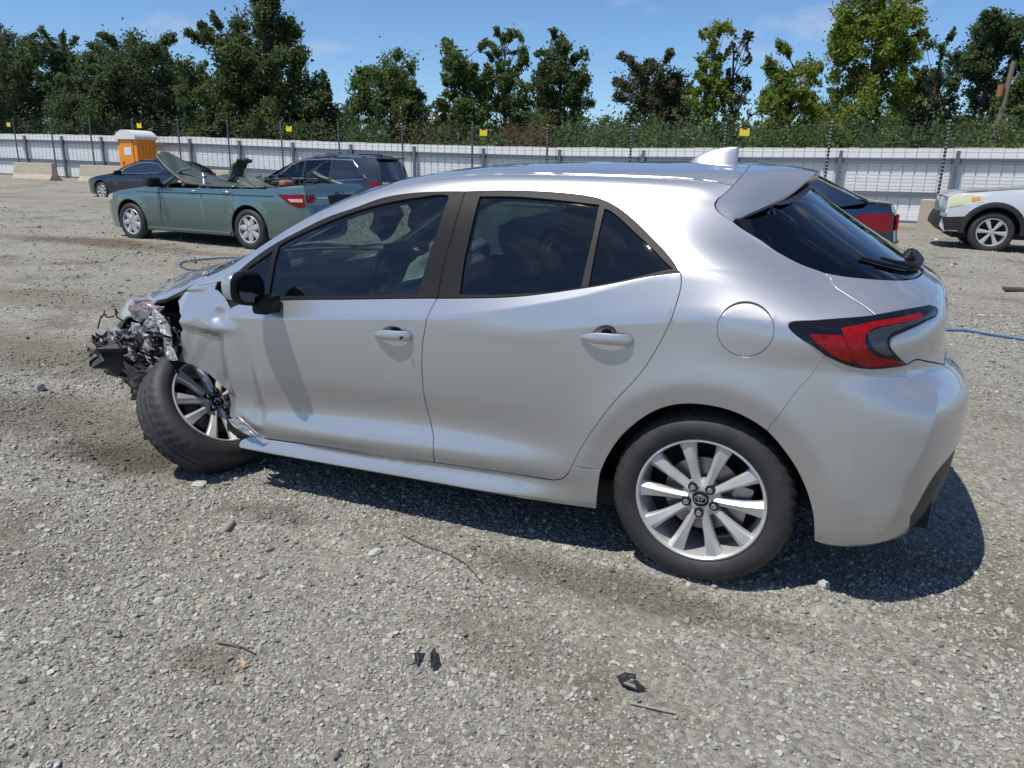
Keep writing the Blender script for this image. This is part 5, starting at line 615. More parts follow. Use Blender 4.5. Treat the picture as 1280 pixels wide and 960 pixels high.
# ---- door handles
def handle(px, pz, parent, length=.165, lock=False):
    """pull handle on the flank with its scooped recess; px,pz = rear end centre"""
    yb = .893
    def surf_y(x, z):
        # flank y at x,z by search along the body surface
        v = np.linspace(.3, .8, 120); P = S(np.full(120, x), v); k = np.abs(P[:, 2]-z).argmin(); return P[k, 1]
    b = MB(); n = 14; V = []; F = []
    for i in range(n+1):
        t = i/n; x = px+length*t; z = pz-.010*t*0+.004*math.sin(math.pi*t)-(t*.006)
        h = .0205*(1-(max(0, (t-.55))/.45)**2.2*.75)*(min(1, (t+.02)/.06)**.5); bow = .030*math.sin(math.pi*min(max(t*.98+.01, 0), 1))**.45
        y0 = surf_y(x, z)
        for k in range(10):
            q = 2*math.pi*k/10; V.append((x, y0-.004+bow+.0085*math.cos(q)*(1 if math.cos(q) > 0 else .6), z+h*math.sin(q)))
    for i in range(n):
        for k in range(10): k2 = (k+1) % 10; F.append((i*10+k, (i+1)*10+k, (i+1)*10+k2, i*10+k2))
    F.append(tuple(range(10))); F.append(tuple(n*10+k for k in range(10))[::-1])
    b.add(V, F)
    if lock:
        x = px+.022; y = surf_y(x, pz)+.033; 
    h = b.build('door_handle', M_SILVER, parent, smooth=50)
    c = MB(); cu, cv = SCOOPS[parent.name.split('.')[0]]; K = 32; R_ = 8; V = []; F = []
    for r in range(R_+1):
        rho = 1-r/R_; q = np.linspace(0, 2*math.pi, K, endpoint=False); uu = cu+.0405*rho*np.cos(q); vv = cv+.034*rho*np.sin(q)
        Q = S(uu, vv)-SN(uu, vv)*(.001+.026*(1-rho**2.4)); V += [tuple(p) for p in Q]
    for r in range(R_):
        for k in range(K): F.append((r*K+k, (r+1)*K+k, (r+1)*K+(k+1) % K, r*K+(k+1) % K))
    c.add(V, F); c.build('handle_recess', M_SCOOP, parent, smooth=80)
    if lock:
        k = MB(); y = surf_y(px+.024, pz)+.036; k.cyl((px+.026, y-.004, pz-.001), (px+.026, y+.0045, pz-.001), .0052, seg=14); k.build('key_lock', M_TRIM, parent, smooth=40)
M_SCOOP = M_SILVER
handle(1.115, .783, fdoor[0], lock=True); handle(.262, .857, rdoor[0], length=.185)
# ---- wing mirror
def mirror(parent_side):
    root = bpy.data.objects.new('wing_mirror', None); COL.objects.link(root); root.parent = CAR
    s = parent_side
    # housing: rounded shell around x 1.72..1.93, y .90..1.10, z .86..1.0, mouth facing the rear
    bm = bmesh.new(); bmesh.ops.create_icosphere(bm, subdivisions=4, radius=1)
    for v in bm.verts:
        x, y, z = v.co
        e = 3.0; r = (abs(y)**e+abs(z)**e)**(1/e)
        L = math.sqrt(y*y+z*z); k = (L/r) if r > 1e-6 else 1
        y *= min(k, 1.12); z *= min(k, 1.12)
        front = max(0, x); sc = 1-.30*front**2
        X = 1.800+x*(.100 if x > 0 else .030); Y = .998+y*.088*sc+.006*x; Z = .930+z*.070*sc*(1-.12*y)+.010*y
        v.co = (X, s*Y, Z)
    bmesh.ops.bisect_plane(bm, geom=bm.verts[:]+bm.edges[:]+bm.faces[:], plane_co=(1.815, .998*s, .93), plane_no=(1, .18*s, .05)); bmesh.ops.bisect_plane(bm, geom=bm.verts[:]+bm.edges[:]+bm.faces[:], plane_co=(0, 0, .892), plane_no=(0, 0, 1))
    me = bpy.data.meshes.new('mirror_housing'); bm.to_mesh(me); bm.free(); me.materials.append(M_SILVER); me.materials.append(M_TRIM)
    me.polygons.foreach_set('use_smooth', np.ones(len(me.polygons), dtype=bool))
    for p in me.polygons:
        c = p.center; p.material_index = 1 if ((c.x-1.815)+.18*(s*c.y-.998)+.05*(c.z-.93) < 0 or c.z < .892) else 0
    o = bpy.data.objects.new('mirror_housing', me); COL.objects.link(o); o.parent = root
    b = MB(); V = [(1.767, s*.998, .930)]; K = 40
    for k in range(K):
        q = 2*math.pi*k/K; c_, s_ = math.cos(q), math.sin(q); r = (abs(c_)**3+abs(s_)**3)**(-1/3); V.append((1.769, s*(.998+c_*r*.072), .931+s_*r*.055+.008*c_))
    b.add(V, [(0, 1+(k+1) % K, 1+k) if s > 0 else (0, 1+k, 1+(k+1) % K) for k in range(K)]); b.build('mirror_glass', M_MIRROR, root)
    b = MB(); b.bbox((1.775, s*.915, .855), (.075, .10, .075), .018); b.build('mirror_foot', M_TRIM, root, smooth=50)
mirror(1); mirror(-1)
# ---- cabin: seats, dashboard, steering wheel, airbags
def seat(cx, cy, name='front_seat'):
    b = MB(); Rb = Matrix.Rotation(math.radians(-22), 3, 'Y')
    b.bbox((cx+.20, cy, .47), (.52, .50, .16), .05)
    b.bbox((cx-.13, cy, .78), (.14, .48, .62), .05, rot=Rb); b.bbox((cx-.29, cy, 1.13), (.09, .27, .19), .035, rot=Rb)
    for k in (-.06, .06): b.tube([(cx-.23, cy+k, 1.0), (cx-.27, cy+k, 1.10)], .007)
    b.build(name, M_SEAT, CAR, smooth=50)
seat(.95, .37); seat(.95, -.37)
b = MB(); b.bbox((.15, 0, .47), (.50, 1.25, .18), .05); b.bbox((-.12, 0, .78), (.14, 1.22, .58), .05, rot=Matrix.Rotation(math.radians(-20), 3, 'Y'))
for y in (-.38, 0, .38): b.bbox((-.24, y, 1.09), (.08, .25, .15), .03, rot=Matrix.Rotation(math.radians(-20), 3, 'Y'))
b.build('rear_seat', M_SEAT, CAR, smooth=50)
b = MB(); b.bbox((1.86, 0, .82), (.42, 1.40, .20), .06); b.bbox((1.62, 0, .60), (.20, .28, .40), .04); b.bbox((1.70, 0, .96), (.04, .24, .15), .01); b.build('dashboard', M_TRIM, CAR, smooth=50)
b = MB(); c = Vector((1.47, .37, .86)); ax = Vector((-1, 0, .42)).normalized(); a1 = Vector((0, 1, 0)); a2 = ax.cross(a1)
b.tube([c+a1*.185*math.cos(q)+a2*.185*math.sin(q) for q in np.linspace(0, 2*math.pi, 33)], .016, 8, caps=False); b.tube([c-a1*.18, c-ax*.02, c+a1*.18], .02, 6); b.tube([c, c-ax*.28], [.06, .04], 12); b.build('steering_wheel', M_TRIM, CAR, smooth=50)
M_BAG = mk_mat('airbag_cloth', (.34, .36, .35), .9, bump=(18, .6, .02))
def bag(c, d, seed, name='airbag'):
    bm = bmesh.new(); bmesh.ops.create_icosphere(bm, subdivisions=4, radius=1); r = random.Random(seed); ph = [r.uniform(0, 6) for _ in range(6)]
    for v in bm.verts:
        x, y, z = v.co; k = 1+.12*math.sin(5*y+ph[0])*math.sin(4*z+ph[1])+.07*math.sin(11*z+ph[2]+3*x)+.05*math.sin(13*y+ph[3])
        v.co = (c[0]+x*d[0]*k, c[1]+y*d[1]*k, c[2]+z*d[2]*k-.03*abs(y))
    me = bpy.data.meshes.new(name); bm.to_mesh(me); bm.free(); me.materials.append(M_BAG); me.polygons.foreach_set('use_smooth', np.ones(len(me.polygons), dtype=bool))
    o = bpy.data.objects.new(name, me); COL.objects.link(o); o.parent = CAR
bag((1.36, .36, .83), (.09, .19, .17), 3); bag((1.55, -.37, .93), (.15, .26, .14), 5)
# roof lining and pillar covers
b = MB(); us = np.linspace(-.25, 1.33, 24); vs = np.linspace(1.24, 1.9, 10); V = []
for u in us: V += [tuple(p) for p in S(np.full(10, u), vs)-SN(np.full(10, u), vs)*.03]
F = [(i*10+j, i*10+j+1, (i+1)*10+j+1, (i+1)*10+j) for i in range(23) for j in range(9)]; P = np.array(V)
b.add(P, F); b.add(P*np.array([1, -1, 1]), [f[::-1] for f in F]); b.build('roof_lining', mk_mat('headlining', (.12, .12, .115), .95), CAR, smooth=60)
# ---------------------------------------------------------------- terrain
FX = [-60, -9, -2.7, .3, 3.3, 6.3, 9.3, 12.3, 15.4, 18.4, 21.4, 24.4, 27.4, 33.5, 39.5, 45.5, 90]
FZ = [-.02, -.02, -.06, -.07, -.09, -.11, -.11, -.07, -.02, .04, .11, .18, .25, .32, .39, .42, .5]
def fence_y(x): return -22.14-.0762*(x+2.72)
def vnoise(x, y, s, seed=0):
    """smooth value noise on a lattice of size s"""
    x = np.asarray(x)/s+seed*17.3; y = np.asarray(y)/s-seed*9.1; xi = np.floor(x).astype(np.int64); yi = np.floor(y).astype(np.int64); fx = x-xi; fy = y-yi
    def h(a, b):
        n = (a*374761393+b*668265263+seed*974634777) & 0x7fffffff; n = ((n ^ (n >> 13))*1274126177) & 0x7fffffff; return ((n ^ (n >> 16)) & 0xffff)/65535.
    u = fx*fx*(3-2*fx); v = fy*fy*(3-2*fy)
    return (h(xi, yi)*(1-u)+h(xi+1, yi)*u)*(1-v)+(h(xi, yi+1)*(1-u)+h(xi+1, yi+1)*u)*v
def gz(x, y):
    x = np.asarray(x, float); y = np.asarray(y, float)
    d = np.clip(1-(y-fence_y(x))/12., 0, 1); base = np.interp(x, FX, FZ)*d*d*(3-2*d)
    near = np.exp(-((x-1)/9)**2-((y+1)/9)**2)
    n = (vnoise(x, y, 1.7, 1)-.5)*.05+(vnoise(x, y, .6, 2)-.5)*.022
    flat = np.exp(-((x-1.1)/1.9)**4-((y-.2)/1.0)**4)
    n *= (1-.8*flat)
    n += ((vnoise(x, y, .21, 3)-.5)*.014+(vnoise(x, y, .08, 4)-.5)*.009+(vnoise(x, y, .03, 5)-.5)*.005)*near*(1-.3*flat)
    # gravel ridge scraped up behind the rear wheel, and a shallow rut beside it
    n += .030*np.exp(-((x+.42)/.16)**2-((y-.80)/.07)**2)-.018*np.exp(-((x+.15)/.5)**2-((y-.93)/.10)**2)+.018*np.exp(-((x-.25)/.25)**2-((y-.83)/.06)**2)
    return base+n
def axis(lo, hi, a, b, h, g):
    c = list(np.arange(a, b, h)); s = h
    while c[-1] < hi: s *= g; c.append(c[-1]+s)
    s = h
    while c[0] > lo: s *= g; c.insert(0, c[0]-s)
    return np.array(c)
def stain(nt, geo, cc):
    """damp soil by the wrecked wheel, oily patches and rusty brown ground: real stains that colour dirt and stones alike"""
    def spot(cx, cy, rx, ry):
        sp = nt.nodes.new('ShaderNodeVectorMath'); sp.operation = 'SUBTRACT'; sp.inputs[1].default_value = (cx, cy, 0); nt.links.new(geo.outputs['Position'], sp.inputs[0])
        sc = nt.nodes.new('ShaderNodeVectorMath'); sc.operation = 'MULTIPLY'; sc.inputs[1].default_value = (1/rx, 1/ry, 0); nt.links.new(sp.outputs[0], sc.inputs[0])
        ln = nt.nodes.new('ShaderNodeVectorMath'); ln.operation = 'LENGTH'; nt.links.new(sc.outputs[0], ln.inputs[0])
        ad = nt.nodes.new('ShaderNodeMath'); ad.operation = 'MULTIPLY_ADD'; ad.inputs[1].default_value = 1.5; nt.links.new(nn.outputs['Fac'], ad.inputs[0])
        a2 = nt.nodes.new('ShaderNodeMath'); a2.operation = 'SUBTRACT'; a2.inputs[1].default_value = .75; nt.links.new(ln.outputs['Value'], a2.inputs[0]); nt.links.new(a2.outputs[0], ad.inputs[2])
        mr = nt.nodes.new('ShaderNodeMapRange'); mr.inputs[1].default_value = 1.; mr.inputs[2].default_value = .45; mr.inputs[3].default_value = 0; mr.inputs[4].default_value = 1; nt.links.new(ad.outputs[0], mr.inputs[0]); return mr.outputs[0]
    nn = nt.nodes.new('ShaderNodeTexNoise'); nn.inputs['Scale'].default_value = 4; nn.inputs['Detail'].default_value = 7; nn.inputs['Roughness'].default_value = .7; nt.links.new(geo.outputs['Position'], nn.inputs['Vector'])
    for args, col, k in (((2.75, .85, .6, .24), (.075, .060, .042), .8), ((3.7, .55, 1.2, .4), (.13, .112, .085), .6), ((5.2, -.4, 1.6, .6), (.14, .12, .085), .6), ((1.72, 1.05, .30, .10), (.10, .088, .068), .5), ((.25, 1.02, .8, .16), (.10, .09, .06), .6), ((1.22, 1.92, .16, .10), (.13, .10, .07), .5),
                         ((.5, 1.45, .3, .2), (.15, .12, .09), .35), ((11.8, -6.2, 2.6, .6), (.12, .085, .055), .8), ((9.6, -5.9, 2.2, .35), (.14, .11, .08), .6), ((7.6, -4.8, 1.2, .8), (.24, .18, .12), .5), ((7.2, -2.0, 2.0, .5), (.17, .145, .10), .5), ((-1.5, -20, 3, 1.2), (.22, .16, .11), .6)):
        s = spot(*args); mk = nt.nodes.new('ShaderNodeMath'); mk.operation = 'MULTIPLY'; mk.inputs[1].default_value = k; nt.links.new(s, mk.inputs[0])
        x = nt.nodes.new('ShaderNodeMixRGB'); nt.links.new(mk.outputs[0], x.inputs[0]); nt.links.new(cc, x.inputs[1]); x.inputs[2].default_value = (*col, 1); cc = x.outputs[0]
    return cc
def ground_mat():
    m = mk_mat('gravel_yard', rough=.95, spec=.15); nt = m.node_tree; b = nt.nodes['Principled BSDF']; geo = nt.nodes.new('ShaderNodeNewGeometry')
    def noise(s, d=8, r=.65, vec=None):
        n = nt.nodes.new('ShaderNodeTexNoise'); n.inputs['Scale'].default_value = s; n.inputs['Detail'].default_value = d; n.inputs['Roughness'].default_value = r; nt.links.new(vec or geo.outputs['Position'], n.inputs['Vector']); return n
    def ramp(src, stops):
        r = nt.nodes.new('ShaderNodeValToRGB'); e = r.color_ramp.elements
        while len(e) < len(stops): e.new(.5)
        for k, (p, c) in enumerate(stops): e[k].position = p; e[k].color = (*c, 1)
        nt.links.new(src, r.inputs[0]); return r
    def mix(f, a, c, mode='MIX'):
        x = nt.nodes.new('ShaderNodeMixRGB'); x.blend_type = mode
        for s, k in ((f, 0), (a, 1), (c, 2)):
            if hasattr(s, 'is_linked'): nt.links.new(s, x.inputs[k])
            elif isinstance(s, tuple): x.inputs[k].default_value = (*s, 1)
            else: x.inputs[k].default_value = s
        return x.outputs[0]
    fine = ramp(noise(42, 8, .75).outputs['Fac'], [(.30, (.13, .122, .098)), (.50, (.30, .288, .25)), (.72, (.46, .445, .395))])
    dirt = ramp(noise(.55, 6, .6).outputs['Fac'], [(.40, (0, 0, 0)), (.62, (1, 1, 1))])
    dcol = ramp(noise(9, 8, .7).outputs['Fac'], [(.3, (.17, .155, .12)), (.7, (.33, .31, .255))])
    f1 = nt.nodes.new('ShaderNodeMath'); f1.operation = 'MULTIPLY'; f1.inputs[1].default_value = .8; nt.links.new(dirt.outputs[0], f1.inputs[0])
    c1 = mix(f1.outputs[0], fine.outputs[0], dcol.outputs[0])
    # single stones told apart by a cell pattern
    vo = nt.nodes.new('ShaderNodeTexVoronoi'); vo.inputs['Scale'].default_value = 48; nt.links.new(geo.outputs['Position'], vo.inputs['Vector'])
    st = ramp(vo.outputs['Color'], [(.0, (.62, .62, .62)), (.5, (.95, .95, .95)), (1., (1.5, 1.48, 1.42))])
    c2 = mix(.75, c1, st.outputs[0], 'MULTIPLY')
    oil = ramp(noise(.9, 5, .6).outputs['Fac'], [(.52, (1, 1, 1)), (.70, (.60, .56, .50))])
    c3 = mix(1., c2, oil.outputs[0], 'MULTIPLY')
    cc = stain(nt, geo, c3)
    nt.links.new(cc, b.inputs['Base Color'])
    h1 = noise(70, 6, .7); bp = nt.nodes.new('ShaderNodeBump'); bp.inputs['Strength'].default_value = .9; bp.inputs['Distance'].default_value = .010; nt.links.new(h1.outputs['Fac'], bp.inputs['Height'])
    v2 = nt.nodes.new('ShaderNodeTexVoronoi'); v2.inputs['Scale'].default_value = 48; nt.links.new(geo.outputs['Position'], v2.inputs['Vector'])
    bp2 = nt.nodes.new('ShaderNodeBump'); bp2.invert = True; bp2.inputs['Strength'].default_value = .9; bp2.inputs['Distance'].default_value = .010; nt.links.new(v2.outputs['Distance'], bp2.inputs['Height']); nt.links.new(bp.outputs[0], bp2.inputs['Normal'])
    nt.links.new(bp2.outputs[0], b.inputs['Normal'])
    return m
M_GROUND = ground_mat()
def make_ground():
    xs = axis(-900, 900, -2.6, 4.6, .018, 1.035); ys = axis(-900, 400, -1.6, 2.7, .018, 1.035)
    X, Y = np.meshgrid(xs, ys, indexing='ij'); Z = gz(X, Y); nx, ny = X.shape
    V = np.stack([X.ravel(), Y.ravel(), Z.ravel()], 1); I = np.arange(nx*ny).reshape(nx, ny)
    F = np.stack([I[:-1, :-1].ravel(), I[1:, :-1].ravel(), I[1:, 1:].ravel(), I[:-1, 1:].ravel()], 1)
    me = bpy.data.meshes.new('ground'); me.vertices.add(len(V)); me.vertices.foreach_set('co', V.ravel()); me.loops.add(F.size); me.loops.foreach_set('vertex_index', F.ravel().astype(np.int32))
    me.polygons.add(len(F)); me.polygons.foreach_set('loop_start', (np.arange(len(F))*4).astype(np.int32)); me.polygons.foreach_set('use_smooth', np.ones(len(F), bool)); me.update(calc_edges=True); me.validate()
    me.materials.append(M_GROUND); o = bpy.data.objects.new('ground', me); COL.objects.link(o); o['kind'] = 'structure'
make_ground()
# ---------------------------------------------------------------- loose gravel: real stones scattered on the ground
def stone_mat():
    m = mk_mat('crushed_stone', rough=.9, spec=.2); nt = m.node_tree; b = nt.nodes['Principled BSDF']; oi = nt.nodes.new('ShaderNodeObjectInfo'); r = nt.nodes.new('ShaderNodeValToRGB'); e = r.color_ramp.elements
    stops = [(0, (.15, .145, .135)), (.14, (.23, .22, .20)), (.4, (.31, .30, .265)), (.62, (.38, .37, .33)), (.82, (.47, .46, .415)), (.93, (.38, .31, .22)), (.97, (.27, .28, .30)), (1, (.56, .54, .48))]
    while len(e) < len(stops): e.new(.5)
    for k, (p, c) in enumerate(stops): e[k].position = p; e[k].color = (*c, 1)
    n = nt.nodes.new('ShaderNodeTexNoise'); n.inputs['Scale'].default_value = 2.5; n.inputs['Detail'].default_value = 6; tc = nt.nodes['Texture Coordinate']; nt.links.new(tc.outputs['Object'], n.inputs['Vector'])
    mr = nt.nodes.new('ShaderNodeMapRange'); mr.inputs[1].default_value = .3; mr.inputs[2].default_value = .7; mr.inputs[3].default_value = .72; mr.inputs[4].default_value = 1.2; nt.links.new(n.outputs['Fac'], mr.inputs[0])
    mx = nt.nodes.new('ShaderNodeMixRGB'); mx.blend_type = 'MULTIPLY'; mx.inputs[0].default_value = 1
    nt.links.new(oi.outputs['Random'], r.inputs[0]); nt.links.new(r.outputs[0], mx.inputs[1]); nt.links.new(mr.outputs[0], mx.inputs[2]); geo = nt.nodes.new('ShaderNodeNewGeometry'); nt.links.new(stain(nt, geo, mx.outputs[0]), b.inputs['Base Color'])
    return m
M_STONE = stone_mat()
def scatter_gravel():
    rg = np.random.default_rng(3); P = []; Sz = []
    c = CAM[4:6]; d0 = math.atan2(fw[1], fw[0])
    for r0, r1, dens, s0 in ((.9, 2.2, 15000, .0027), (2.2, 3.6, 11000, .0030), (3.6, 6, 5000, .0036), (6, 10, 1500, .0050), (10, 17, 350, .0075), (17, 27, 80, .010)):
        area = 1.40/2*(r1*r1-r0*r0); n = int(area*dens)
        a = d0+rg.uniform(-.70, .70, n); r = np.sqrt(rg.uniform(r0*r0, r1*r1, n)); x = c[0]+r*np.cos(a); y = c[1]+r*np.sin(a)
        k = .12+1.2*np.clip((vnoise(x, y, 1.6, 21)-.12)/.30, .12, 1)*np.clip((vnoise(x, y, .9, 11)*.55+vnoise(x, y, .28, 12)*.45-.33)/.42, 0, 1)**1.3
        keep = rg.uniform(0, 1.35, n) < k; x, y = x[keep], y[keep]
        s = s0*np.exp(rg.normal(0, .48, len(x))); s = np.minimum(s, s0*4.2)
        P.append(np.stack([x, y], 1)); Sz.append(s)
    P = np.vstack(P); s = np.concatenate(Sz)
    # keep the yard beyond the fence bare
    ok = P[:, 1] > fence_y(P[:, 0])+.3; P, s = P[ok], s[ok]
    z = gz(P[:, 0], P[:, 1])+s*.25
    V = np.stack([P[:, 0], P[:, 1], z], 1)
    me = bpy.data.meshes.new('gravel'); me.vertices.add(len(V)); me.vertices.foreach_set('co', V.ravel())
    at = me.attributes.new('sz', 'FLOAT_VECTOR', 'POINT'); sc = np.stack([s*rg.uniform(.8, 1.5, len(s)), s*rg.uniform(.8, 1.3, len(s)), s*rg.uniform(.45, .95, len(s))], 1); at.data.foreach_set('vector', sc.ravel())
    at = me.attributes.new('rt', 'FLOAT_VECTOR', 'POINT'); rr = np.stack([rg.normal(0, .35, len(s)), rg.normal(0, .35, len(s)), rg.uniform(0, 6.28, len(s))], 1); at.data.foreach_set('vector', rr.ravel())
    at = me.attributes.new('ix', 'INT', 'POINT'); at.data.foreach_set('value', rg.integers(0, 7, len(s)).astype(np.int32))
    me.materials.append(M_STONE)
    o = bpy.data.objects.new('gravel', me); COL.objects.link(o); o['kind'] = 'stuff'
    ng = bpy.data.node_groups.new('gravel_scatter', 'GeometryNodeTree'); ng.interface.new_socket('Geometry', in_out='INPUT', socket_type='NodeSocketGeometry'); ng.interface.new_socket('Geometry', in_out='OUTPUT', socket_type='NodeSocketGeometry')
    N = ng.nodes; Lk = ng.links; gi = N.new('NodeGroupInput'); go = N.new('NodeGroupOutput'); jn = N.new('GeometryNodeJoinGeometry')
    for k in range(7):
        ic = N.new('GeometryNodeMeshIcoSphere'); ic.inputs['Radius'].default_value = 1; ic.inputs['Subdivisions'].default_value = 2
        sp = N.new('GeometryNodeSetPosition'); nz = N.new('ShaderNodeTexNoise'); nz.noise_dimensions = '4D'; nz.inputs['W'].default_value = 3.7*k+.5; nz.inputs['Scale'].default_value = .9; nz.inputs['Detail'].default_value = 1.5
        ps = N.new('GeometryNodeInputPosition'); Lk.new(ps.outputs[0], nz.inputs['Vector'])
        sb = N.new('ShaderNodeVectorMath'); sb.operation = 'SUBTRACT'; sb.inputs[1].default_value = (.5, .5, .5); Lk.new(nz.outputs['Color'], sb.inputs[0])
        mu = N.new('ShaderNodeVectorMath'); mu.operation = 'SCALE'; mu.inputs['Scale'].default_value = 2.1; Lk.new(sb.outputs[0], mu.inputs[0]); Lk.new(ic.outputs['Mesh'], sp.inputs['Geometry']); Lk.new(mu.outputs[0], sp.inputs['Offset'])
        sm = N.new('GeometryNodeSetMaterial'); sm.inputs['Material'].default_value = M_STONE; Lk.new(sp.outputs[0], sm.inputs['Geometry'])
        ss = N.new('GeometryNodeSetShadeSmooth'); ss.inputs['Shade Smooth'].default_value = False; Lk.new(sm.outputs[0], ss.inputs[0])
        g2 = N.new('GeometryNodeGeometryToInstance'); Lk.new(ss.outputs[0], g2.inputs[0]); Lk.new(g2.outputs[0], jn.inputs[0])
    io = N.new('GeometryNodeInstanceOnPoints'); io.inputs['Pick Instance'].default_value = True; Lk.new(gi.outputs[0], io.inputs['Points']); Lk.new(jn.outputs[0], io.inputs['Instance'])
    def attr(nm, ty):
        a = N.new('GeometryNodeInputNamedAttribute'); a.data_type = ty; a.inputs['Name'].default_value = nm; return a.outputs['Attribute']
    Lk.new(attr('ix', 'INT'), io.inputs['Instance Index']); Lk.new(attr('sz', 'FLOAT_VECTOR'), io.inputs['Scale'])
    e2 = N.new('FunctionNodeEulerToRotation'); Lk.new(attr('rt', 'FLOAT_VECTOR'), e2.inputs[0]); Lk.new(e2.outputs[0], io.inputs['Rotation']); Lk.new(io.outputs[0], go.inputs[0])
    md = o.modifiers.new('scatter', 'NODES'); md.node_group = ng
    print('stones', len(V))
scatter_gravel()
# ---------------------------------------------------------------- perimeter fence
M_SHEET = mk_mat('pale_sheet_metal', (.80, .80, .775), .5, .0, vary=(3, .3, (.72, .72, .70)))
M_GALV = mk_mat('galvanised_steel', (.20, .225, .26), .5, .5, vary=(8, .4, (.14, .16, .19)))
M_WIRE = mk_mat('fence_wire', (.10, .10, .11), .45, .7)
M_INS = mk_mat('black_insulator', (.015, .015, .015), .5); M_POLE = mk_mat('fibreglass_pole', (.42, .43, .43), .6)
M_YEL = mk_mat('yellow_warning_plate', (.75, .58, .03), .45)
M_CONC = mk_mat('cast_concrete', (.46, .40, .31), .9, vary=(3, .6, (.34, .29, .22)), bump=(30, .4, .01))
ANG = math.atan(-.0762)
def fence_pt(k): return -2.72+3.017*k, -22.14-.23*k
def make_fence():
    t = thing('sheet_metal_fence', 'long pale grey sheet metal fence with two dark horizontal rails closing the yard', 'fence', (0, 0, 0))
    # one sheet: flat proud face with folded edges; 0.305 m wide
    w = .3025; h = 2.15; prof = [(-w/2, 0), (-w/2+.010, .0), (-w/2+.022, .030), (w/2-.022, .030), (w/2-.010, 0), (w/2, 0)]
    V = [(x, y, z) for z in (0, h) for x, y in prof]; F = [(i+1, i, i+6, i+7) for i in range(5)]
    me = None; n = 0
    k = -7.6
    while k < 20.4:
        x, y = fence_pt(k); z = float(np.interp(x, FX, FZ))
        if me is None: o = meshobj('fence_sheet', V, F, M_SHEET, t); me = o.data
        else: o = bpy.data.objects.new('fence_sheet', me); COL.objects.link(o); o.parent = t
        o.location = (x, y-.02, z-.02+random.uniform(-.004, .012)); o.rotation_euler = (0, 0, ANG); n += 1; k += .305/3.026
    # rails
    ks = np.arange(-7.6, 20.5, .5)
    for zz, hh in ((1.78, .15), (.84, .15), (.06, .10)):
        b = MB(); V = []
        for k in ks:
            x, y = fence_pt(k); z = float(np.interp(x, FX, FZ))+zz
            for dy, dz in ((.035, -hh/2), (.10, -hh/2), (.10, hh/2), (.035, hh/2)): V.append((x, y+dy, z+dz))
        m = len(ks); b.add(V, [(i*4+j, i*4+(j+1) % 4, (i+1)*4+(j+1) % 4, (i+1)*4+j) for i in range(m-1) for j in range(4)]); b.build('rail', M_GALV, t)
    for k in np.arange(-7.5, 20.6, 1.0):
        x, y = fence_pt(k+.38); z = float(np.interp(x, FX, FZ)); b = MB(); b.box((x, y+.15, z+1.02), (.10, .10, 2.06)); b.build('fence_post', M_GALV, t)
    b = MB(); V = []
    for k in ks:
        x, y = fence_pt(k); z = float(np.interp(x, FX, FZ))
        for dy, dz in ((-.1, -.2), (.22, -.2), (.20, .035), (-.1, .035)): V.append((x, y+dy, z+dz))
    m = len(ks); b.add(V, [(i*4+j, i*4+(j+1) % 4, (i+1)*4+(j+1) % 4, (i+1)*4+j) for i in range(m-1) for j in range(4)]); b.build('footing', M_CONC, t)
make_fence()
def make_electric():
    t = thing('electric_fence', 'tall electric fence of thin black wires strung on striped poles before the sheet fence', 'wire fence')
    off = .42; zs = [.25+.098*i for i in range(27)]; top = zs[-1]
    me = None
    for k in range(-7, 21):
        x, y = fence_pt(k); z = float(np.interp(x, FX, FZ))
        if me is None:
            b = MB(); b.cyl((0, 0, 0), (0, 0, top+.07), .028, seg=8)
            for q in zs: b.cyl((0, 0, q-.026), (0, 0, q+.026), .040, seg=8, mi=1)
            o = b.build('pole', [M_POLE, M_INS], t, smooth=40); me = o.data
        else: o = bpy.data.objects.new('pole', me); COL.objects.link(o); o.parent = t
        o.location = (x, y+off, z); o.rotation_euler = (random.uniform(-.01, .01), random.uniform(-.012, .012), 0)
    ks = np.arange(-7, 20.01, .5)
    for iq, q in enumerate(zs):
        if q < 2.0 and iq % 2: continue
        b = MB(); b.tube([(fence_pt(k)[0], fence_pt(k)[1]+off+.045, float(np.interp(fence_pt(k)[0], FX, FZ))+q-(.012 if k % 1 else 0)) for k in ks], .0019 if q < 2.0 else .0045, 3, caps=False); b.build('wire', M_WIRE, t)
    for k in (14.1, 10.82, 7.84, 4.83, 1.81):
        x, y = fence_pt(k); z = float(np.interp(x, FX, FZ))+top-.22
        pts = [(-.15, -.11), (.15, -.11), (.15, .11), (.09, .11), (.07, .07), (-.07, .07), (-.09, .11), (-.15, .11)]
        V = [(a, d, c_) for d in (-.004, .004) for a, c_ in pts]; F = [tuple(range(8)), tuple(range(15, 7, -1))]+[(i, i+8, (i+1) % 8+8, (i+1) % 8) for i in range(8)]
        o = meshobj('warning_plate', V, F, M_YEL, t); o.location = (x, y+off+.06, z); o.rotation_euler = (0, 0, ANG)
make_electric()
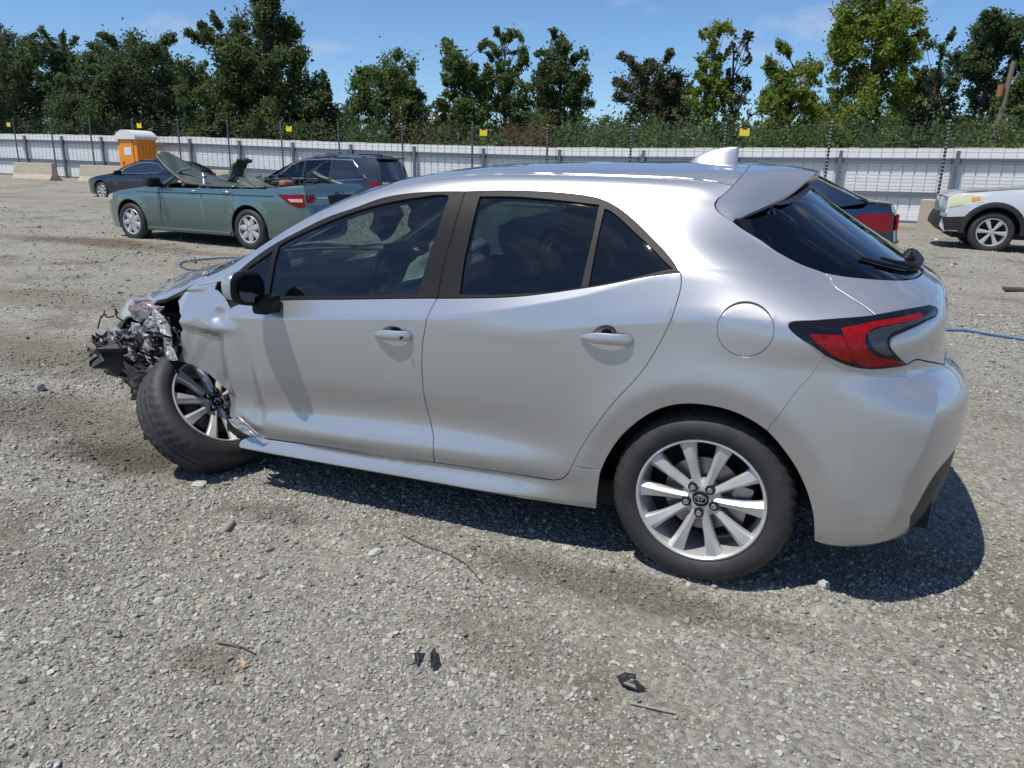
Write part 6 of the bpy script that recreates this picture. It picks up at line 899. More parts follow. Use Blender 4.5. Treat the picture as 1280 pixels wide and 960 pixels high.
# ---------------------------------------------------------------- concrete barriers
def barrier(x, y, L, h, z, rz, label, prof=None):
    b = MB(); P = prof or [(-.30, 0), (-.30, .10), (-.16, .32), (-.10, h), (.10, h), (.16, .32), (.30, .10), (.30, 0)]
    n = len(P); V = [(sx*L/2*(1-(.02 if 0 < i < n-1 and P[i][1] > .5 else 0)), p[0], p[1]) for sx in (-1, 1) for i, p in enumerate(P)]
    F = [tuple(range(n)), tuple(range(2*n-1, n-1, -1))]+[(i, i+n, (i+1) % n+n, (i+1) % n) for i in range(n)]
    o = meshobj('concrete_barrier', V, F, M_CONC); o.location = (x, y, z-.03); o.rotation_euler = (0, 0, rz); tag(o, label, 'barrier', 'concrete barriers along the fence')
    bv = o.modifiers.new('edge', 'BEVEL'); bv.width = .02; bv.segments = 2
barrier(36.0, -23.2, 3.0, .84, .30, ANG, 'tan concrete barrier standing alone at the far left before the fence')
barrier(31.3, -23.2, 3.1, .82, .27, ANG+.06, 'tan concrete barrier between the orange toilet and the navy coupe nose')
barrier(25.6, -23.0, 4.1, .82, .20, ANG, 'tan concrete barrier behind the torn green sedan')
barrier(-3.02, -18.5, 1.9, .84, -.04, -.16, 'tan concrete block beside the white vehicle nose', prof=[(-.3, 0), (-.3, .84), (.3, .84), (.3, 0)])
# ---------------------------------------------------------------- portable toilet
def toilet():
    M_OR = mk_mat('orange_plastic', (.80, .27, .02), .5, vary=(4, .3, (.70, .22, .03))); M_WP = mk_mat('white_plastic', (.72, .71, .68), .5)
    x, y = 29.35, -23.4; z = float(np.interp(x, FX, FZ))-.02; rz = math.radians(91)
    t = thing('portable_toilet', 'orange portable toilet with a rounded white roof by the fence', 'toilet', (x, y, z), rz)
    b = MB(); b.bbox((0, 0, 1.0), (1.12, 1.12, 1.96), .04)
    b.build('cabin', M_OR, t, smooth=40)
    for k in range(5): b = MB(); b.bbox((-.42+.21*k, .575, 1.05), (.05, .03, 1.8), .01); b.build('wall_rib', M_OR, t)
    for k in range(5): b = MB(); b.bbox((-.575, -.42+.21*k, 1.05), (.03, .05, 1.8), .01); b.build('wall_rib', M_OR, t)
    # door on the +x face
    d = MB(); V = []; pts = [(-.36, .12), (.36, .12), (.36, 1.75)]+[(.36*math.cos(q), 1.75+.30*math.sin(q)) for q in np.linspace(.15, math.pi-.15, 9)]+[(-.36, 1.75)]
    n = len(pts); d.add([(.565+a, p[0], p[1]) for a in (0, .03) for p in pts], [tuple(range(n))[::-1], tuple(range(n, 2*n))]+[(i, (i+1) % n, (i+1) % n+n, i+n) for i in range(n)])
    dr = d.build('door', M_OR, t)
    b = MB(); b.box((.60, .05, 1.45), (.012, .42, .34)); b.build('notice', M_WP, dr)
    b = MB(); b.bbox((.61, -.27, .95), (.03, .07, .13), .008); b.build('latch', mk_mat('latch_red', (.35, .05, .02), .5), dr)
    # barrel roof
    r = MB(); V = []; F = []; K = 12
    for sx in (-.62, .66):
        for k in range(K+1):
            q = math.pi*k/K; V.append((sx, -.62*math.cos(q), 1.96+.40*math.sin(q)))
    for k in range(K): F.append((k, k+1, K+1+k+1, K+1+k))
    F.append(tuple(range(K+1))[::-1]); F.append(tuple(range(K+1, 2*K+2))); F.append((0, K+1, 2*K+1, K)); r.add(V, F)
    r.build('roof', M_WP, t, smooth=35)
toilet()
# ---------------------------------------------------------------- utility pole beyond the fence
def utility_pole():
    M_W = mk_mat('weathered_pole', (.20, .16, .12), .9, vary=(6, .5, (.12, .10, .08)))
    t = thing('utility_pole', 'leaning wooden utility pole standing among the trees at the right edge', 'utility pole', (-5.45, -33.0, 0))
    b = MB(); b.tube([(.12, 0, 0), (.02, 0, 2.6), (-.16, 0, 5.5)], [.13, .11, .09], 10); b.build('pole', M_W, t, smooth=40)
    b = MB(); b.cyl((.14, .12, 4.25), (.12, .12, 4.68), .12, seg=14); b.build('transformer', mk_mat('rusty_drum', (.30, .12, .06), .8), t, smooth=40)
utility_pole()
# ---------------------------------------------------------------- trees beyond the fence
def leaf_mat(name, c1, c2, c3):
    m = bpy.data.materials.new(name); m.use_nodes = True; nt = m.node_tree; b = nt.nodes['Principled BSDF']; b.inputs['Roughness'].default_value = .6; b.inputs['Specular IOR Level'].default_value = .3
    geo = nt.nodes.new('ShaderNodeNewGeometry'); n = nt.nodes.new('ShaderNodeTexNoise'); n.inputs['Scale'].default_value = 1.1; n.inputs['Detail'].default_value = 7; n.inputs['Roughness'].default_value = .75; nt.links.new(geo.outputs['Position'], n.inputs['Vector'])
    r = nt.nodes.new('ShaderNodeValToRGB'); e = r.color_ramp.elements; e.new(.5)
    for k, (p, c) in enumerate(((.32, c1), (.5, c2), (.68, c3))): e[k].position = p; e[k].color = (*c, 1)
    nt.links.new(n.outputs['Fac'], r.inputs[0]); nt.links.new(r.outputs[0], b.inputs['Base Color'])
    tl = nt.nodes.new('ShaderNodeBsdfTranslucent'); nt.links.new(r.outputs[0], tl.inputs[0]); mx = nt.nodes.new('ShaderNodeMixShader'); mx.inputs[0].default_value = .5
    out = nt.nodes['Material Output']; nt.links.new(b.outputs[0], mx.inputs[1]); nt.links.new(tl.outputs[0], mx.inputs[2]); nt.links.new(mx.outputs[0], out.inputs[0]); return m
LM = dict(dark=leaf_mat('dark_foliage', (.060, .098, .045), (.095, .142, .058), (.15, .195, .075)), mid=leaf_mat('green_foliage', (.075, .125, .04), (.125, .185, .055), (.20, .26, .075)),
          bright=leaf_mat('bright_foliage', (.12, .18, .03), (.20, .26, .045), (.32, .36, .07)), cedar=leaf_mat('cedar_foliage', (.058, .10, .038), (.10, .145, .048), (.17, .21, .075)),
          brown=leaf_mat('olive_foliage', (.065, .075, .035), (.10, .11, .048), (.16, .16, .07)), red=leaf_mat('reddish_foliage', (.10, .07, .03), (.22, .08, .04), (.12, .15, .05)))
M_BARK = mk_mat('bark', (.11, .09, .07), .95, vary=(5, .5, (.06, .05, .04)))
def leaves(C, R, n, size, rg, flat=.0):
    """n small leaf faces spread over clumps C (k,3) with radii R (k,)"""
    k = rg.integers(0, len(C), n); el = rg.uniform(.55, 1.5, (len(C), 3)); d = rg.normal(size=(n, 3)); p = C[k]+d*(R[k]*.62)[:, None]*el[k]
    a = rg.normal(size=(n, 3)); a /= np.linalg.norm(a, axis=1)[:, None]; b = rg.normal(size=(n, 3)); b -= a*(a*b).sum(1)[:, None]; b /= np.linalg.norm(b, axis=1)[:, None]
    s = size*rg.uniform(.6, 1.3, n)[:, None]
    V = np.stack([p-a*s, p-b*s*.5, p+a*s, p+b*s*.5], 1).reshape(-1, 3); return V
def quadmesh(name, V, mat, parent=None):
    n = len(V)//4; me = bpy.data.meshes.new(name); me.vertices.add(len(V)); me.vertices.foreach_set('co', V.ravel()); me.loops.add(n*4); me.loops.foreach_set('vertex_index', np.arange(n*4, dtype=np.int32))
    me.polygons.add(n); me.polygons.foreach_set('loop_start', (np.arange(n)*4).astype(np.int32)); me.update(calc_edges=True); me.materials.append(mat)
    o = bpy.data.objects.new(name, me); COL.objects.link(o); o.parent = parent; return o
def at_px(u, D, v=None):
    return CAM[4]+fw2[0]*D+rt3[0]*(u-640)/f_px*D, CAM[5]+fw2[1]*D+rt3[1]*(u-640)/f_px*D
def tree(name, label, x, y, H, Rr, kind, seed, shape='round', dens=1., base=.25, leaf=.088, gap=0., group='trees beyond the fence'):
    rg = np.random.default_rng(seed); g = float(gz(x, y)); t = thing(name, label, 'tree', (x, y, g-.05), 0, group)
    tr = MB(); lean = rg.normal(0, .04, 2)*H; pts = [(lean[0]*q**1.5, lean[1]*q**1.5, H*.93*q) for q in np.linspace(0, 1, 7)]
    r0 = .022*H+.05; tr.tube(pts, [r0*(1-.88*q) for q in np.linspace(0, 1, 7)], 8)
    C = []; R = []; zc = H*(1+base)/2; hz = H*(1-base)/2
    # crown = overlapping lobes of uneven size; leaf clumps fill them, thinner where the tree is open
    lobes = []
    if shape == 'cone':
        for q in np.linspace(.04, .96, 9): r_ = Rr*((1-q)**.75*.95+.05); lobes.append((0, 0, H*(base+(1-base)*q), r_, r_, H*(1-base)*.10))
        for k in range(10):
            q = rg.uniform(.05, .75); A = rg.uniform(0, 6.28); r_ = Rr*((1-q)**.75); lobes.append((math.cos(A)*r_*.75, math.sin(A)*r_*.75, H*(base+(1-base)*q), r_*.42, r_*.42, H*.05))
    elif shape == 'column':
        for q in np.linspace(.08, .93, 6): r_ = Rr*(.95 if .2 < q < .7 else .62)*rg.uniform(.8, 1.1); lobes.append((rg.normal(0, .18*Rr), rg.normal(0, .18*Rr), H*(base+(1-base)*q), r_, r_, H*(1-base)*.14))
    elif shape == 'flat':
        for k in range(11):
            q = rg.uniform(.15, .95); A = rg.uniform(0, 6.28); o_ = Rr*rg.uniform(.1, .65); lobes.append((math.cos(A)*o_, math.sin(A)*o_, H*(base+(1-base)*q), Rr*.5, Rr*.5, H*(1-base)*.085))
        lobes.append((0, 0, H*.93, Rr*.6, Rr*.6, H*.07))
    else:
        top = .0 if shape == 'round' else .15
        lobes.append((lean[0], lean[1], zc-.04*H, Rr*.72, Rr*.72, hz*.86))
        for k in range(9):
            A = k*2.4+rg.uniform(0, 1); q = rg.uniform(-.75, .72)+top; o_ = Rr*math.sqrt(max(.1, 1-min(q, .95)**2))*rg.uniform(.42, .66)
            lobes.append((math.cos(A)*o_, math.sin(A)*o_, zc+q*hz, Rr*rg.uniform(.30, .46), Rr*rg.uniform(.30, .46), hz*rg.uniform(.22, .36)))
        lobes.append((lean[0]+rg.normal(0, .2*Rr), lean[1], H*.90, Rr*.34, Rr*.34, H*.10))
    vol = sum(l[3]*l[4]*l[5] for l in lobes); cr = (.095 if shape == 'cone' else .115)*Rr**.75*1.45**.75
    for l in lobes:
        m = int(4+ (210 if shape != 'cone' else 260)*(l[3]*l[4]*l[5])/vol)
        for k in range(m):
            d = rg.normal(size=3); d /= np.linalg.norm(d); f = rg.uniform(.30, 1)**.45; c = Vector((l[0]+d[0]*l[3]*f, l[1]+d[1]*l[4]*f, min(l[2]+d[2]*l[5]*f, H)))
            if math.sin(c.x*2.3+seed)*math.sin(c.y*2.1+seed*2)*math.sin(c.z*2.6+seed*3) > .42-gap*1.6 or rg.uniform() < gap*.5: continue
            C.append(c); R.append(cr*rg.uniform(.55, 1.25))
    nb = min(len(C), 46)
    for k in rg.choice(len(C), nb, replace=False):     # limbs carry the clumps
        c = C[k]; h = min(max(c.z/H-.16, .10), .9); p0 = Vector((lean[0]*h**1.5, lean[1]*h**1.5, H*h*.93)); md = p0.lerp(c, .5)+Vector((0, 0, -.05*(c-p0).length)); tr.tube([p0, md, c], [r0*.32*(1-h*.7), r0*.18*(1-h*.7), .012], 4, caps=False)
    for k in range(12):
        A = rg.uniform(0, 6.28); h = rg.uniform(.5, 1.0); z_ = H*(base+(1-base)*h); w_ = Rr*(1.02-.45*h if shape != 'cone' else (1-h)*1.0+.05); q = Vector((math.cos(A)*w_, math.sin(A)*w_, min(z_+.05*H, H*1.01))); p0 = Vector((lean[0]*h, lean[1]*h, z_*.9)); tr.tube([p0, q], [.03, .006], 4, caps=False)
        for f in (.75, .88, 1.0): C.append(p0.lerp(q, f)); R.append(cr*.5)
    C = np.array([tuple(c) for c in C]); R = np.array(R)
    tr.build('trunk', M_BARK, t, smooth=60)
    n = int(15000*dens*(Rr*H/12.)**.8); quadmesh('crown', leaves(C, R, n, leaf, rg), LM[kind], t)
HZ = lambda u: 194.5+.01774*u
def tree_px(name, label, u, topv, hw, D, kind, seed, **k):
    x, y = at_px(u, D); g = float(gz(x, y)); 
    for _ in range(40):      # keep the whole crown beyond the fence
        if y < fence_y(x)-hw*D/f_px*.95-1.0: break
        D += .6; x, y = at_px(u, D)
    g = float(gz(x, y)); H = ((HZ(u)-topv)*D/f_px+CAM[6]-g)*(.955 if topv < 10 else .895); tree(name, label, x, y, H, hw*(1.12 if u < 420 else 1.04)*D/f_px, kind, seed, **k)
T_ = [
 ('oak_tree', 'dark oak whose crown is cut by the left edge of the photo', 5, 48, 62, 52, 'dark', 1, dict(dens=1.5, base=.12)),
 ('oak_tree', 'dark oak with a thin bent top rising above the left treeline', 70, 28, 42, 47, 'dark', 2, dict(shape='vase', dens=.9, base=.15, gap=.15)),
 ('oak_tree', 'slender dark tree with a wispy top right of the bent oak', 125, 44, 38, 49, 'dark', 3, dict(shape='round', dens=1.0, base=.12, gap=.1)),
 ('oak_tree', 'low dark tree filling the gap above the left end of the fence', 45, 88, 58, 45, 'dark', 4, dict(dens=1.4, base=.05)),
 ('oak_tree', 'broad dark green oak right behind the orange toilet', 213, 50, 62, 46, 'dark', 5, dict(dens=2.2, base=.08)),
 ('oak_tree', 'shorter dark oak left of the broad oak behind the toilet', 160, 86, 44, 44, 'dark', 6, dict(dens=1.4, base=.05)),
 ('cedar_tree', 'tallest dense cedar with a pointed top left of centre', 360, 2, 84, 40, 'cedar', 7, dict(shape='cone', dens=2.6, base=.04, leaf=.10)),
 ('cedar_tree', 'lighter cedar shoulder leaning out left of the tallest cedar', 308, 36, 46, 38, 'cedar', 8, dict(shape='round', dens=1.7, base=.05, leaf=.10)),
 ('cedar_tree', 'small dark cedar at the right foot of the tallest cedar', 420, 92, 36, 42, 'cedar', 9, dict(shape='cone', dens=1.4, base=.03)),
 ('oak_tree', 'rounded open oak above the dark minivan', 494, 72, 50, 43, 'mid', 10, dict(dens=1.4, base=.10, gap=.12)),
 ('oak_tree', 'small low shrubby tree between the round oak and the sparse tree', 538, 128, 26, 42, 'dark', 11, dict(dens=.7, base=.1)),
 ('sweetgum_tree', 'sparse open tree, leftmost of the central clump of three', 582, 56, 38, 42, 'mid', 12, dict(dens=.9, base=.08, gap=.2, leaf=.12)),
 ('sweetgum_tree', 'fuller middle tree of the central clump of three', 628, 44, 32, 43, 'mid', 13, dict(shape='column', dens=1.3, base=.10, gap=.05)),
 ('sweetgum_tree', 'rightmost tree of the central clump of three with a long side branch', 690, 47, 40, 42, 'cedar', 14, dict(dens=1.4, base=.10, gap=.10)),
 ('pine_tree', 'round olive-brown pine right of the central clump', 786, 72, 50, 45, 'brown', 15, dict(dens=1.7, base=.06, gap=.08)),
 ('poplar_tree', 'narrow yellow-green poplar left of the thin bare-topped tree', 856, 38, 25, 41, 'bright', 16, dict(shape='column', dens=1.2, base=.08)),
 ('dying_tree', 'thin tree with a bare twiggy top right of the narrow poplar', 888, 46, 17, 41, 'brown', 17, dict(shape='column', dens=.35, base=.22, gap=.25)),
 ('poplar_tree', 'bushy yellow-green tree left of the tallest bright tree', 948, 60, 44, 39, 'bright', 18, dict(dens=1.6, base=.05, gap=.06)),
 ('poplar_tree', 'tallest bright yellow-green tree reaching the top of the photo', 1035, -8, 60, 38, 'bright', 19, dict(shape='vase', dens=2.1, base=.06, gap=.10)),
 ('oak_tree', 'sparse see-through tree between the tallest bright tree and the dark pine', 1108, 40, 34, 40, 'dark', 20, dict(shape='round', dens=.8, base=.10, gap=.22)),
 ('pine_tree', 'dark flat-layered pine near the right edge', 1168, 28, 50, 42, 'dark', 21, dict(shape='flat', dens=1.6, base=.18, gap=.10)),
 ('poplar_tree', 'green poplar behind the utility pole', 1232, 50, 42, 39, 'mid', 22, dict(dens=1.7, base=.08)),
 ('oak_tree', 'oak cut by the right edge of the photo', 1300, 56, 40, 41, 'mid', 23, dict(dens=1.3, base=.08)),
]
T_ += [
 ('oak_tree', 'distant dark oak filling the gap between the far left oaks and the toilet oak', 262, 82, 44, 60, 'dark', 31, dict(dens=1.2, base=.03)),
 ('oak_tree', 'distant low oak between the small dark cedar and the round open oak', 452, 128, 26, 62, 'dark', 32, dict(dens=.9, base=.03)),
 ('oak_tree', 'distant low oak between the central clump and the olive-brown pine', 735, 146, 34, 62, 'mid', 33, dict(dens=.8, base=.03)),
 ('oak_tree', 'distant oak filling the notch between the olive-brown pine and the yellow-green poplar', 822, 100, 24, 58, 'brown', 34, dict(dens=1.0, base=.03)),
 ('oak_tree', 'distant low oak right of the thin bare-topped tree', 912, 150, 30, 64, 'dark', 35, dict(dens=.8, base=.03)),
 ('oak_tree', 'distant green oak behind the tallest bright tree', 1000, 92, 40, 58, 'mid', 36, dict(dens=1.1, base=.03)),
 ('oak_tree', 'distant dark oak behind the see-through tree at the right', 1092, 96, 46, 60, 'dark', 37, dict(dens=1.1, base=.03)),
 ('oak_tree', 'distant dark oak between the layered pine and the green poplar', 1205, 100, 40, 60, 'dark', 38, dict(dens=1.1, base=.03)),
 ('oak_tree', 'distant dark oak behind the low shrubby tree left of the sparse one', 655, 128, 40, 64, 'dark', 39, dict(dens=1.0, base=.03)),
]
for nm, lb, u, tv, hw, D, kd, sd, kw in T_: tree_px(nm, lb, u, tv, hw, D, kd, sd, **kw)
# continuous undergrowth behind the fence
def hedge():
    rg = np.random.default_rng(99); C = {k: [] for k in ('dark', 'mid', 'red', 'bright')}
    for u in np.arange(-80, 1400, 5.0):
        for D in (32+rg.uniform(-1, 3), 37+rg.uniform(-2, 4), 48+rg.uniform(-4, 10)):
            D = D*(1.0 if u > 300 else 1.25); x, y = at_px(u+rg.uniform(-6, 6), D)
            if y > fence_y(x)-2.2: continue
            g = float(gz(x, y)); wv = math.sin(u*.061+D)*.5+math.sin(u*.023+2*D)*.5+.35*math.sin(u*.17+D*3)
            hgt = (HZ(u)-(169+wv*10+rg.uniform(-4, 6))+(8 if u < 300 else 0))*D/f_px+CAM[6]-g
            if hgt < .6: continue
            kd = 'dark'
            if D < 45:
                kd = rg.choice(['dark', 'dark', 'dark', 'mid', 'bright']) if u > 880 else rg.choice(['dark', 'dark', 'dark', 'mid'])
                if (500 < u < 570 or 625 < u < 680) and rg.uniform() < .3: kd = 'red'
            for q in np.linspace(.15, 1, 4): C[kd].append((x+rg.normal(0, .25), y+rg.normal(0, .3), g+hgt*q-.25, .55+.25*rg.uniform()))
    names = dict(dark='undergrowth_dark', mid='undergrowth_green', red='undergrowth_red', bright='undergrowth_bright')
    for k, c in C.items():
        c = np.array(c)
        if len(c) == 0: continue
        c[:, 3] *= .8
        o = quadmesh('undergrowth', leaves(c[:, :3], c[:, 3], int(len(c)*62), .085, rg), LM[k]); o['kind'] = 'stuff'; o['label'] = {'dark': 'dark shrubs behind the fence', 'mid': 'green shrubs behind the fence', 'red': 'reddish shrubs behind the fence', 'bright': 'yellow-green shrubs behind the fence'}[k]
hedge()
# ---------------------------------------------------------------- other vehicles in the yard
M_DGLASS = glass_mat('dark_car_glass', (.10, .13, .14)); M_SOLIDG = mk_mat('blackened_glass', (.012, .016, .022), .06, spec=.8, coat=1)
M_INT = mk_mat('cabin_grey', (.10, .10, .10), .9); M_INTL = mk_mat('cabin_tan', (.30, .27, .23), .9)
def bg_wheel(car, x, y, z, r, side, spokes=6, mat=None, w=.2, style='blade'):
    e = bpy.data.objects.new('wheel', None); COL.objects.link(e); e.parent = car
    M = Matrix.Translation((x, y, z)) @ (Matrix.Rotation(math.pi, 4, 'Z') if side < 0 else Matrix.Identity(4)) @ Matrix.Rotation(random.uniform(0, 6), 4, 'Y')
    b = MB(); k = r*.67; b.lathe([(k, -.01), (k+.02, .004), (r*.86, .012), (r*.96, -.006), (r, -.03), (r, -w+.02), (r*.93, -w), (k, -w)], 40); b.V = [M @ Vector(v) for v in b.V]; b.build('tyre', M_RUB, e, smooth=40)
    b = MB(); b.lathe([(k+.006, -.006), (k, .002), (k-.014, -.002), (k-.02, -.05), (k-.03, -.14)], 40); b.lathe([(.001, -.012), (.035, -.012), (.06, -.02), (.065, -.06)], 20)
    for i in range(spokes):
        A = 2*math.pi*i/spokes; rad = Vector((math.cos(A), 0, math.sin(A))); tan = Vector((-math.sin(A), 0, math.cos(A))); V = []
        ww = (.030, .050, .030) if style == 'oval' else (.022, .034, .048)
        for rr, w_ in ((.05, ww[0]), (k*.6, ww[1]), (k-.008, ww[2])):
            for s_, d in ((-1, -.03), (-.8, -.012), (0, -.004), (.8, -.012), (1, -.03)): V.append(rad*rr+tan*w_*s_*1.05+Vector((0, d, 0)))
        b.add(V, [(i2*5+j, i2*5+j+1, (i2+1)*5+j+1, (i2+1)*5+j) for i2 in range(2) for j in range(4)])
    b.V = [M @ Vector(v) for v in b.V]; b.build('rim', mat or M_ALLOY, e, smooth=35)
    b = MB(); b.lathe([(.001, -.10), (k, -.10)], 20); b.V = [M @ Vector(v) for v in b.V]; b.build('wheel_back', M_DARK, e)
    return e
class BG:
    """side skin y(x,z) plus decks across the car; profile runs nose-bottom -> roof -> tail-bottom"""
    def __init__(s, root, hw, prof, belt, tumble=.42, sill=.20, wheels=(0, 2.75), wr=.33, arch=.375, nose=.22, tail=.16, bul=(.14, .10), crease=.72):
        s.root, s.hw, s.prof, s.belt, s.tumble, s.sill, s.wheels, s.wr, s.arch, s.crease = root, hw, prof, belt, tumble, sill, wheels, wr, arch, crease
        s.x1 = max(p[0] for p in prof); s.x0 = min(p[0] for p in prof); s.nose, s.tail, s.bul = nose, tail, bul
        xs = [b_[0] for b_ in belt]; s.fb = lambda x: np.interp(x, xs, [b_[1] for b_ in belt])
    def Y(s, x, z):
        x = np.asarray(x, float); z = np.asarray(z, float); zb = s.fb(x)
        y = s.hw-.055*np.clip((s.crease-z)/(s.crease-.2), 0, 1)**2-.035*np.clip((z-s.crease)/(zb-s.crease+.02), 0, 1)**1.5-s.tumble*np.clip(z-zb, 0, 2)-.16*np.clip(z-zb, 0, 2)**2
        n = np.clip((x-(s.wheels[1]-.1))/(s.x1-s.wheels[1]+.1), 0, 1); t = np.clip((s.wheels[0]+.1-x)/(s.wheels[0]+.1-s.x0), 0, 1)
        y = y-s.nose*n**3.2-s.tail*t**3.2
        for cx in s.wheels:
            r = np.hypot(x-cx, z-s.wr); y = y+.014*np.exp(-((np.maximum(r-s.arch-.03, 0))/.05)**2)*(z < zb)
        return y
    def surf(s, u, v): return np.stack([u, s.Y(u, v), v], 1)
    def surfn(s, u, v):
        e = .01; a = (s.Y(u+e, v)-s.Y(u-e, v))/(2*e); b = (s.Y(u, v+e)-s.Y(u, v-e))/(2*e); n = np.stack([-a, np.ones_like(a), -b], 1); return n/np.linalg.norm(n, axis=1)[:, None]
    def bottom(s, x):
        z = s.sill
        for cx in s.wheels:
            if abs(x-cx) < s.arch: z = max(z, s.wr+math.sqrt(s.arch**2-(x-cx)**2))
        return z
    def topz(s, x):      # body line: profile outside the cabin, belt inside
        P = s.prof; i = next(k for k in range(len(P)) if P[k][2] == 'cowl'); j = next(k for k in range(len(P)) if P[k][2] == 'deck')
        def mono(Q):
            out = [Q[0]]
            for p in Q[1:]:
                if abs(p[0]-P[i][0]) > abs(out[-1][0]-P[i][0])+1e-4: out.append(p)
            return out
        if x > P[i][0]: q = mono(P[i::-1]); return float(np.interp(x, [p[0] for p in q], [p[1] for p in q]))
        if x < P[j][0]: q = mono(P[j:])[::-1]; return float(np.interp(x, [p[0] for p in q], [p[1] for p in q]))
        return float(s.fb(x))
    def strip(s, name, a, b, mat, sides='LR', step=.05, off=0., label=None):
        xs = list(np.arange(a, b, step))+[b]
        for cx in s.wheels:
            for q in (cx-s.arch+.001, cx-s.arch-.001, cx+s.arch-.001, cx+s.arch+.001, cx-s.arch*.97, cx+s.arch*.97, cx-s.arch*.9, cx+s.arch*.9):
                if a < q < b: xs.append(q)
        P = s.prof; i = next(k for k in range(len(P)) if P[k][2] == 'cowl'); j = next(k for k in range(len(P)) if P[k][2] == 'deck'); dz = .004
        if a < s.x0+.12:      # runs to the tail: follow the profile down the back
            tail = [(p[0], p[1]-dz) for p in P[j:]]; lo_ = tail[-1][0]; xs = sorted(x for x in xs if x > lo_+.01); bot = [(lo_, tail[-1][1])]+[(x, s.bottom(x)) for x in xs]; top = [(x, s.topz(x)-dz) for x in xs if x > tail[0][0]+.01]
            loop_ = bot+top[::-1]+tail[:-1]
        elif b > s.x1-.14:
            nose = [(p[0], p[1]-dz) for p in P[:i+1] if p[0] > a+.01]; hi_ = nose[0][0]; xs = sorted(x for x in xs if x < hi_-.01); bot = [(x, s.bottom(x)) for x in xs]+[(hi_, nose[0][1])]
            st = [(a, s.topz(a)-dz)]
            if P[i][0] < a: pass
            else: st = [(x, s.topz(x)-dz) for x in xs if x < P[i][0]-.01]
            loop_ = bot+nose[1:]+st[::-1]
        else:
            xs = sorted(xs); loop_ = [(x, s.bottom(x)) for x in xs]+[(x, s.topz(x)-dz) for x in xs][::-1]
        return panel(name, None, mat, s.root, off=off, inset=.004, depth=.02, sides=sides, du=.09, dv=.07, loops=[np.array(loop_)], surf=s.surf, surfn=s.surfn, round_=.003, label=label)
    def side(s, name, poly, mat, parent=None, off=0., holes=(), sides='LR', depth=.01, inset=.003, label=None):
        return panel(name, None, mat, parent or s.root, off=off, inset=inset, depth=depth, sides=sides, du=.12, dv=.09, loops=[np.array(poly)]+[np.array(h) for h in holes], surf=s.surf, surfn=s.surfn, round_=.002, label=label)
    def deck(s, name, i0, i1, mat, crown=.03, sub=4, smooth=30, shrink_=0., xs_cut=None):
        P = s.prof[i0:i1+1]; pts = []
        for a, b in zip(P[:-1], P[1:]):
            for k in range(sub): pts.append((a[0]+(b[0]-a[0])*k/sub, a[1]+(b[1]-a[1])*k/sub))
        pts.append(P[-1][:2]); n = len(pts); T = np.linspace(-1, 1, 15); V = []
        for i, (x, z) in enumerate(pts):
            y = float(s.Y(x, z))-shrink_; q = s.prof
            f1 = np.clip((x-(s.x1-.5))/.5, 0, 1)**2*s.bul[0]; f0 = np.clip(((s.x0+.4)-x)/.4, 0, 1)**2*s.bul[1]
            a = pts[max(i-1, 0)]; b = pts[min(i+1, n-1)]; tx, tz = b[0]-a[0], b[1]-a[1]; l = math.hypot(tx, tz) or 1; nx, nz = -tz/l*-1, tx/l*-1
            nx, nz = (-tz/l, tx/l); 
            if nz < 0 or (abs(nz) < .2 and nx*(x-(s.x0+s.x1)/2) < 0): nx, nz = -nx, -nz
            for t in T:
                w = 1-abs(t)**2.4; V.append((x+nx*crown*w+f1*w*0+(f1-f0)*(w), t*y, z+nz*crown*w))
        F = [(i*15+j, i*15+j+1, (i+1)*15+j+1, (i+1)*15+j) for i in range(n-1) for j in range(14)]
        b = MB(); b.add(V, F); return b.build(name, mat, s.root, smooth=smooth)
    def innards(s, seats=True, tan=False, col=None):
        b = MB(); x0, x1 = s.wheels; b.box(((s.x0+s.x1)/2, 0, .30), (s.x1-s.x0-.5, s.hw*2-.5, .12))
        for cx in s.wheels:
            for sd in (-1, 1):
                V = []; K = 14
                for k in range(K+1):
                    q = math.pi*k/K
                    for r, y in ((s.arch+.02, s.hw-.05), (s.arch+.02, s.hw-.32), (.05, s.hw-.33)): V.append((cx+r*math.cos(q), sd*y, s.wr-.02+r*math.sin(q)))
                b.add(V, [(k*3+i, k*3+i+1, (k+1)*3+i+1, (k+1)*3+i) for k in range(K) for i in range(2)])
        b.box(((s.x0+s.x1)/2, 0, .5), (s.x1-s.x0-.5, .9, .5)); b.build('floor_pan', M_DARK, s.root)
        if seats:
            b = MB(); xm = x0+1.15; zb = float(s.fb(xm)); m = M_INTL if tan else M_INT
            for sx, wy in ((xm+.35, .44), (xm-.5, 1.1)):
                for y in ((-.37, .37) if wy < 1 else (0,)):
                    b.bbox((sx+.2, y, zb-.38), (.5, wy, .16), .04); b.bbox((sx-.08, y, zb-.05), (.13, wy, .55), .04, rot=Matrix.Rotation(-.3, 3, 'Y'))
                    for hy in ((y,) if wy < 1 else (-.4, .4)): b.bbox((sx-.2, hy, zb+.30), (.09, .25, .16), .03)
            b.bbox((x1-.85, 0, zb-.10), (.35, 1.35, .2), .05); b.build('seats', m, s.root, smooth=50)
        # dark skins just inside the flanks close the gaps
        b = MB()
        for sd in (-1, 1):
            xs = np.linspace(s.x0+.12, s.x1-.15, 50); V = []
            for x in xs:
                zt = s.topz(x)-.05
                for z in (max(s.bottom(x)+.03, .25), (max(s.bottom(x)+.03, .25)+zt)/2, zt): V.append((x, sd*(float(s.Y(x, z))-.035), z))
            b.add(V, [(i*3+j, i*3+j+1, (i+1)*3+j+1, (i+1)*3+j) for i in range(49) for j in range(2)])
        b.build('inner_structure', M_DARK, s.root, smooth=60)
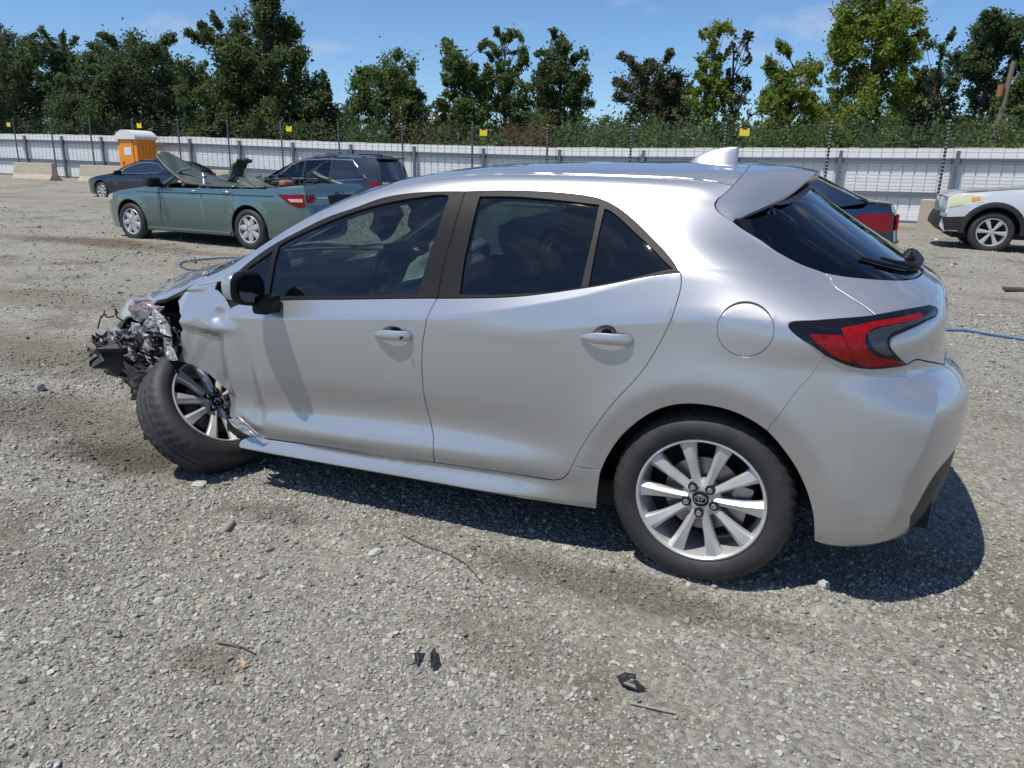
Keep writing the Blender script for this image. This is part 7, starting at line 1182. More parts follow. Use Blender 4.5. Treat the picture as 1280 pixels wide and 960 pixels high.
def bar_handle(car, x, z, y, mat, L=.17):
    b = MB(); b.tube([(x, y-.01, z), (x+.02, y+.028, z+.002), (x+L*.5, y+.034, z+.004), (x+L-.02, y+.028, z+.002), (x+L, y-.01, z)], [.011, .014, .015, .014, .011], 8); return b.build('door_handle', mat, car, smooth=60)
def bg_mirror(car, x, y, z, mat, k=1.):
    b = MB(); b.bbox((x, y+.09*k, z+.03), (.10*k, .20*k, .13*k), .035*k); b.bbox((x, y-.02, z-.01), (.06, .10, .05), .015); return b.build('wing_mirror', mat, car, smooth=60)
# ================ green sedan with its roof torn back
def green_sedan():
    M_G = paint_mat('green_metallic', (.17, .26, .25), .75, .34, dirt=(.22, .20, .16)); M_RAW = mk_mat('torn_edge', (.55, .56, .54), .35, .8)
    M_GT = mk_mat('torn_green_panel', (.055, .080, .068), .42, .4, coat=.5, vary=(4, .4, (.13, .15, .135))); M_GI = mk_mat('roof_underside', (.050, .068, .058), .55, .2, vary=(5, .5, (.10, .12, .105)))
    gx0, gy0 = 8.52, -7.62; rz = math.atan2(-.22, 2.68)+.02
    car = thing('green_sedan', 'green sedan with its roof torn off and peeled up, beyond the hatchback bonnet', 'car', (gx0, gy0, float(gz(gx0, gy0))-.01), rz)
    prof = [(3.62, .22, ''), (3.74, .40, ''), (3.72, .58, ''), (3.66, .70, ''), (3.40, .80, ''), (2.95, .885, ''), (2.35, .955, ''), (1.98, .985, 'cowl'), (-.42, 1.00, 'deck'), (-.80, 1.035, ''), (-1.03, 1.055, ''), (-1.07, .98, ''), (-1.10, .74, ''), (-1.15, .62, ''), (-1.13, .42, ''), (-1.04, .26, '')]
    c = BG(car, .923, prof, [(-1.2, 1.03), (-.4, .985), (.6, .965), (1.98, .945), (3.7, .8)], wheels=(0, 2.80), wr=.335, arch=.385, nose=.30, tail=.20, bul=(.12, .09), crease=.80)
    c.strip('rear_quarter', -1.13, .30, M_G); rd = c.strip('rear_door', .30, 1.02, M_G); fd = c.strip('front_door', 1.02, 2.06, M_G); c.strip('front_fender', 2.06, 3.66, M_G)
    # lower body rub strip and shoulder line
    b = MB()
    for s_ in (1, -1): b.tube([(x, s_*(float(c.Y(x, .27))+.006), .245-.0*x) for x in np.linspace(.42, 2.40, 12)], .022, 6)
    b.build('sill_moulding', M_G, car, smooth=60)
    b = MB(); b.tube([(x, float(c.Y(x, .875))+.002, .872-.012*max(0, x-1)) for x in np.linspace(-.55, 2.6, 20)], .007, 5); b.build('shoulder_groove', M_TRIM, car)
    c.deck('front_bumper', 0, 3, M_G, crown=.02); c.deck('bonnet', 3, 7, M_G, crown=.035); c.deck('boot_lid', 8, 12, M_G, crown=.018); c.deck('rear_bumper', 12, 15, M_G, crown=.02); c.innards(seats=False)
    # headlamp and tail lamps
    c.side('headlight', [(3.30, .70), (3.62, .62), (3.66, .72), (3.42, .79), (3.22, .80)], mk_mat('hazed_lens', (.52, .50, .42), .25, coat=1), off=.006)
    tl = c.side('tail_light', [(-.62, .905), (-1.06, .915), (-1.085, .72), (-.98, .70), (-.80, .78)], M_RED, off=.012, depth=.02)
    for k, s_ in enumerate('LR'): c.side('clear_lens', [(-.80, .84), (-1.04, .845), (-1.05, .79), (-.86, .79)], mk_mat('pink_lens', (.75, .38, .36), .2, coat=1), parent=tl[k], off=.018, sides=s_)
    b = MB()
    for s_ in (-1, 1): b.bbox((-1.135, s_*.68, .85), (.03, .14, .13), .012)
    b.build('tail_light', M_RED, car, smooth=50)
    b = MB(); b.bbox((-1.195, 0, .80), (.02, .52, .20), .008); b.build('plate_recess', M_DARK, car)
    b = MB(); b.bbox((-1.215, 0, .93), (.012, .10, .07), .004); b.build('boot_emblem', mk_mat('blue_badge', (.03, .09, .30), .3, coat=1), car)
    b = MB(); b.bbox((-1.20, .50, .86), (.008, .26, .022), .002); b.build('boot_lettering', M_CHROME, car)
    for x, z, d in ((1.12, .905, fd[0]), (.36, .915, rd[0])): bar_handle(d, x, z, float(c.Y(x, z)), M_CHROME)
    bg_mirror(car, 2.02, .90, 1.0, M_TRIM, 1.25)
    for sd in (-1, 1):
        bg_wheel(car, 0, sd*.915, .33, .33, sd, 7, style='oval'); bg_wheel(car, 2.80, sd*.915, .33, .33, sd, 7, style='oval')
    # bent windscreen pillar, standing stumps and door tops
    b = MB(); b.tube([(2.05, .80, .96), (1.86, .74, 1.10), (1.66, .70, 1.24), (1.50, .66, 1.27)], [.035, .03, .028, .02], 8); b.build('pillar_stump', M_G, car, smooth=60)
    b = MB(); b.tube([(1.10, .80, .97), (1.12, .76, 1.10), (1.06, .72, 1.17)], [.05, .045, .02], 6); b.build('pillar_stump', M_G, car, smooth=60)
    b = MB(); b.tube([(1.05, .80, .97), (1.09, .755, 1.08), (1.14, .72, 1.19)], [.03, .04, .02], 6); b.build('torn_metal', M_RAW, car, smooth=60)
    b = MB(); b.tube([(2.04, -.76, .96), (1.78, -.70, 1.15), (1.52, -.62, 1.30)], .03, 6); b.build('pillar_stump', M_G, car, smooth=60)
    # peeled roof: one curved sheet, high at the front corner, crumpled down to the rear
    def sheet(name, rows, mat, th=.018, seed=0, crump=.02, parent=car):
        R_ = np.array(rows, float); m, n = R_.shape[:2]; U = np.linspace(0, 1, m*5); W = np.linspace(0, 1, n*5); rg = np.random.default_rng(seed)
        from_u = [[nspline(np.linspace(0, 1, m), R_[:, j, k])(U) for k in range(3)] for j in range(n)]; A = np.array(from_u).transpose(2, 0, 1)
        G = np.stack([[nspline(np.linspace(0, 1, n), A[i, :, k])(W) for k in range(3)] for i in range(len(U))]).transpose(0, 2, 1)
        uu, ww = np.meshgrid(U, W, indexing='ij'); G = G+crump*(np.sin(17*uu+9*ww+seed)[..., None]*np.array([.2, .3, 1])+.6*np.sin(31*ww-13*uu+seed)[..., None]*np.array([.3, .2, .8]))
        V = G.reshape(-1, 3); a, b_ = len(U), len(W); F = [(i*b_+j, i*b_+j+1, (i+1)*b_+j+1, (i+1)*b_+j) for i in range(a-1) for j in range(b_-1)]
        o = meshobj(name, V, F, mat, parent, smooth=True); o.data.materials.append(M_GI); s_ = o.modifiers.new('thickness', 'SOLIDIFY'); s_.thickness = th; s_.offset = -1; s_.material_offset = 1; s_.material_offset_rim = 0; return o
    sheet('torn_roof', [[(2.16, .80, 1.46), (2.20, .66, 1.50), (2.20, .50, 1.52)], [(1.93, .82, 1.28), (1.96, .62, 1.34), (1.95, .42, 1.38)], [(1.66, .82, 1.10), (1.68, .60, 1.17), (1.66, .36, 1.22)], [(1.36, .83, 1.0), (1.32, .58, 1.06), (1.28, .32, 1.10)], [(.98, .83, .985), (.96, .55, 1.01), (.95, .30, 1.03)], [(.30, .83, .975), (.32, .55, .99), (.32, .30, 1.0)]], M_GT, th=.03, seed=2, crump=.008)
    sheet('torn_roof', [[(1.75, .0, 1.10), (1.70, -.30, 1.12), (1.65, -.60, 1.1)], [(1.3, .0, 1.05), (1.25, -.30, 1.10), (1.2, -.62, 1.08)], [(.3, .0, 1.0), (.3, -.30, 1.03), (.3, -.6, 1.01)]], M_GT, th=.03, seed=3, crump=.015)
    sheet('torn_metal', [[(1.36, -.10, 1.12), (1.28, -.30, 1.12)], [(1.30, -.12, 1.30), (1.20, -.32, 1.29)], [(1.12, -.10, 1.42), (1.02, -.30, 1.40)]], M_GT, th=.05, seed=5, crump=.012)
    sheet('torn_quarter', [[(.26, .84, .98), (.27, .80, 1.03), (.30, .72, 1.08)], [(.04, .84, .98), (.05, .78, 1.06), (.10, .68, 1.16)], [(-.26, .84, .99), (-.22, .79, 1.03), (-.14, .70, 1.09)], [(-.52, .83, 1.0), (-.50, .81, 1.01), (-.48, .80, 1.02)]], M_G, seed=8, crump=.010)
    sheet('torn_metal', [[(.40, .70, 1.09), (.36, .60, 1.12)], [(.20, .72, 1.08), (.16, .60, 1.14)], [(.10, .72, 1.04), (.05, .6, 1.05)]], M_RAW, th=.01, seed=9, crump=.015)
    b = MB(); b.tube([(-.10, -.62, 1.22), (-.26, -.66, 1.13), (-.56, -.72, 1.04), (-.72, -.74, 1.02)], [.05, .06, .05, .03], 7); b.build('bent_pillar', M_GT, car, smooth=60)
    b = MB(); rg = random.Random(4)
    for k in range(26):
        x, y = rg.uniform(-.45, 1.0), rg.uniform(-.6, .7); a = Vector((x, y, .99+rg.uniform(0, .06))); b.tube([a, a+Vector((rg.uniform(-.2, .2), rg.uniform(-.2, .2), rg.uniform(.0, .14))), a+Vector((rg.uniform(-.3, .3), rg.uniform(-.2, .2), rg.uniform(-.04, .10)))], rg.uniform(.008, .025), 5)
    b.build('roof_debris', M_DARK, car)
    b = MB(); b.bbox((-.30, .30, 1.05), (.16, .24, .13), .055); b.build('head_restraint', mk_mat('brown_cushion', (.30, .13, .09), .8), car, smooth=60)
    return car
green_sedan()
# ================ navy coupe
def navy_coupe():
    M_N = paint_mat('navy_paint', (.012, .017, .040), .35, .30); z0 = -.06
    car = thing('navy_coupe', 'dark navy coupe parked in front of the orange portable toilet', 'car', (21.35, -17.75, z0), math.radians(-1))
    prof = [(3.60, .22, ''), (3.70, .42, ''), (3.66, .60, ''), (3.45, .72, ''), (2.9, .84, ''), (2.15, .95, 'cowl'), (1.45, 1.26, ''), (.95, 1.40, ''), (.35, 1.42, ''), (-.25, 1.36, ''), (-.75, 1.16, ''), (-.98, 1.04, 'deck'), (-1.10, 1.02, ''), (-1.14, .80, ''), (-1.14, .45, ''), (-1.04, .26, '')]
    c = BG(car, .915, prof, [(-1.2, 1.02), (-.4, .99), (.6, .94), (2.1, .90), (3.7, .8)], wheels=(0, 2.74), nose=.28, tail=.20)
    c.strip('rear_quarter', -1.12, .62, M_N); fd = c.strip('door', .62, 1.98, M_N); c.strip('front_fender', 1.98, 3.62, M_N)
    win = [(1.93, .945), (1.42, 1.20), (.95, 1.32), (.40, 1.34), (.02, 1.28), (-.30, 1.12), (-.02, 1.00), (.9, .955)]
    frame = [(2.12, .93), (1.45, 1.25), (.95, 1.39), (.35, 1.41), (-.25, 1.35), (-.75, 1.15), (-.97, 1.03), (-.4, .995), (.6, .945)]
    fr = c.side('roof_frame', frame, M_N, holes=[win]); 
    for k, s_ in enumerate('LR'): c.side('window', win, M_SOLIDG, parent=fr[k], off=-.006, sides=s_, inset=-.005, depth=.003)
    b = MB(); L = [(x, float(c.Y(x, z))+.004, z) for x, z in win+[win[0]]]; b.tube(L, .016, 5, caps=False); b.build('chrome_moulding', M_CHROME, car, smooth=60)
    b = MB(); b.tube([(x, float(c.Y(x, .29))+.004, .28) for x in np.linspace(.45, 2.3, 8)], .012, 5); b.build('sill_moulding', M_TRIM, car)
    c.deck('front_bumper', 0, 3, mk_mat('torn_white_bumper', (.50, .53, .56), .5)); c.deck('bonnet', 3, 5, M_N); c.deck('windscreen', 5, 7, M_SOLIDG, crown=.05); c.deck('roof', 7, 9, M_N, crown=.05); c.deck('rear_screen', 9, 11, M_SOLIDG, crown=.05); c.deck('boot_lid', 11, 13, M_N); c.deck('rear_bumper', 13, 15, M_N); c.innards(seats=False)
    tl = c.side('tail_light', [(-.74, .86), (-1.10, .90), (-1.11, .72), (-.92, .70)], M_RED, off=.008)
    for k, s_ in enumerate('LR'): c.side('clear_lens', [(-.86, .76), (-1.09, .78), (-1.10, .73), (-.93, .70)], mk_mat('white_lens', (.7, .66, .66), .2, coat=1), parent=tl[k], off=.014, sides=s_)
    bar_handle(fd[0], .72, .86, float(c.Y(.72, .86)), M_N); bg_mirror(car, 1.80, .86, .95, M_TRIM)
    for sd in (-1, 1): bg_wheel(car, 0, sd*.905, .32, .32, sd, 5); bg_wheel(car, 2.74, sd*.905, .32, .32, sd, 7)
    b = MB(); b.bbox((.44, .93, .50), (.13, .03, .19), .01); b.build('fuel_door_sticker', mk_mat('lime_green', (.30, .48, .12), .5), car)
navy_coupe()
# ================ dark grey minivan
def minivan():
    M_V = paint_mat('slate_paint', (.030, .040, .055), .5, .3)
    car = thing('dark_minivan', 'slate dark minivan with a roof rack parked before the fence left of the hatchback roof', 'van', (13.62, -17.70, -.15), math.radians(-1.5))
    prof = [(3.92, .24, ''), (4.06, .45, ''), (4.02, .66, ''), (3.86, .82, ''), (3.3, 1.00, ''), (2.95, 1.09, 'cowl'), (2.15, 1.50, ''), (1.6, 1.66, ''), (.8, 1.71, ''), (-.3, 1.71, ''), (-.92, 1.66, ''), (-1.06, 1.56, ''), (-1.20, 1.06, 'deck'), (-1.22, .90, ''), (-1.25, .50, ''), (-1.12, .28, '')]
    c = BG(car, .985, prof, [(-1.3, 1.06), (-.6, 1.05), (.6, 1.02), (1.9, 1.02), (2.95, .98), (4, .9)], tumble=.30, wheels=(0, 3.0), wr=.34, arch=.395, nose=.34, tail=.20, bul=(.16, .10), crease=.80)
    c.strip('rear_quarter', -1.20, .52, M_V); rd = c.strip('sliding_door', .52, 1.60, M_V); fd = c.strip('front_door', 1.60, 2.72, M_V); c.strip('front_fender', 2.72, 3.96, M_V)
    w1 = [(2.60, 1.03), (2.12, 1.40), (1.78, 1.55), (1.66, 1.57), (1.66, 1.06)]; w2 = [(1.58, 1.06), (1.58, 1.58), (.66, 1.60), (.62, 1.07)]; w3 = [(.54, 1.02), (.56, 1.60), (-.12, 1.58), (-.66, 1.10), (-.60, 1.07)]
    frame = [(2.90, 1.00), (2.15, 1.49), (1.6, 1.65), (.8, 1.70), (-.3, 1.70), (-.91, 1.65), (-1.05, 1.55), (-1.19, 1.07), (-.6, 1.055), (.6, 1.025), (1.9, 1.025)]
    fr = c.side('roof_frame', frame, M_V, holes=[w1, w2, w3])
    for k, s_ in enumerate('LR'):
        for w, m in ((w1, M_DGLASS), (w2, M_DGLASS), (w3, M_SOLIDG)): c.side('window', w, m, parent=fr[k], off=-.006, sides=s_, inset=-.005, depth=.003)
    L = [(2.66, 1.02), (2.13, 1.44), (1.72, 1.60), (.8, 1.64), (-.15, 1.62), (-.74, 1.08), (-.60, 1.065), (.50, 1.0), (.66, 1.05), (2.0, 1.05), (2.66, 1.02)]
    b = MB(); b.tube([(x, float(c.Y(x, z))+.006, z) for x, z in L], .014, 5, caps=False); b.build('chrome_moulding', M_CHROME, car, smooth=60)
    c.deck('front_bumper', 0, 3, M_V); c.deck('bonnet', 3, 5, M_V, crown=.04); c.deck('windscreen', 5, 7, M_DGLASS, crown=.06); c.deck('roof', 7, 10, M_V, crown=.05); c.deck('rear_screen', 10, 12, M_SOLIDG, crown=.03); c.deck('tailgate', 12, 14, M_V, crown=.03); c.deck('rear_bumper', 14, 15, M_V); c.innards()
    for s_ in (1, -1):
        b = MB(); b.tube([(x, s_*.62, 1.735+.025*math.sin(math.pi*(x+.7)/2.1)**.3) for x in np.linspace(-.7, 1.4, 9)], .02, 6); b.build('roof_rail', M_CHROME if s_ > 0 else M_TRIM, car, smooth=60)
    b = MB()
    for x in (-.3, .9): b.bbox((x, 0, 1.79), (.06, 1.24, .03), .01)
    b.build('rack_bar', M_TRIM, car)
    b = MB(); b.bbox((-1.06, 0, 1.68), (.26, 1.24, .05), .02); b.build('rear_spoiler', M_V, car, smooth=50)
    tl = c.side('tail_light', [(-.78, 1.0), (-1.18, 1.01), (-1.20, .74), (-1.02, .76)], M_RED, off=.01, depth=.02)
    b = MB(); b.bbox((-1.255, .0, .965), (.03, 1.3, .07), .01); b.build('rear_garnish', mk_mat('red_garnish', (.45, .05, .05), .2, coat=1), car)
    b = MB(); b.bbox((-1.275, .62, .965), (.02, .42, .045), .008); b.build('clear_lens', mk_mat('white_lens2', (.78, .74, .74), .2, coat=1), car)
    bar_handle(rd[0], 1.36, .93, float(c.Y(1.36, .93)), M_V); bar_handle(fd[0], 1.68, .93, float(c.Y(1.68, .93)), M_V); bg_mirror(car, 2.42, .95, 1.06, M_V)
    for sd in (-1, 1): bg_wheel(car, 0, sd*.97, .335, .335, sd, 7); bg_wheel(car, 3.0, sd*.97, .335, .335, sd, 7)
minivan()
# ================ dark blue sedan just showing behind the hatch glass
def blue_sedan():
    M_B = paint_mat('dark_blue_paint', (.020, .040, .085), .5, .28)
    car = thing('blue_sedan', 'dark blue sedan whose tail and red lamp show just past the hatch glass', 'car', (.29, -7.15, -.0), math.radians(4))
    prof = [(3.60, .22, ''), (3.70, .42, ''), (3.66, .60, ''), (3.45, .72, ''), (2.9, .84, ''), (2.15, .95, 'cowl'), (1.45, 1.28, ''), (.95, 1.42, ''), (.35, 1.44, ''), (-.15, 1.38, ''), (-.62, 1.16, ''), (-.82, 1.07, 'deck'), (-1.06, 1.045, ''), (-1.10, .95, ''), (-1.14, .62, ''), (-1.12, .45, ''), (-1.02, .26, '')]
    c = BG(car, .90, prof, [(-1.2, 1.03), (-.4, .99), (.6, .95), (2.1, .91), (3.7, .8)], wheels=(0, 2.70), nose=.28, tail=.14)
    c.strip('rear_quarter', -1.12, .28, M_B); c.strip('rear_door', .28, 1.02, M_B); c.strip('front_door', 1.02, 2.0, M_B); c.strip('front_fender', 2.0, 3.62, M_B)
    w1 = [(1.90, .95), (1.42, 1.21), (1.08, 1.32), (1.08, .96)]; w2 = [(1.0, .96), (1.0, 1.33), (.35, 1.37), (-.02, 1.31), (-.34, 1.12), (-.28, 1.02)]
    frame = [(2.12, .935), (1.45, 1.27), (.95, 1.41), (.35, 1.43), (-.15, 1.37), (-.62, 1.15), (-.81, 1.065), (-.4, .995), (.6, .955)]
    fr = c.side('roof_frame', frame, M_B, holes=[w1, w2])
    for k, s_ in enumerate('LR'):
        for w in (w1, w2): c.side('window', w, M_SOLIDG, parent=fr[k], off=-.006, sides=s_, inset=-.005, depth=.003)
    c.deck('front_bumper', 0, 3, M_B); c.deck('bonnet', 3, 5, M_B); c.deck('windscreen', 5, 7, M_SOLIDG, crown=.05); c.deck('roof', 7, 9, M_B, crown=.05); c.deck('rear_screen', 9, 11, M_SOLIDG, crown=.04); c.deck('boot_lid', 11, 14, M_B, crown=.015); c.deck('rear_bumper', 14, 16, M_B); c.innards(seats=False)
    tl = c.side('tail_light', [(-.66, .91), (-.84, .955), (-1.08, .95), (-1.10, .76), (-.98, .75), (-.84, .81)], M_RED, off=.012, depth=.02)
    b = MB(); b.bbox((-1.15, .70, .86), (.03, .14, .18), .012); b.build('tail_light', M_RED, car, smooth=50)
    b = MB(); b.bbox((-1.15, .60, .88), (.03, .06, .10), .01); b.build('clear_lens', mk_mat('white_lens3', (.8, .76, .74), .2, coat=1), car, smooth=50)
    for sd in (-1, 1): bg_wheel(car, 0, sd*.89, .32, .32, sd, 6); bg_wheel(car, 2.70, sd*.89, .32, .32, sd, 6)
blue_sedan()
# ================ white off-road vehicle, nose only in the frame
def white_suv():
    M_W = paint_mat('white_paint', (.62, .64, .66), .1, .35, flake=False); M_CLAD = mk_mat('black_cladding', (.016, .016, .018), .6)
    # faces left in the photo (towards +x): front axle at x=-2.89
    car = thing('white_suv', 'white off-road vehicle with black arch flares, nose entering at the right edge', 'car', (-2.92-2.89, -14.62, -.03), math.radians(1.5))
    prof = [(3.66, .34, ''), (3.76, .46, ''), (3.74, .62, ''), (3.70, .72, ''), (3.68, 1.00, ''), (3.54, 1.09, ''), (2.7, 1.16, ''), (2.12, 1.20, 'cowl'), (1.52, 1.66, ''), (1.2, 1.76, ''), (.2, 1.80, ''), (-.75, 1.77, ''), (-1.08, 1.20, 'deck'), (-1.12, .80, ''), (-1.12, .50, ''), (-1.05, .36, '')]
    c = BG(car, .925, prof, [(-1.2, 1.17), (.6, 1.15), (2.1, 1.14), (3.7, 1.0)], tumble=.24, sill=.36, wheels=(0, 2.89), wr=.38, arch=.46, nose=.20, tail=.12, bul=(.10, .05), crease=.85)
    c.strip('rear_quarter', -1.10, .30, M_W); c.strip('rear_door', .30, 1.10, M_W); c.strip('front_door', 1.10, 2.08, M_W); c.strip('front_fender', 2.08, 3.64, M_W)
    w1 = [(1.98, 1.20), (1.50, 1.56), (1.18, 1.66), (1.18, 1.20)]; w2 = [(1.06, 1.20), (1.06, 1.67), (.35, 1.70), (.35, 1.20)]; w3 = [(.22, 1.22), (.22, 1.70), (-.72, 1.68), (-.90, 1.24)]
    frame = [(2.10, 1.15), (1.52, 1.65), (1.2, 1.75), (.2, 1.79), (-.75, 1.76), (-1.07, 1.20), (.6, 1.155)]
    fr = c.side('roof_frame', frame, M_W, holes=[w1, w2, w3])
    for k, s_ in enumerate('LR'):
        for w in (w1, w2, w3): c.side('window', w, M_SOLIDG, parent=fr[k], off=-.006, sides=s_, inset=-.005, depth=.003)
    c.deck('front_bumper', 0, 3, M_CLAD, crown=.02); c.deck('grille', 3, 4, M_CHROME, crown=.01); c.deck('bonnet', 4, 7, M_W, crown=.03); c.deck('windscreen', 7, 9, M_SOLIDG, crown=.05); c.deck('roof', 9, 11, M_W, crown=.04); c.deck('rear_screen', 11, 12, M_SOLIDG); c.deck('tailgate', 12, 15, M_W); c.innards(seats=False)
    for cx in (0, 2.89):     # flared arch cladding
        for s_ in (1, -1):
            V = []; K = 20
            for k in range(K+1):
                q = math.pi*(k/K*1.10-.05)
                for r, dy in ((.455, -.04), (.455, .035), (.48, .045), (.54, .038), (.555, .0)): x, z = cx+r*math.cos(q), .38+r*math.sin(q); V.append((x, s_*(float(c.Y(x, max(z, .4)))+dy), max(z, .34)))
            b = MB(); b.add(V, [(k*5+j, k*5+j+1, (k+1)*5+j+1, (k+1)*5+j) for k in range(K) for j in range(4)]); b.build('arch_flare', M_CLAD, car, smooth=50)
    c.side('bumper_side', [(3.34, .40), (3.66, .38), (3.72, .62), (3.30, .66)], M_CLAD, off=.03, depth=.05)
    hl = c.side('headlight', [(3.12, .92), (3.64, .80), (3.66, 1.01), (3.40, 1.055), (3.12, 1.03)], mk_mat('headlamp_lens', (.74, .70, .42), .15, .2, coat=1), off=.008)
    for k, s_ in enumerate('LR'): c.side('indicator', [(3.16, .96), (3.30, .93), (3.32, 1.01), (3.17, 1.015)], mk_mat('amber_lens', (.75, .30, .08), .2, coat=1), parent=hl[k], off=.014, sides=s_)
    b = MB(); b.bbox((3.72, .70, .68), (.10, .20, .08), .02); b.build('fog_lamp', M_CHROME, car, smooth=50)
    for sd in (-1, 1): bg_wheel(car, 0, sd*.92, .375, .38, sd, 6, w=.24); bg_wheel(car, 2.89, sd*.92, .375, .38, sd, 6, w=.24)
white_suv()
# ================ pale vehicle at the very edge, beside the far barrier
def edge_car():
    M_S = paint_mat('pale_silver_paint', (.45, .46, .47), .4, .4)
    car = thing('pale_car', 'pale car corner just entering the frame at the far left by the barrier', 'car', (36.1, -20.1, .16), math.radians(200))
    prof = [(3.60, .22, ''), (3.70, .42, ''), (3.66, .60, ''), (3.45, .72, ''), (2.9, .84, ''), (2.15, .95, 'cowl'), (1.45, 1.28, ''), (.95, 1.42, ''), (.35, 1.44, ''), (-.15, 1.38, ''), (-.62, 1.16, ''), (-.82, 1.07, 'deck'), (-1.06, 1.045, ''), (-1.14, .62, ''), (-1.02, .26, '')]
    c = BG(car, .90, prof, [(-1.2, 1.03), (.6, .95), (3.7, .8)], wheels=(0, 2.70)); c.strip('body_side', -1.12, 3.62, M_S)
    c.side('window', [(1.90, .95), (1.42, 1.21), (.95, 1.36), (.35, 1.38), (-.15, 1.32), (-.5, 1.05)], M_SOLIDG); c.deck('front_end', 0, 5, M_S); c.deck('windscreen', 5, 7, M_SOLIDG); c.deck('roof', 7, 9, M_S); c.deck('rear_end', 9, 14, M_S); c.innards(seats=False)
    for sd in (-1, 1): bg_wheel(car, 0, sd*.89, .32, .32, sd, 6); bg_wheel(car, 2.70, sd*.89, .32, .32, sd, 6)
# ---------------------------------------------------------------- crushed nose of the hatchback
M_SCUFF = mk_mat('scuffed_silver', (.50, .51, .53), .45, .5, coat=.3, vary=(14, .8, (.20, .19, .20)), bump=(25, .5, .01))
M_PINK = mk_mat('broken_lamp_lens', (.42, .34, .35), .2, .1, coat=1, vary=(22, .7, (.20, .13, .14)), bump=(50, .5, .004))
M_FOIL = mk_mat('crumpled_foil_metal', (.60, .60, .60), .38, .7, bump=(40, .8, .01))
def crump(name, poly, mat, parent, n=14, amp=.012, th=.004, seed=0, dome=.03, out=(-.25, 1, .15)):
    """a crumpled sheet bounded by a 3-D outline, domed outwards, with thickness"""
    P = np.array(poly, float); c = P.mean(0); rg = np.random.default_rng(seed); K = len(P); M_ = 6; V = [c]; F = []; o = np.array(out, float); o /= np.linalg.norm(o)
    E = []
    for i in range(K):
        a, b = P[i], P[(i+1) % K]; m = max(1, int(np.linalg.norm(b-a)/.03))
        for k in range(m): E.append(a+(b-a)*k/m+rg.normal(0, .003, 3))
    E = np.array(E); K = len(E)
    for r in range(1, M_+1):
        for k in range(K): V.append(c+(E[k]-c)*r/M_)
    V = np.array(V); d = np.linalg.norm(V-c, axis=1)/max(np.linalg.norm(E-c, axis=1).max(), 1e-6)
    w = np.sin(V[:, 0]*47+V[:, 2]*31+seed)*.5+np.sin(V[:, 0]*-83+V[:, 2]*71+2*seed)*.35+rg.normal(0, .3, len(V))
    V = V+o*((1-d**2)*dome+w*amp)[:, None]
    for k in range(K): F.append((0, 1+k, 1+(k+1) % K))
    for r in range(M_-1):
        for k in range(K): F.append((1+r*K+k, 1+(r+1)*K+k, 1+(r+1)*K+(k+1) % K, 1+r*K+(k+1) % K))
    ob = meshobj(name, V, F, mat, parent, smooth=False); s = ob.modifiers.new('thickness', 'SOLIDIFY'); s.thickness = th; s.offset = 0; return ob
def bonnet():
    # stations front to back: left edge, centre crown, right edge
    st = [((2.25, .735, .895), (2.50, .0, .93)), ((2.36, .72, .855), (2.66, .0, .885)), ((2.46, .71, .812), (2.80, .0, .845)), ((2.58, .69, .765), (2.94, .0, .795)), ((2.68, .665, .712), (3.08, .0, .745)), ((2.75, .65, .672), (3.22, .0, .690)), ((2.90, .60, .640), (3.36, .0, .625)), ((3.02, .56, .56), (3.44, 0, .53))]
    n = 25; T = np.linspace(-1, 1, n); S_ = np.linspace(0, 1, 40); q = np.linspace(0, 1, len(st))
    le = np.array([a for a, b in st]); ce = np.array([b for a, b in st]); L = np.stack([nspline(q, le[:, k])(S_) for k in range(3)], 1); C = np.stack([nspline(q, ce[:, k])(S_) for k in range(3)], 1); V = []
    for i in range(40):
        for t in T:
            w = 1-abs(t)**2.2; y = L[i, 1]*t; x = L[i, 0]+(C[i, 0]-L[i, 0])*w; z = L[i, 2]+(C[i, 2]-L[i, 2])*w
            s = S_[i]; a = .016*s*(.4+.6*(t > 0)); z += a*(math.sin(9*t+11*s)+.7*math.sin(23*t-17*s)+.5*math.sin(5*t+31*s))-.05*s*s*max(0, t)**2*0
            x += a*.8*math.sin(13*t+7*s); V.append((x, y, z))
    F = [(i*n+j, i*n+j+1, (i+1)*n+j+1, (i+1)*n+j) for i in range(39) for j in range(n-1)]
    o = meshobj('bonnet', V, F, M_SILVER, CAR, smooth=True, label='buckled bonnet'); s = o.modifiers.new('thickness', 'SOLIDIFY'); s.thickness = .012; s.offset = -1
bonnet()
NOSE = bpy.data.objects.new('crushed_nose', None); COL.objects.link(NOSE); NOSE.parent = CAR; NOSE['label'] = 'crushed nose with torn bumper and broken lamp'
crump('headlight', [(2.90, .62, .69), (2.84, .62, .745), (2.74, .63, .765), (2.66, .64, .735), (2.68, .63, .69), (2.75, .62, .655), (2.82, .60, .625), (2.89, .60, .635)], M_PINK, NOSE, seed=3, dome=.035, amp=.006)
crump('bumper_cover', [(3.20, .52, .50), (3.12, .55, .555), (3.03, .57, .585), (2.94, .60, .555), (2.89, .62, .51), (2.93, .62, .475), (3.02, .60, .475), (3.10, .56, .455), (3.18, .53, .47)], M_SCUFF, NOSE, seed=4, dome=.04, amp=.007)
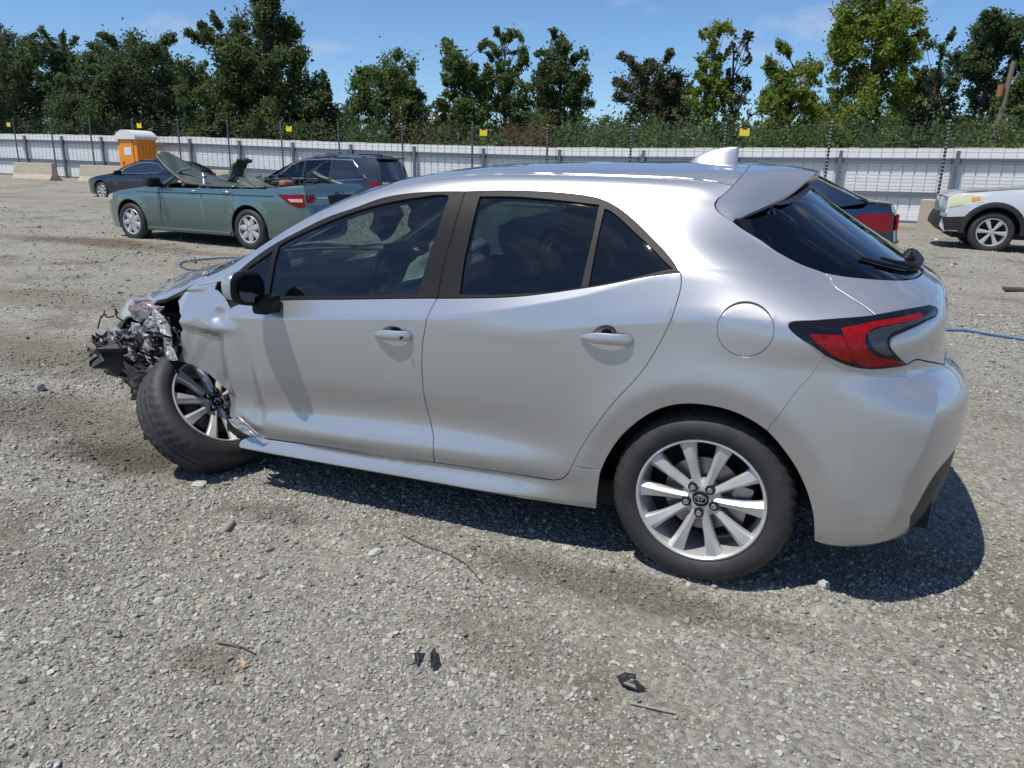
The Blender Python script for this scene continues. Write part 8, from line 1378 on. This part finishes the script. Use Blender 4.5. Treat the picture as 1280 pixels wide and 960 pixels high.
for k, (pl, m) in enumerate((
 ([(2.40, .86, .74), (2.52, .80, .76), (2.56, .78, .72), (2.44, .84, .67), (2.36, .87, .69)], M_FOIL),
 ([(2.36, .87, .70), (2.48, .82, .69), (2.44, .84, .66), (2.36, .87, .655)], M_FOIL),
 ([(2.52, .78, .71), (2.64, .74, .70), (2.66, .73, .655), (2.60, .74, .61), (2.53, .77, .62)], M_SCUFF),
 ([(2.36, .87, .64), (2.46, .82, .64), (2.47, .81, .56), (2.40, .85, .53), (2.35, .88, .56)], mk_mat('grey_liner', (.20, .19, .175), .5)),
 ([(2.34, .88, .60), (2.40, .86, .60), (2.39, .86, .54), (2.33, .88, .545)], M_FOIL),
 ([(2.60, .75, .60), (2.70, .72, .62), (2.74, .70, .57), (2.64, .74, .54)], M_SCUFF),
 ([(2.62, .76, .50), (2.68, .74, .51), (2.67, .74, .48), (2.61, .76, .475)], M_FOIL),
 ([(2.86, .68, .45), (2.92, .66, .455), (2.91, .66, .43), (2.85, .68, .43)], M_FOIL),
 ([(2.44, .82, .77), (2.58, .76, .755), (2.60, .75, .72), (2.50, .79, .72)], M_PINK),
 ([(2.74, .72, .50), (2.84, .70, .52), (2.86, .69, .47), (2.78, .71, .455)], M_SCUFF), ([(2.96, .66, .44), (3.06, .63, .455), (3.05, .63, .42), (2.97, .65, .41)], M_SCUFF),
 ([(2.56, .80, .57), (2.64, .77, .585), (2.65, .77, .55), (2.58, .79, .54)], M_SCUFF), ([(2.66, .74, .66), (2.78, .70, .645), (2.80, .70, .60), (2.70, .73, .60)], M_SCUFF))):
    crump('torn_metal', pl, m, NOSE, seed=10+k, dome=.012, amp=.008)
def nose_mass():
    rg = random.Random(12); b = MB()
    # solid dark core: carrier, radiator and rails pushed together
    bm = bmesh.new(); bmesh.ops.create_icosphere(bm, subdivisions=4, radius=1); r2 = random.Random(5); ph = [r2.uniform(0, 6) for _ in range(6)]
    for v in bm.verts:
        x, y, z = v.co; e = 4; k = (abs(x)**e+abs(y)**e+abs(z)**e)**(-1/e); x, y, z = x*k, y*k, z*k
        n = .10*math.sin(7*x+5*z+ph[0])+.08*math.sin(11*y+9*x+ph[1])+.06*math.sin(17*z-8*y+ph[2])+.04*math.sin(29*x+23*z)
        k2 = 1+n; cx = 2.80; X = cx+x*.40*k2-.10*y; Y = y*.66*k2; Z = .46+z*(.20 if z < 0 else .24-.10*max(0, x))*k2-.02*x; v.co = (X+.16*(1-abs(y))**1, Y, Z)
    V = [tuple(v.co) for v in bm.verts]; F = [[v.index for v in f.verts] for f in bm.faces]; bm.free(); b.add(V, F); o = b.build('radiator_carrier', M_PLAST, NOSE)
    # torn plastic and bracket shards around the left corner
    for name, cnt, mats in (('plastic_shards', 420, M_PLAST), ('metal_shards', 110, M_SCUFF), ('glass_shards', 60, M_PINK)):
        b = MB()
        for k in range(cnt):
            t = rg.random(); x = 2.42+.86*t+rg.gauss(0, .03); y = .82-.30*t+rg.gauss(0, .04)-(.06*rg.random()); z = rg.uniform(.27+.14*abs(t-.35), .74-.26*t)
            c = Vector((x, y, z)); L = rg.uniform(.015, .055)*(1 if name[0] == 'p' else .55); u = Vector((rg.gauss(0, 1), rg.gauss(0, .6), rg.gauss(0, 1))).normalized(); w = Vector((rg.gauss(0, 1), rg.gauss(0, .6), rg.gauss(0, 1))); w = (w-u*w.dot(u)).normalized(); nn = u.cross(w)
            pts = [c+u*L*rg.uniform(.6, 1.2), c+w*L*rg.uniform(.2, .6)+u*L*.3, c-u*L*rg.uniform(.5, 1), c-w*L*rg.uniform(.2, .6)]; h = nn*.0025
            b.add([p+h for p in pts]+[p-h for p in pts], [(0, 1, 2, 3), (7, 6, 5, 4), (0, 4, 5, 1), (1, 5, 6, 2), (2, 6, 7, 3), (3, 7, 4, 0)])
        o = b.build(name, mats, NOSE); o['kind'] = 'stuff'
    for k in range(16):     # wires and hoses hanging out
        b = MB()
        x = rg.uniform(2.45, 3.1); y = .82-.4*(x-2.45); z = rg.uniform(.38, .66); p = Vector((x, y, z)); pts = [p]
        for i in range(6): p = p+Vector((rg.gauss(0, .03), rg.gauss(.0, .012), rg.gauss(-.015, .025))); pts.append(p)
        b.tube(pts, rg.choice((.003, .004, .008)), 5); b.build('hose', M_TRIM, NOSE, smooth=60)
    crump('undertray', [(2.98, .62, .40), (2.86, .70, .45), (2.66, .76, .42), (2.62, .76, .34), (2.70, .73, .265), (2.84, .70, .25), (2.80, .70, .30), (2.88, .68, .33)], M_PLAST, NOSE, seed=31, dome=.03, amp=.010)
    crump('undertray', [(2.80, .66, .30), (2.70, .72, .30), (2.68, .72, .20), (2.74, .70, .16), (2.79, .68, .22)], M_PLAST, NOSE, seed=32, dome=.01, amp=.012)
    crump('grille_fragment', [(3.40, .47, .375), (3.30, .50, .42), (3.18, .54, .455), (3.14, .55, .42), (3.24, .52, .375), (3.31, .49, .385)], M_PLAST, NOSE, seed=33, dome=.008, amp=.006)
nose_mass()
# lower dangling fender liner, sill end and torn brightwork by the displaced wheel
crump('wheel_liner', [(2.36, .60, .60), (2.22, .62, .68), (2.02, .64, .64), (1.93, .66, .50), (1.92, .66, .30), (2.1, .62, .25), (2.3, .58, .40)], M_PLAST, CAR, seed=41, dome=-.06, amp=.006)
crump('sill_end', [(2.08, .865, .30), (2.00, .88, .335), (1.93, .885, .30), (1.86, .885, .255), (1.93, .88, .25), (2.02, .87, .27)], M_SCUFF, CAR, seed=42, dome=.015, amp=.006)
# ---------------------------------------------------------------- litter on the gravel
def litter():
    M_BR = mk_mat('rusty_stick', (.10, .07, .05), .9); M_ST = mk_mat('pale_stone', (.42, .41, .38), .9, bump=(20, .4, .01)); M_OR = mk_mat('orange_pebble', (.48, .33, .20), .8); M_BK = mk_mat('torn_black_plastic', (.02, .02, .022), .4)
    M_BLUE = mk_mat('blue_cable', (.06, .16, .30), .5); M_WD = mk_mat('weathered_wood', (.28, .25, .20), .9)
    def rock(x, y, s, mat, label, seed, sq=.55, name='stone'):
        bm = bmesh.new(); bmesh.ops.create_icosphere(bm, subdivisions=3, radius=1); r = random.Random(seed); ph = [r.uniform(0, 6) for _ in range(6)]
        for v in bm.verts:
            a, b, c = v.co; k = 1+.18*math.sin(3*a+ph[0])+.15*math.sin(4*b+ph[1])+.12*math.sin(5*c+ph[2]); k = min(k, 1.12); v.co = (a*s[0]*k, b*s[1]*k, c*s[2]*k*sq)
        me = bpy.data.meshes.new(name); bm.to_mesh(me); bm.free(); me.materials.append(mat); o = bpy.data.objects.new(name, me); COL.objects.link(o); o.location = (x, y, float(gz(x, y))+s[2]*sq*.6); o.rotation_euler = (0, 0, r.uniform(0, 3)); tag(o, label, 'stone')
    rock(2.20, .95, (.045, .03, .03), M_ST, 'flat grey stone lying at the foot of the displaced front wheel', 1, .35)
    rock(-.43, .745, (.022, .018, .022), M_ST, 'pale stone standing on the gravel ridge behind the rear wheel', 2, .9)
    rock(1.11, 1.89, (.012, .010, .011), M_OR, 'small orange pebble in the lower left of the yard', 3, .9)
    rock(1.49, 2.04, (.013, .009, .010), M_ST, 'cream pebble near the lower left corner', 4)
    rock(1.89, 1.84, (.012, .010, .010), M_ST, 'white pebble at the left edge of the foreground', 5)
    rock(1.14, 1.15, (.030, .018, .018), M_ST, 'grey stone on bare ground below the front door', 6)
    rock(.70, 1.155, (.014, .011, .013), M_ST, 'pale pebble below the rear door', 7)
    def stick(pts, r, mat, label, cat, name):
        b = MB(); b.tube([(x, y, float(gz(x, y))+h) for x, y, h in pts], r, 6); tag(b.build(name, mat, None, smooth=60), label, cat)
    stick([(1.80, 1.18, .008), (1.77, 1.24, .014), (1.76, 1.29, .006)], .014, M_WD, 'grey splinter of wood below the front wheel', 'debris', 'wood_splinter')
    stick([(1.26, 1.84, .006), (1.18, 1.825, .010), (1.12, 1.835, .006)], .0025, M_BR, 'thin dark twig beside the orange pebble', 'twig', 'twig')
    stick([(1.12, .98, .006), (1.0, 1.03, .012), (.88, 1.05, .006), (.78, 1.10, .012), (.66, 1.20, .006)], .0025, M_BR, 'long thin wire lying on the gravel below the doors', 'wire', 'loose_wire')
    stick([(.74, 1.18, .008), (.71, 1.26, .010)], .006, M_WD, 'short brown stick below the rear door', 'stick', 'wood_stick')
    stick([(.04, 1.58, .008), (-.03, 1.58, .010), (-.09, 1.57, .008)], .003, M_WD, 'thin pale stick near the lower right black scrap', 'stick', 'wood_stick')
    def scrap(poly, label, seed):
        cx = sum(p[0] for p in poly)/len(poly); cy = sum(p[1] for p in poly)/len(poly); poly = [(cx+(x-cx)*.72, cy+(y-cy)*.72, h*.8) for x, y, h in poly]
        P = [(x, y, float(gz(x, y))+.012+h) for x, y, h in poly]; o = crump('plastic_scrap', P, M_BK, None, seed=seed, dome=.008, amp=.004, th=.003, out=(0, 0, 1)); tag(o, label, 'scrap')
    scrap([(.115, 1.50, .004), (.095, 1.47, .01), (.055, 1.475, .015), (.03, 1.50, .008), (-.005, 1.515, .004), (.03, 1.535, .002), (.085, 1.535, .004)], 'torn black plastic scrap in the lower right foreground', 3)
    scrap([(.655, 1.60, .0), (.645, 1.59, .012), (.60, 1.655, .012), (.585, 1.69, .004), (.60, 1.70, .0)], 'narrow black plastic strip in the lower centre foreground', 4)
    scrap([(.69, 1.61, .0), (.68, 1.60, .01), (.655, 1.67, .010), (.645, 1.70, .004), (.66, 1.70, .0)], 'second narrow black strip touching the one in the lower centre', 6)
    scrap([(4.28, .22, 0), (4.2, .20, .02), (4.1, .25, .01), (4.15, .30, 0)], 'black plastic fragment left of the crushed nose', 5)
    b = MB(); L = [(7.1, -4.35), (7.2, -4.35), (7.55, -4.33), (7.88, -4.51), (8.1, -4.78), (8.18, -5.10), (8.10, -5.46), (7.86, -5.60), (7.4, -5.65), (6.6, -5.5)]; b.tube([(x, y, float(gz(x, y))+.02) for x, y in L], .011, 6); tag(b.build('blue_cable', M_BLUE, None, smooth=60), 'blue cable curled in a loop on the ground near the green sedan', 'cable')
    b = MB(); L = [(-1.2, -4.60), (-1.33, -4.67), (-1.5, -4.67), (-1.7, -4.57), (-1.94, -4.49), (-2.3, -4.4), (-2.8, -4.5)]; b.tube([(x, y, float(gz(x, y))+.015) for x, y in L], .012, 6); tag(b.build('blue_cable', M_BLUE, None, smooth=60), 'blue cable lying on the gravel at the right edge', 'cable')
    b = MB(); b.bbox((-2.55, -7.9, float(gz(-2.55, -7.9))+.02), (.5, .14, .04), .01, rot=Matrix.Rotation(.2, 3, 'Z')); tag(b.build('metal_strip', M_BR, None), 'rusty brown strip on the gravel near the right edge', 'strip')
litter()
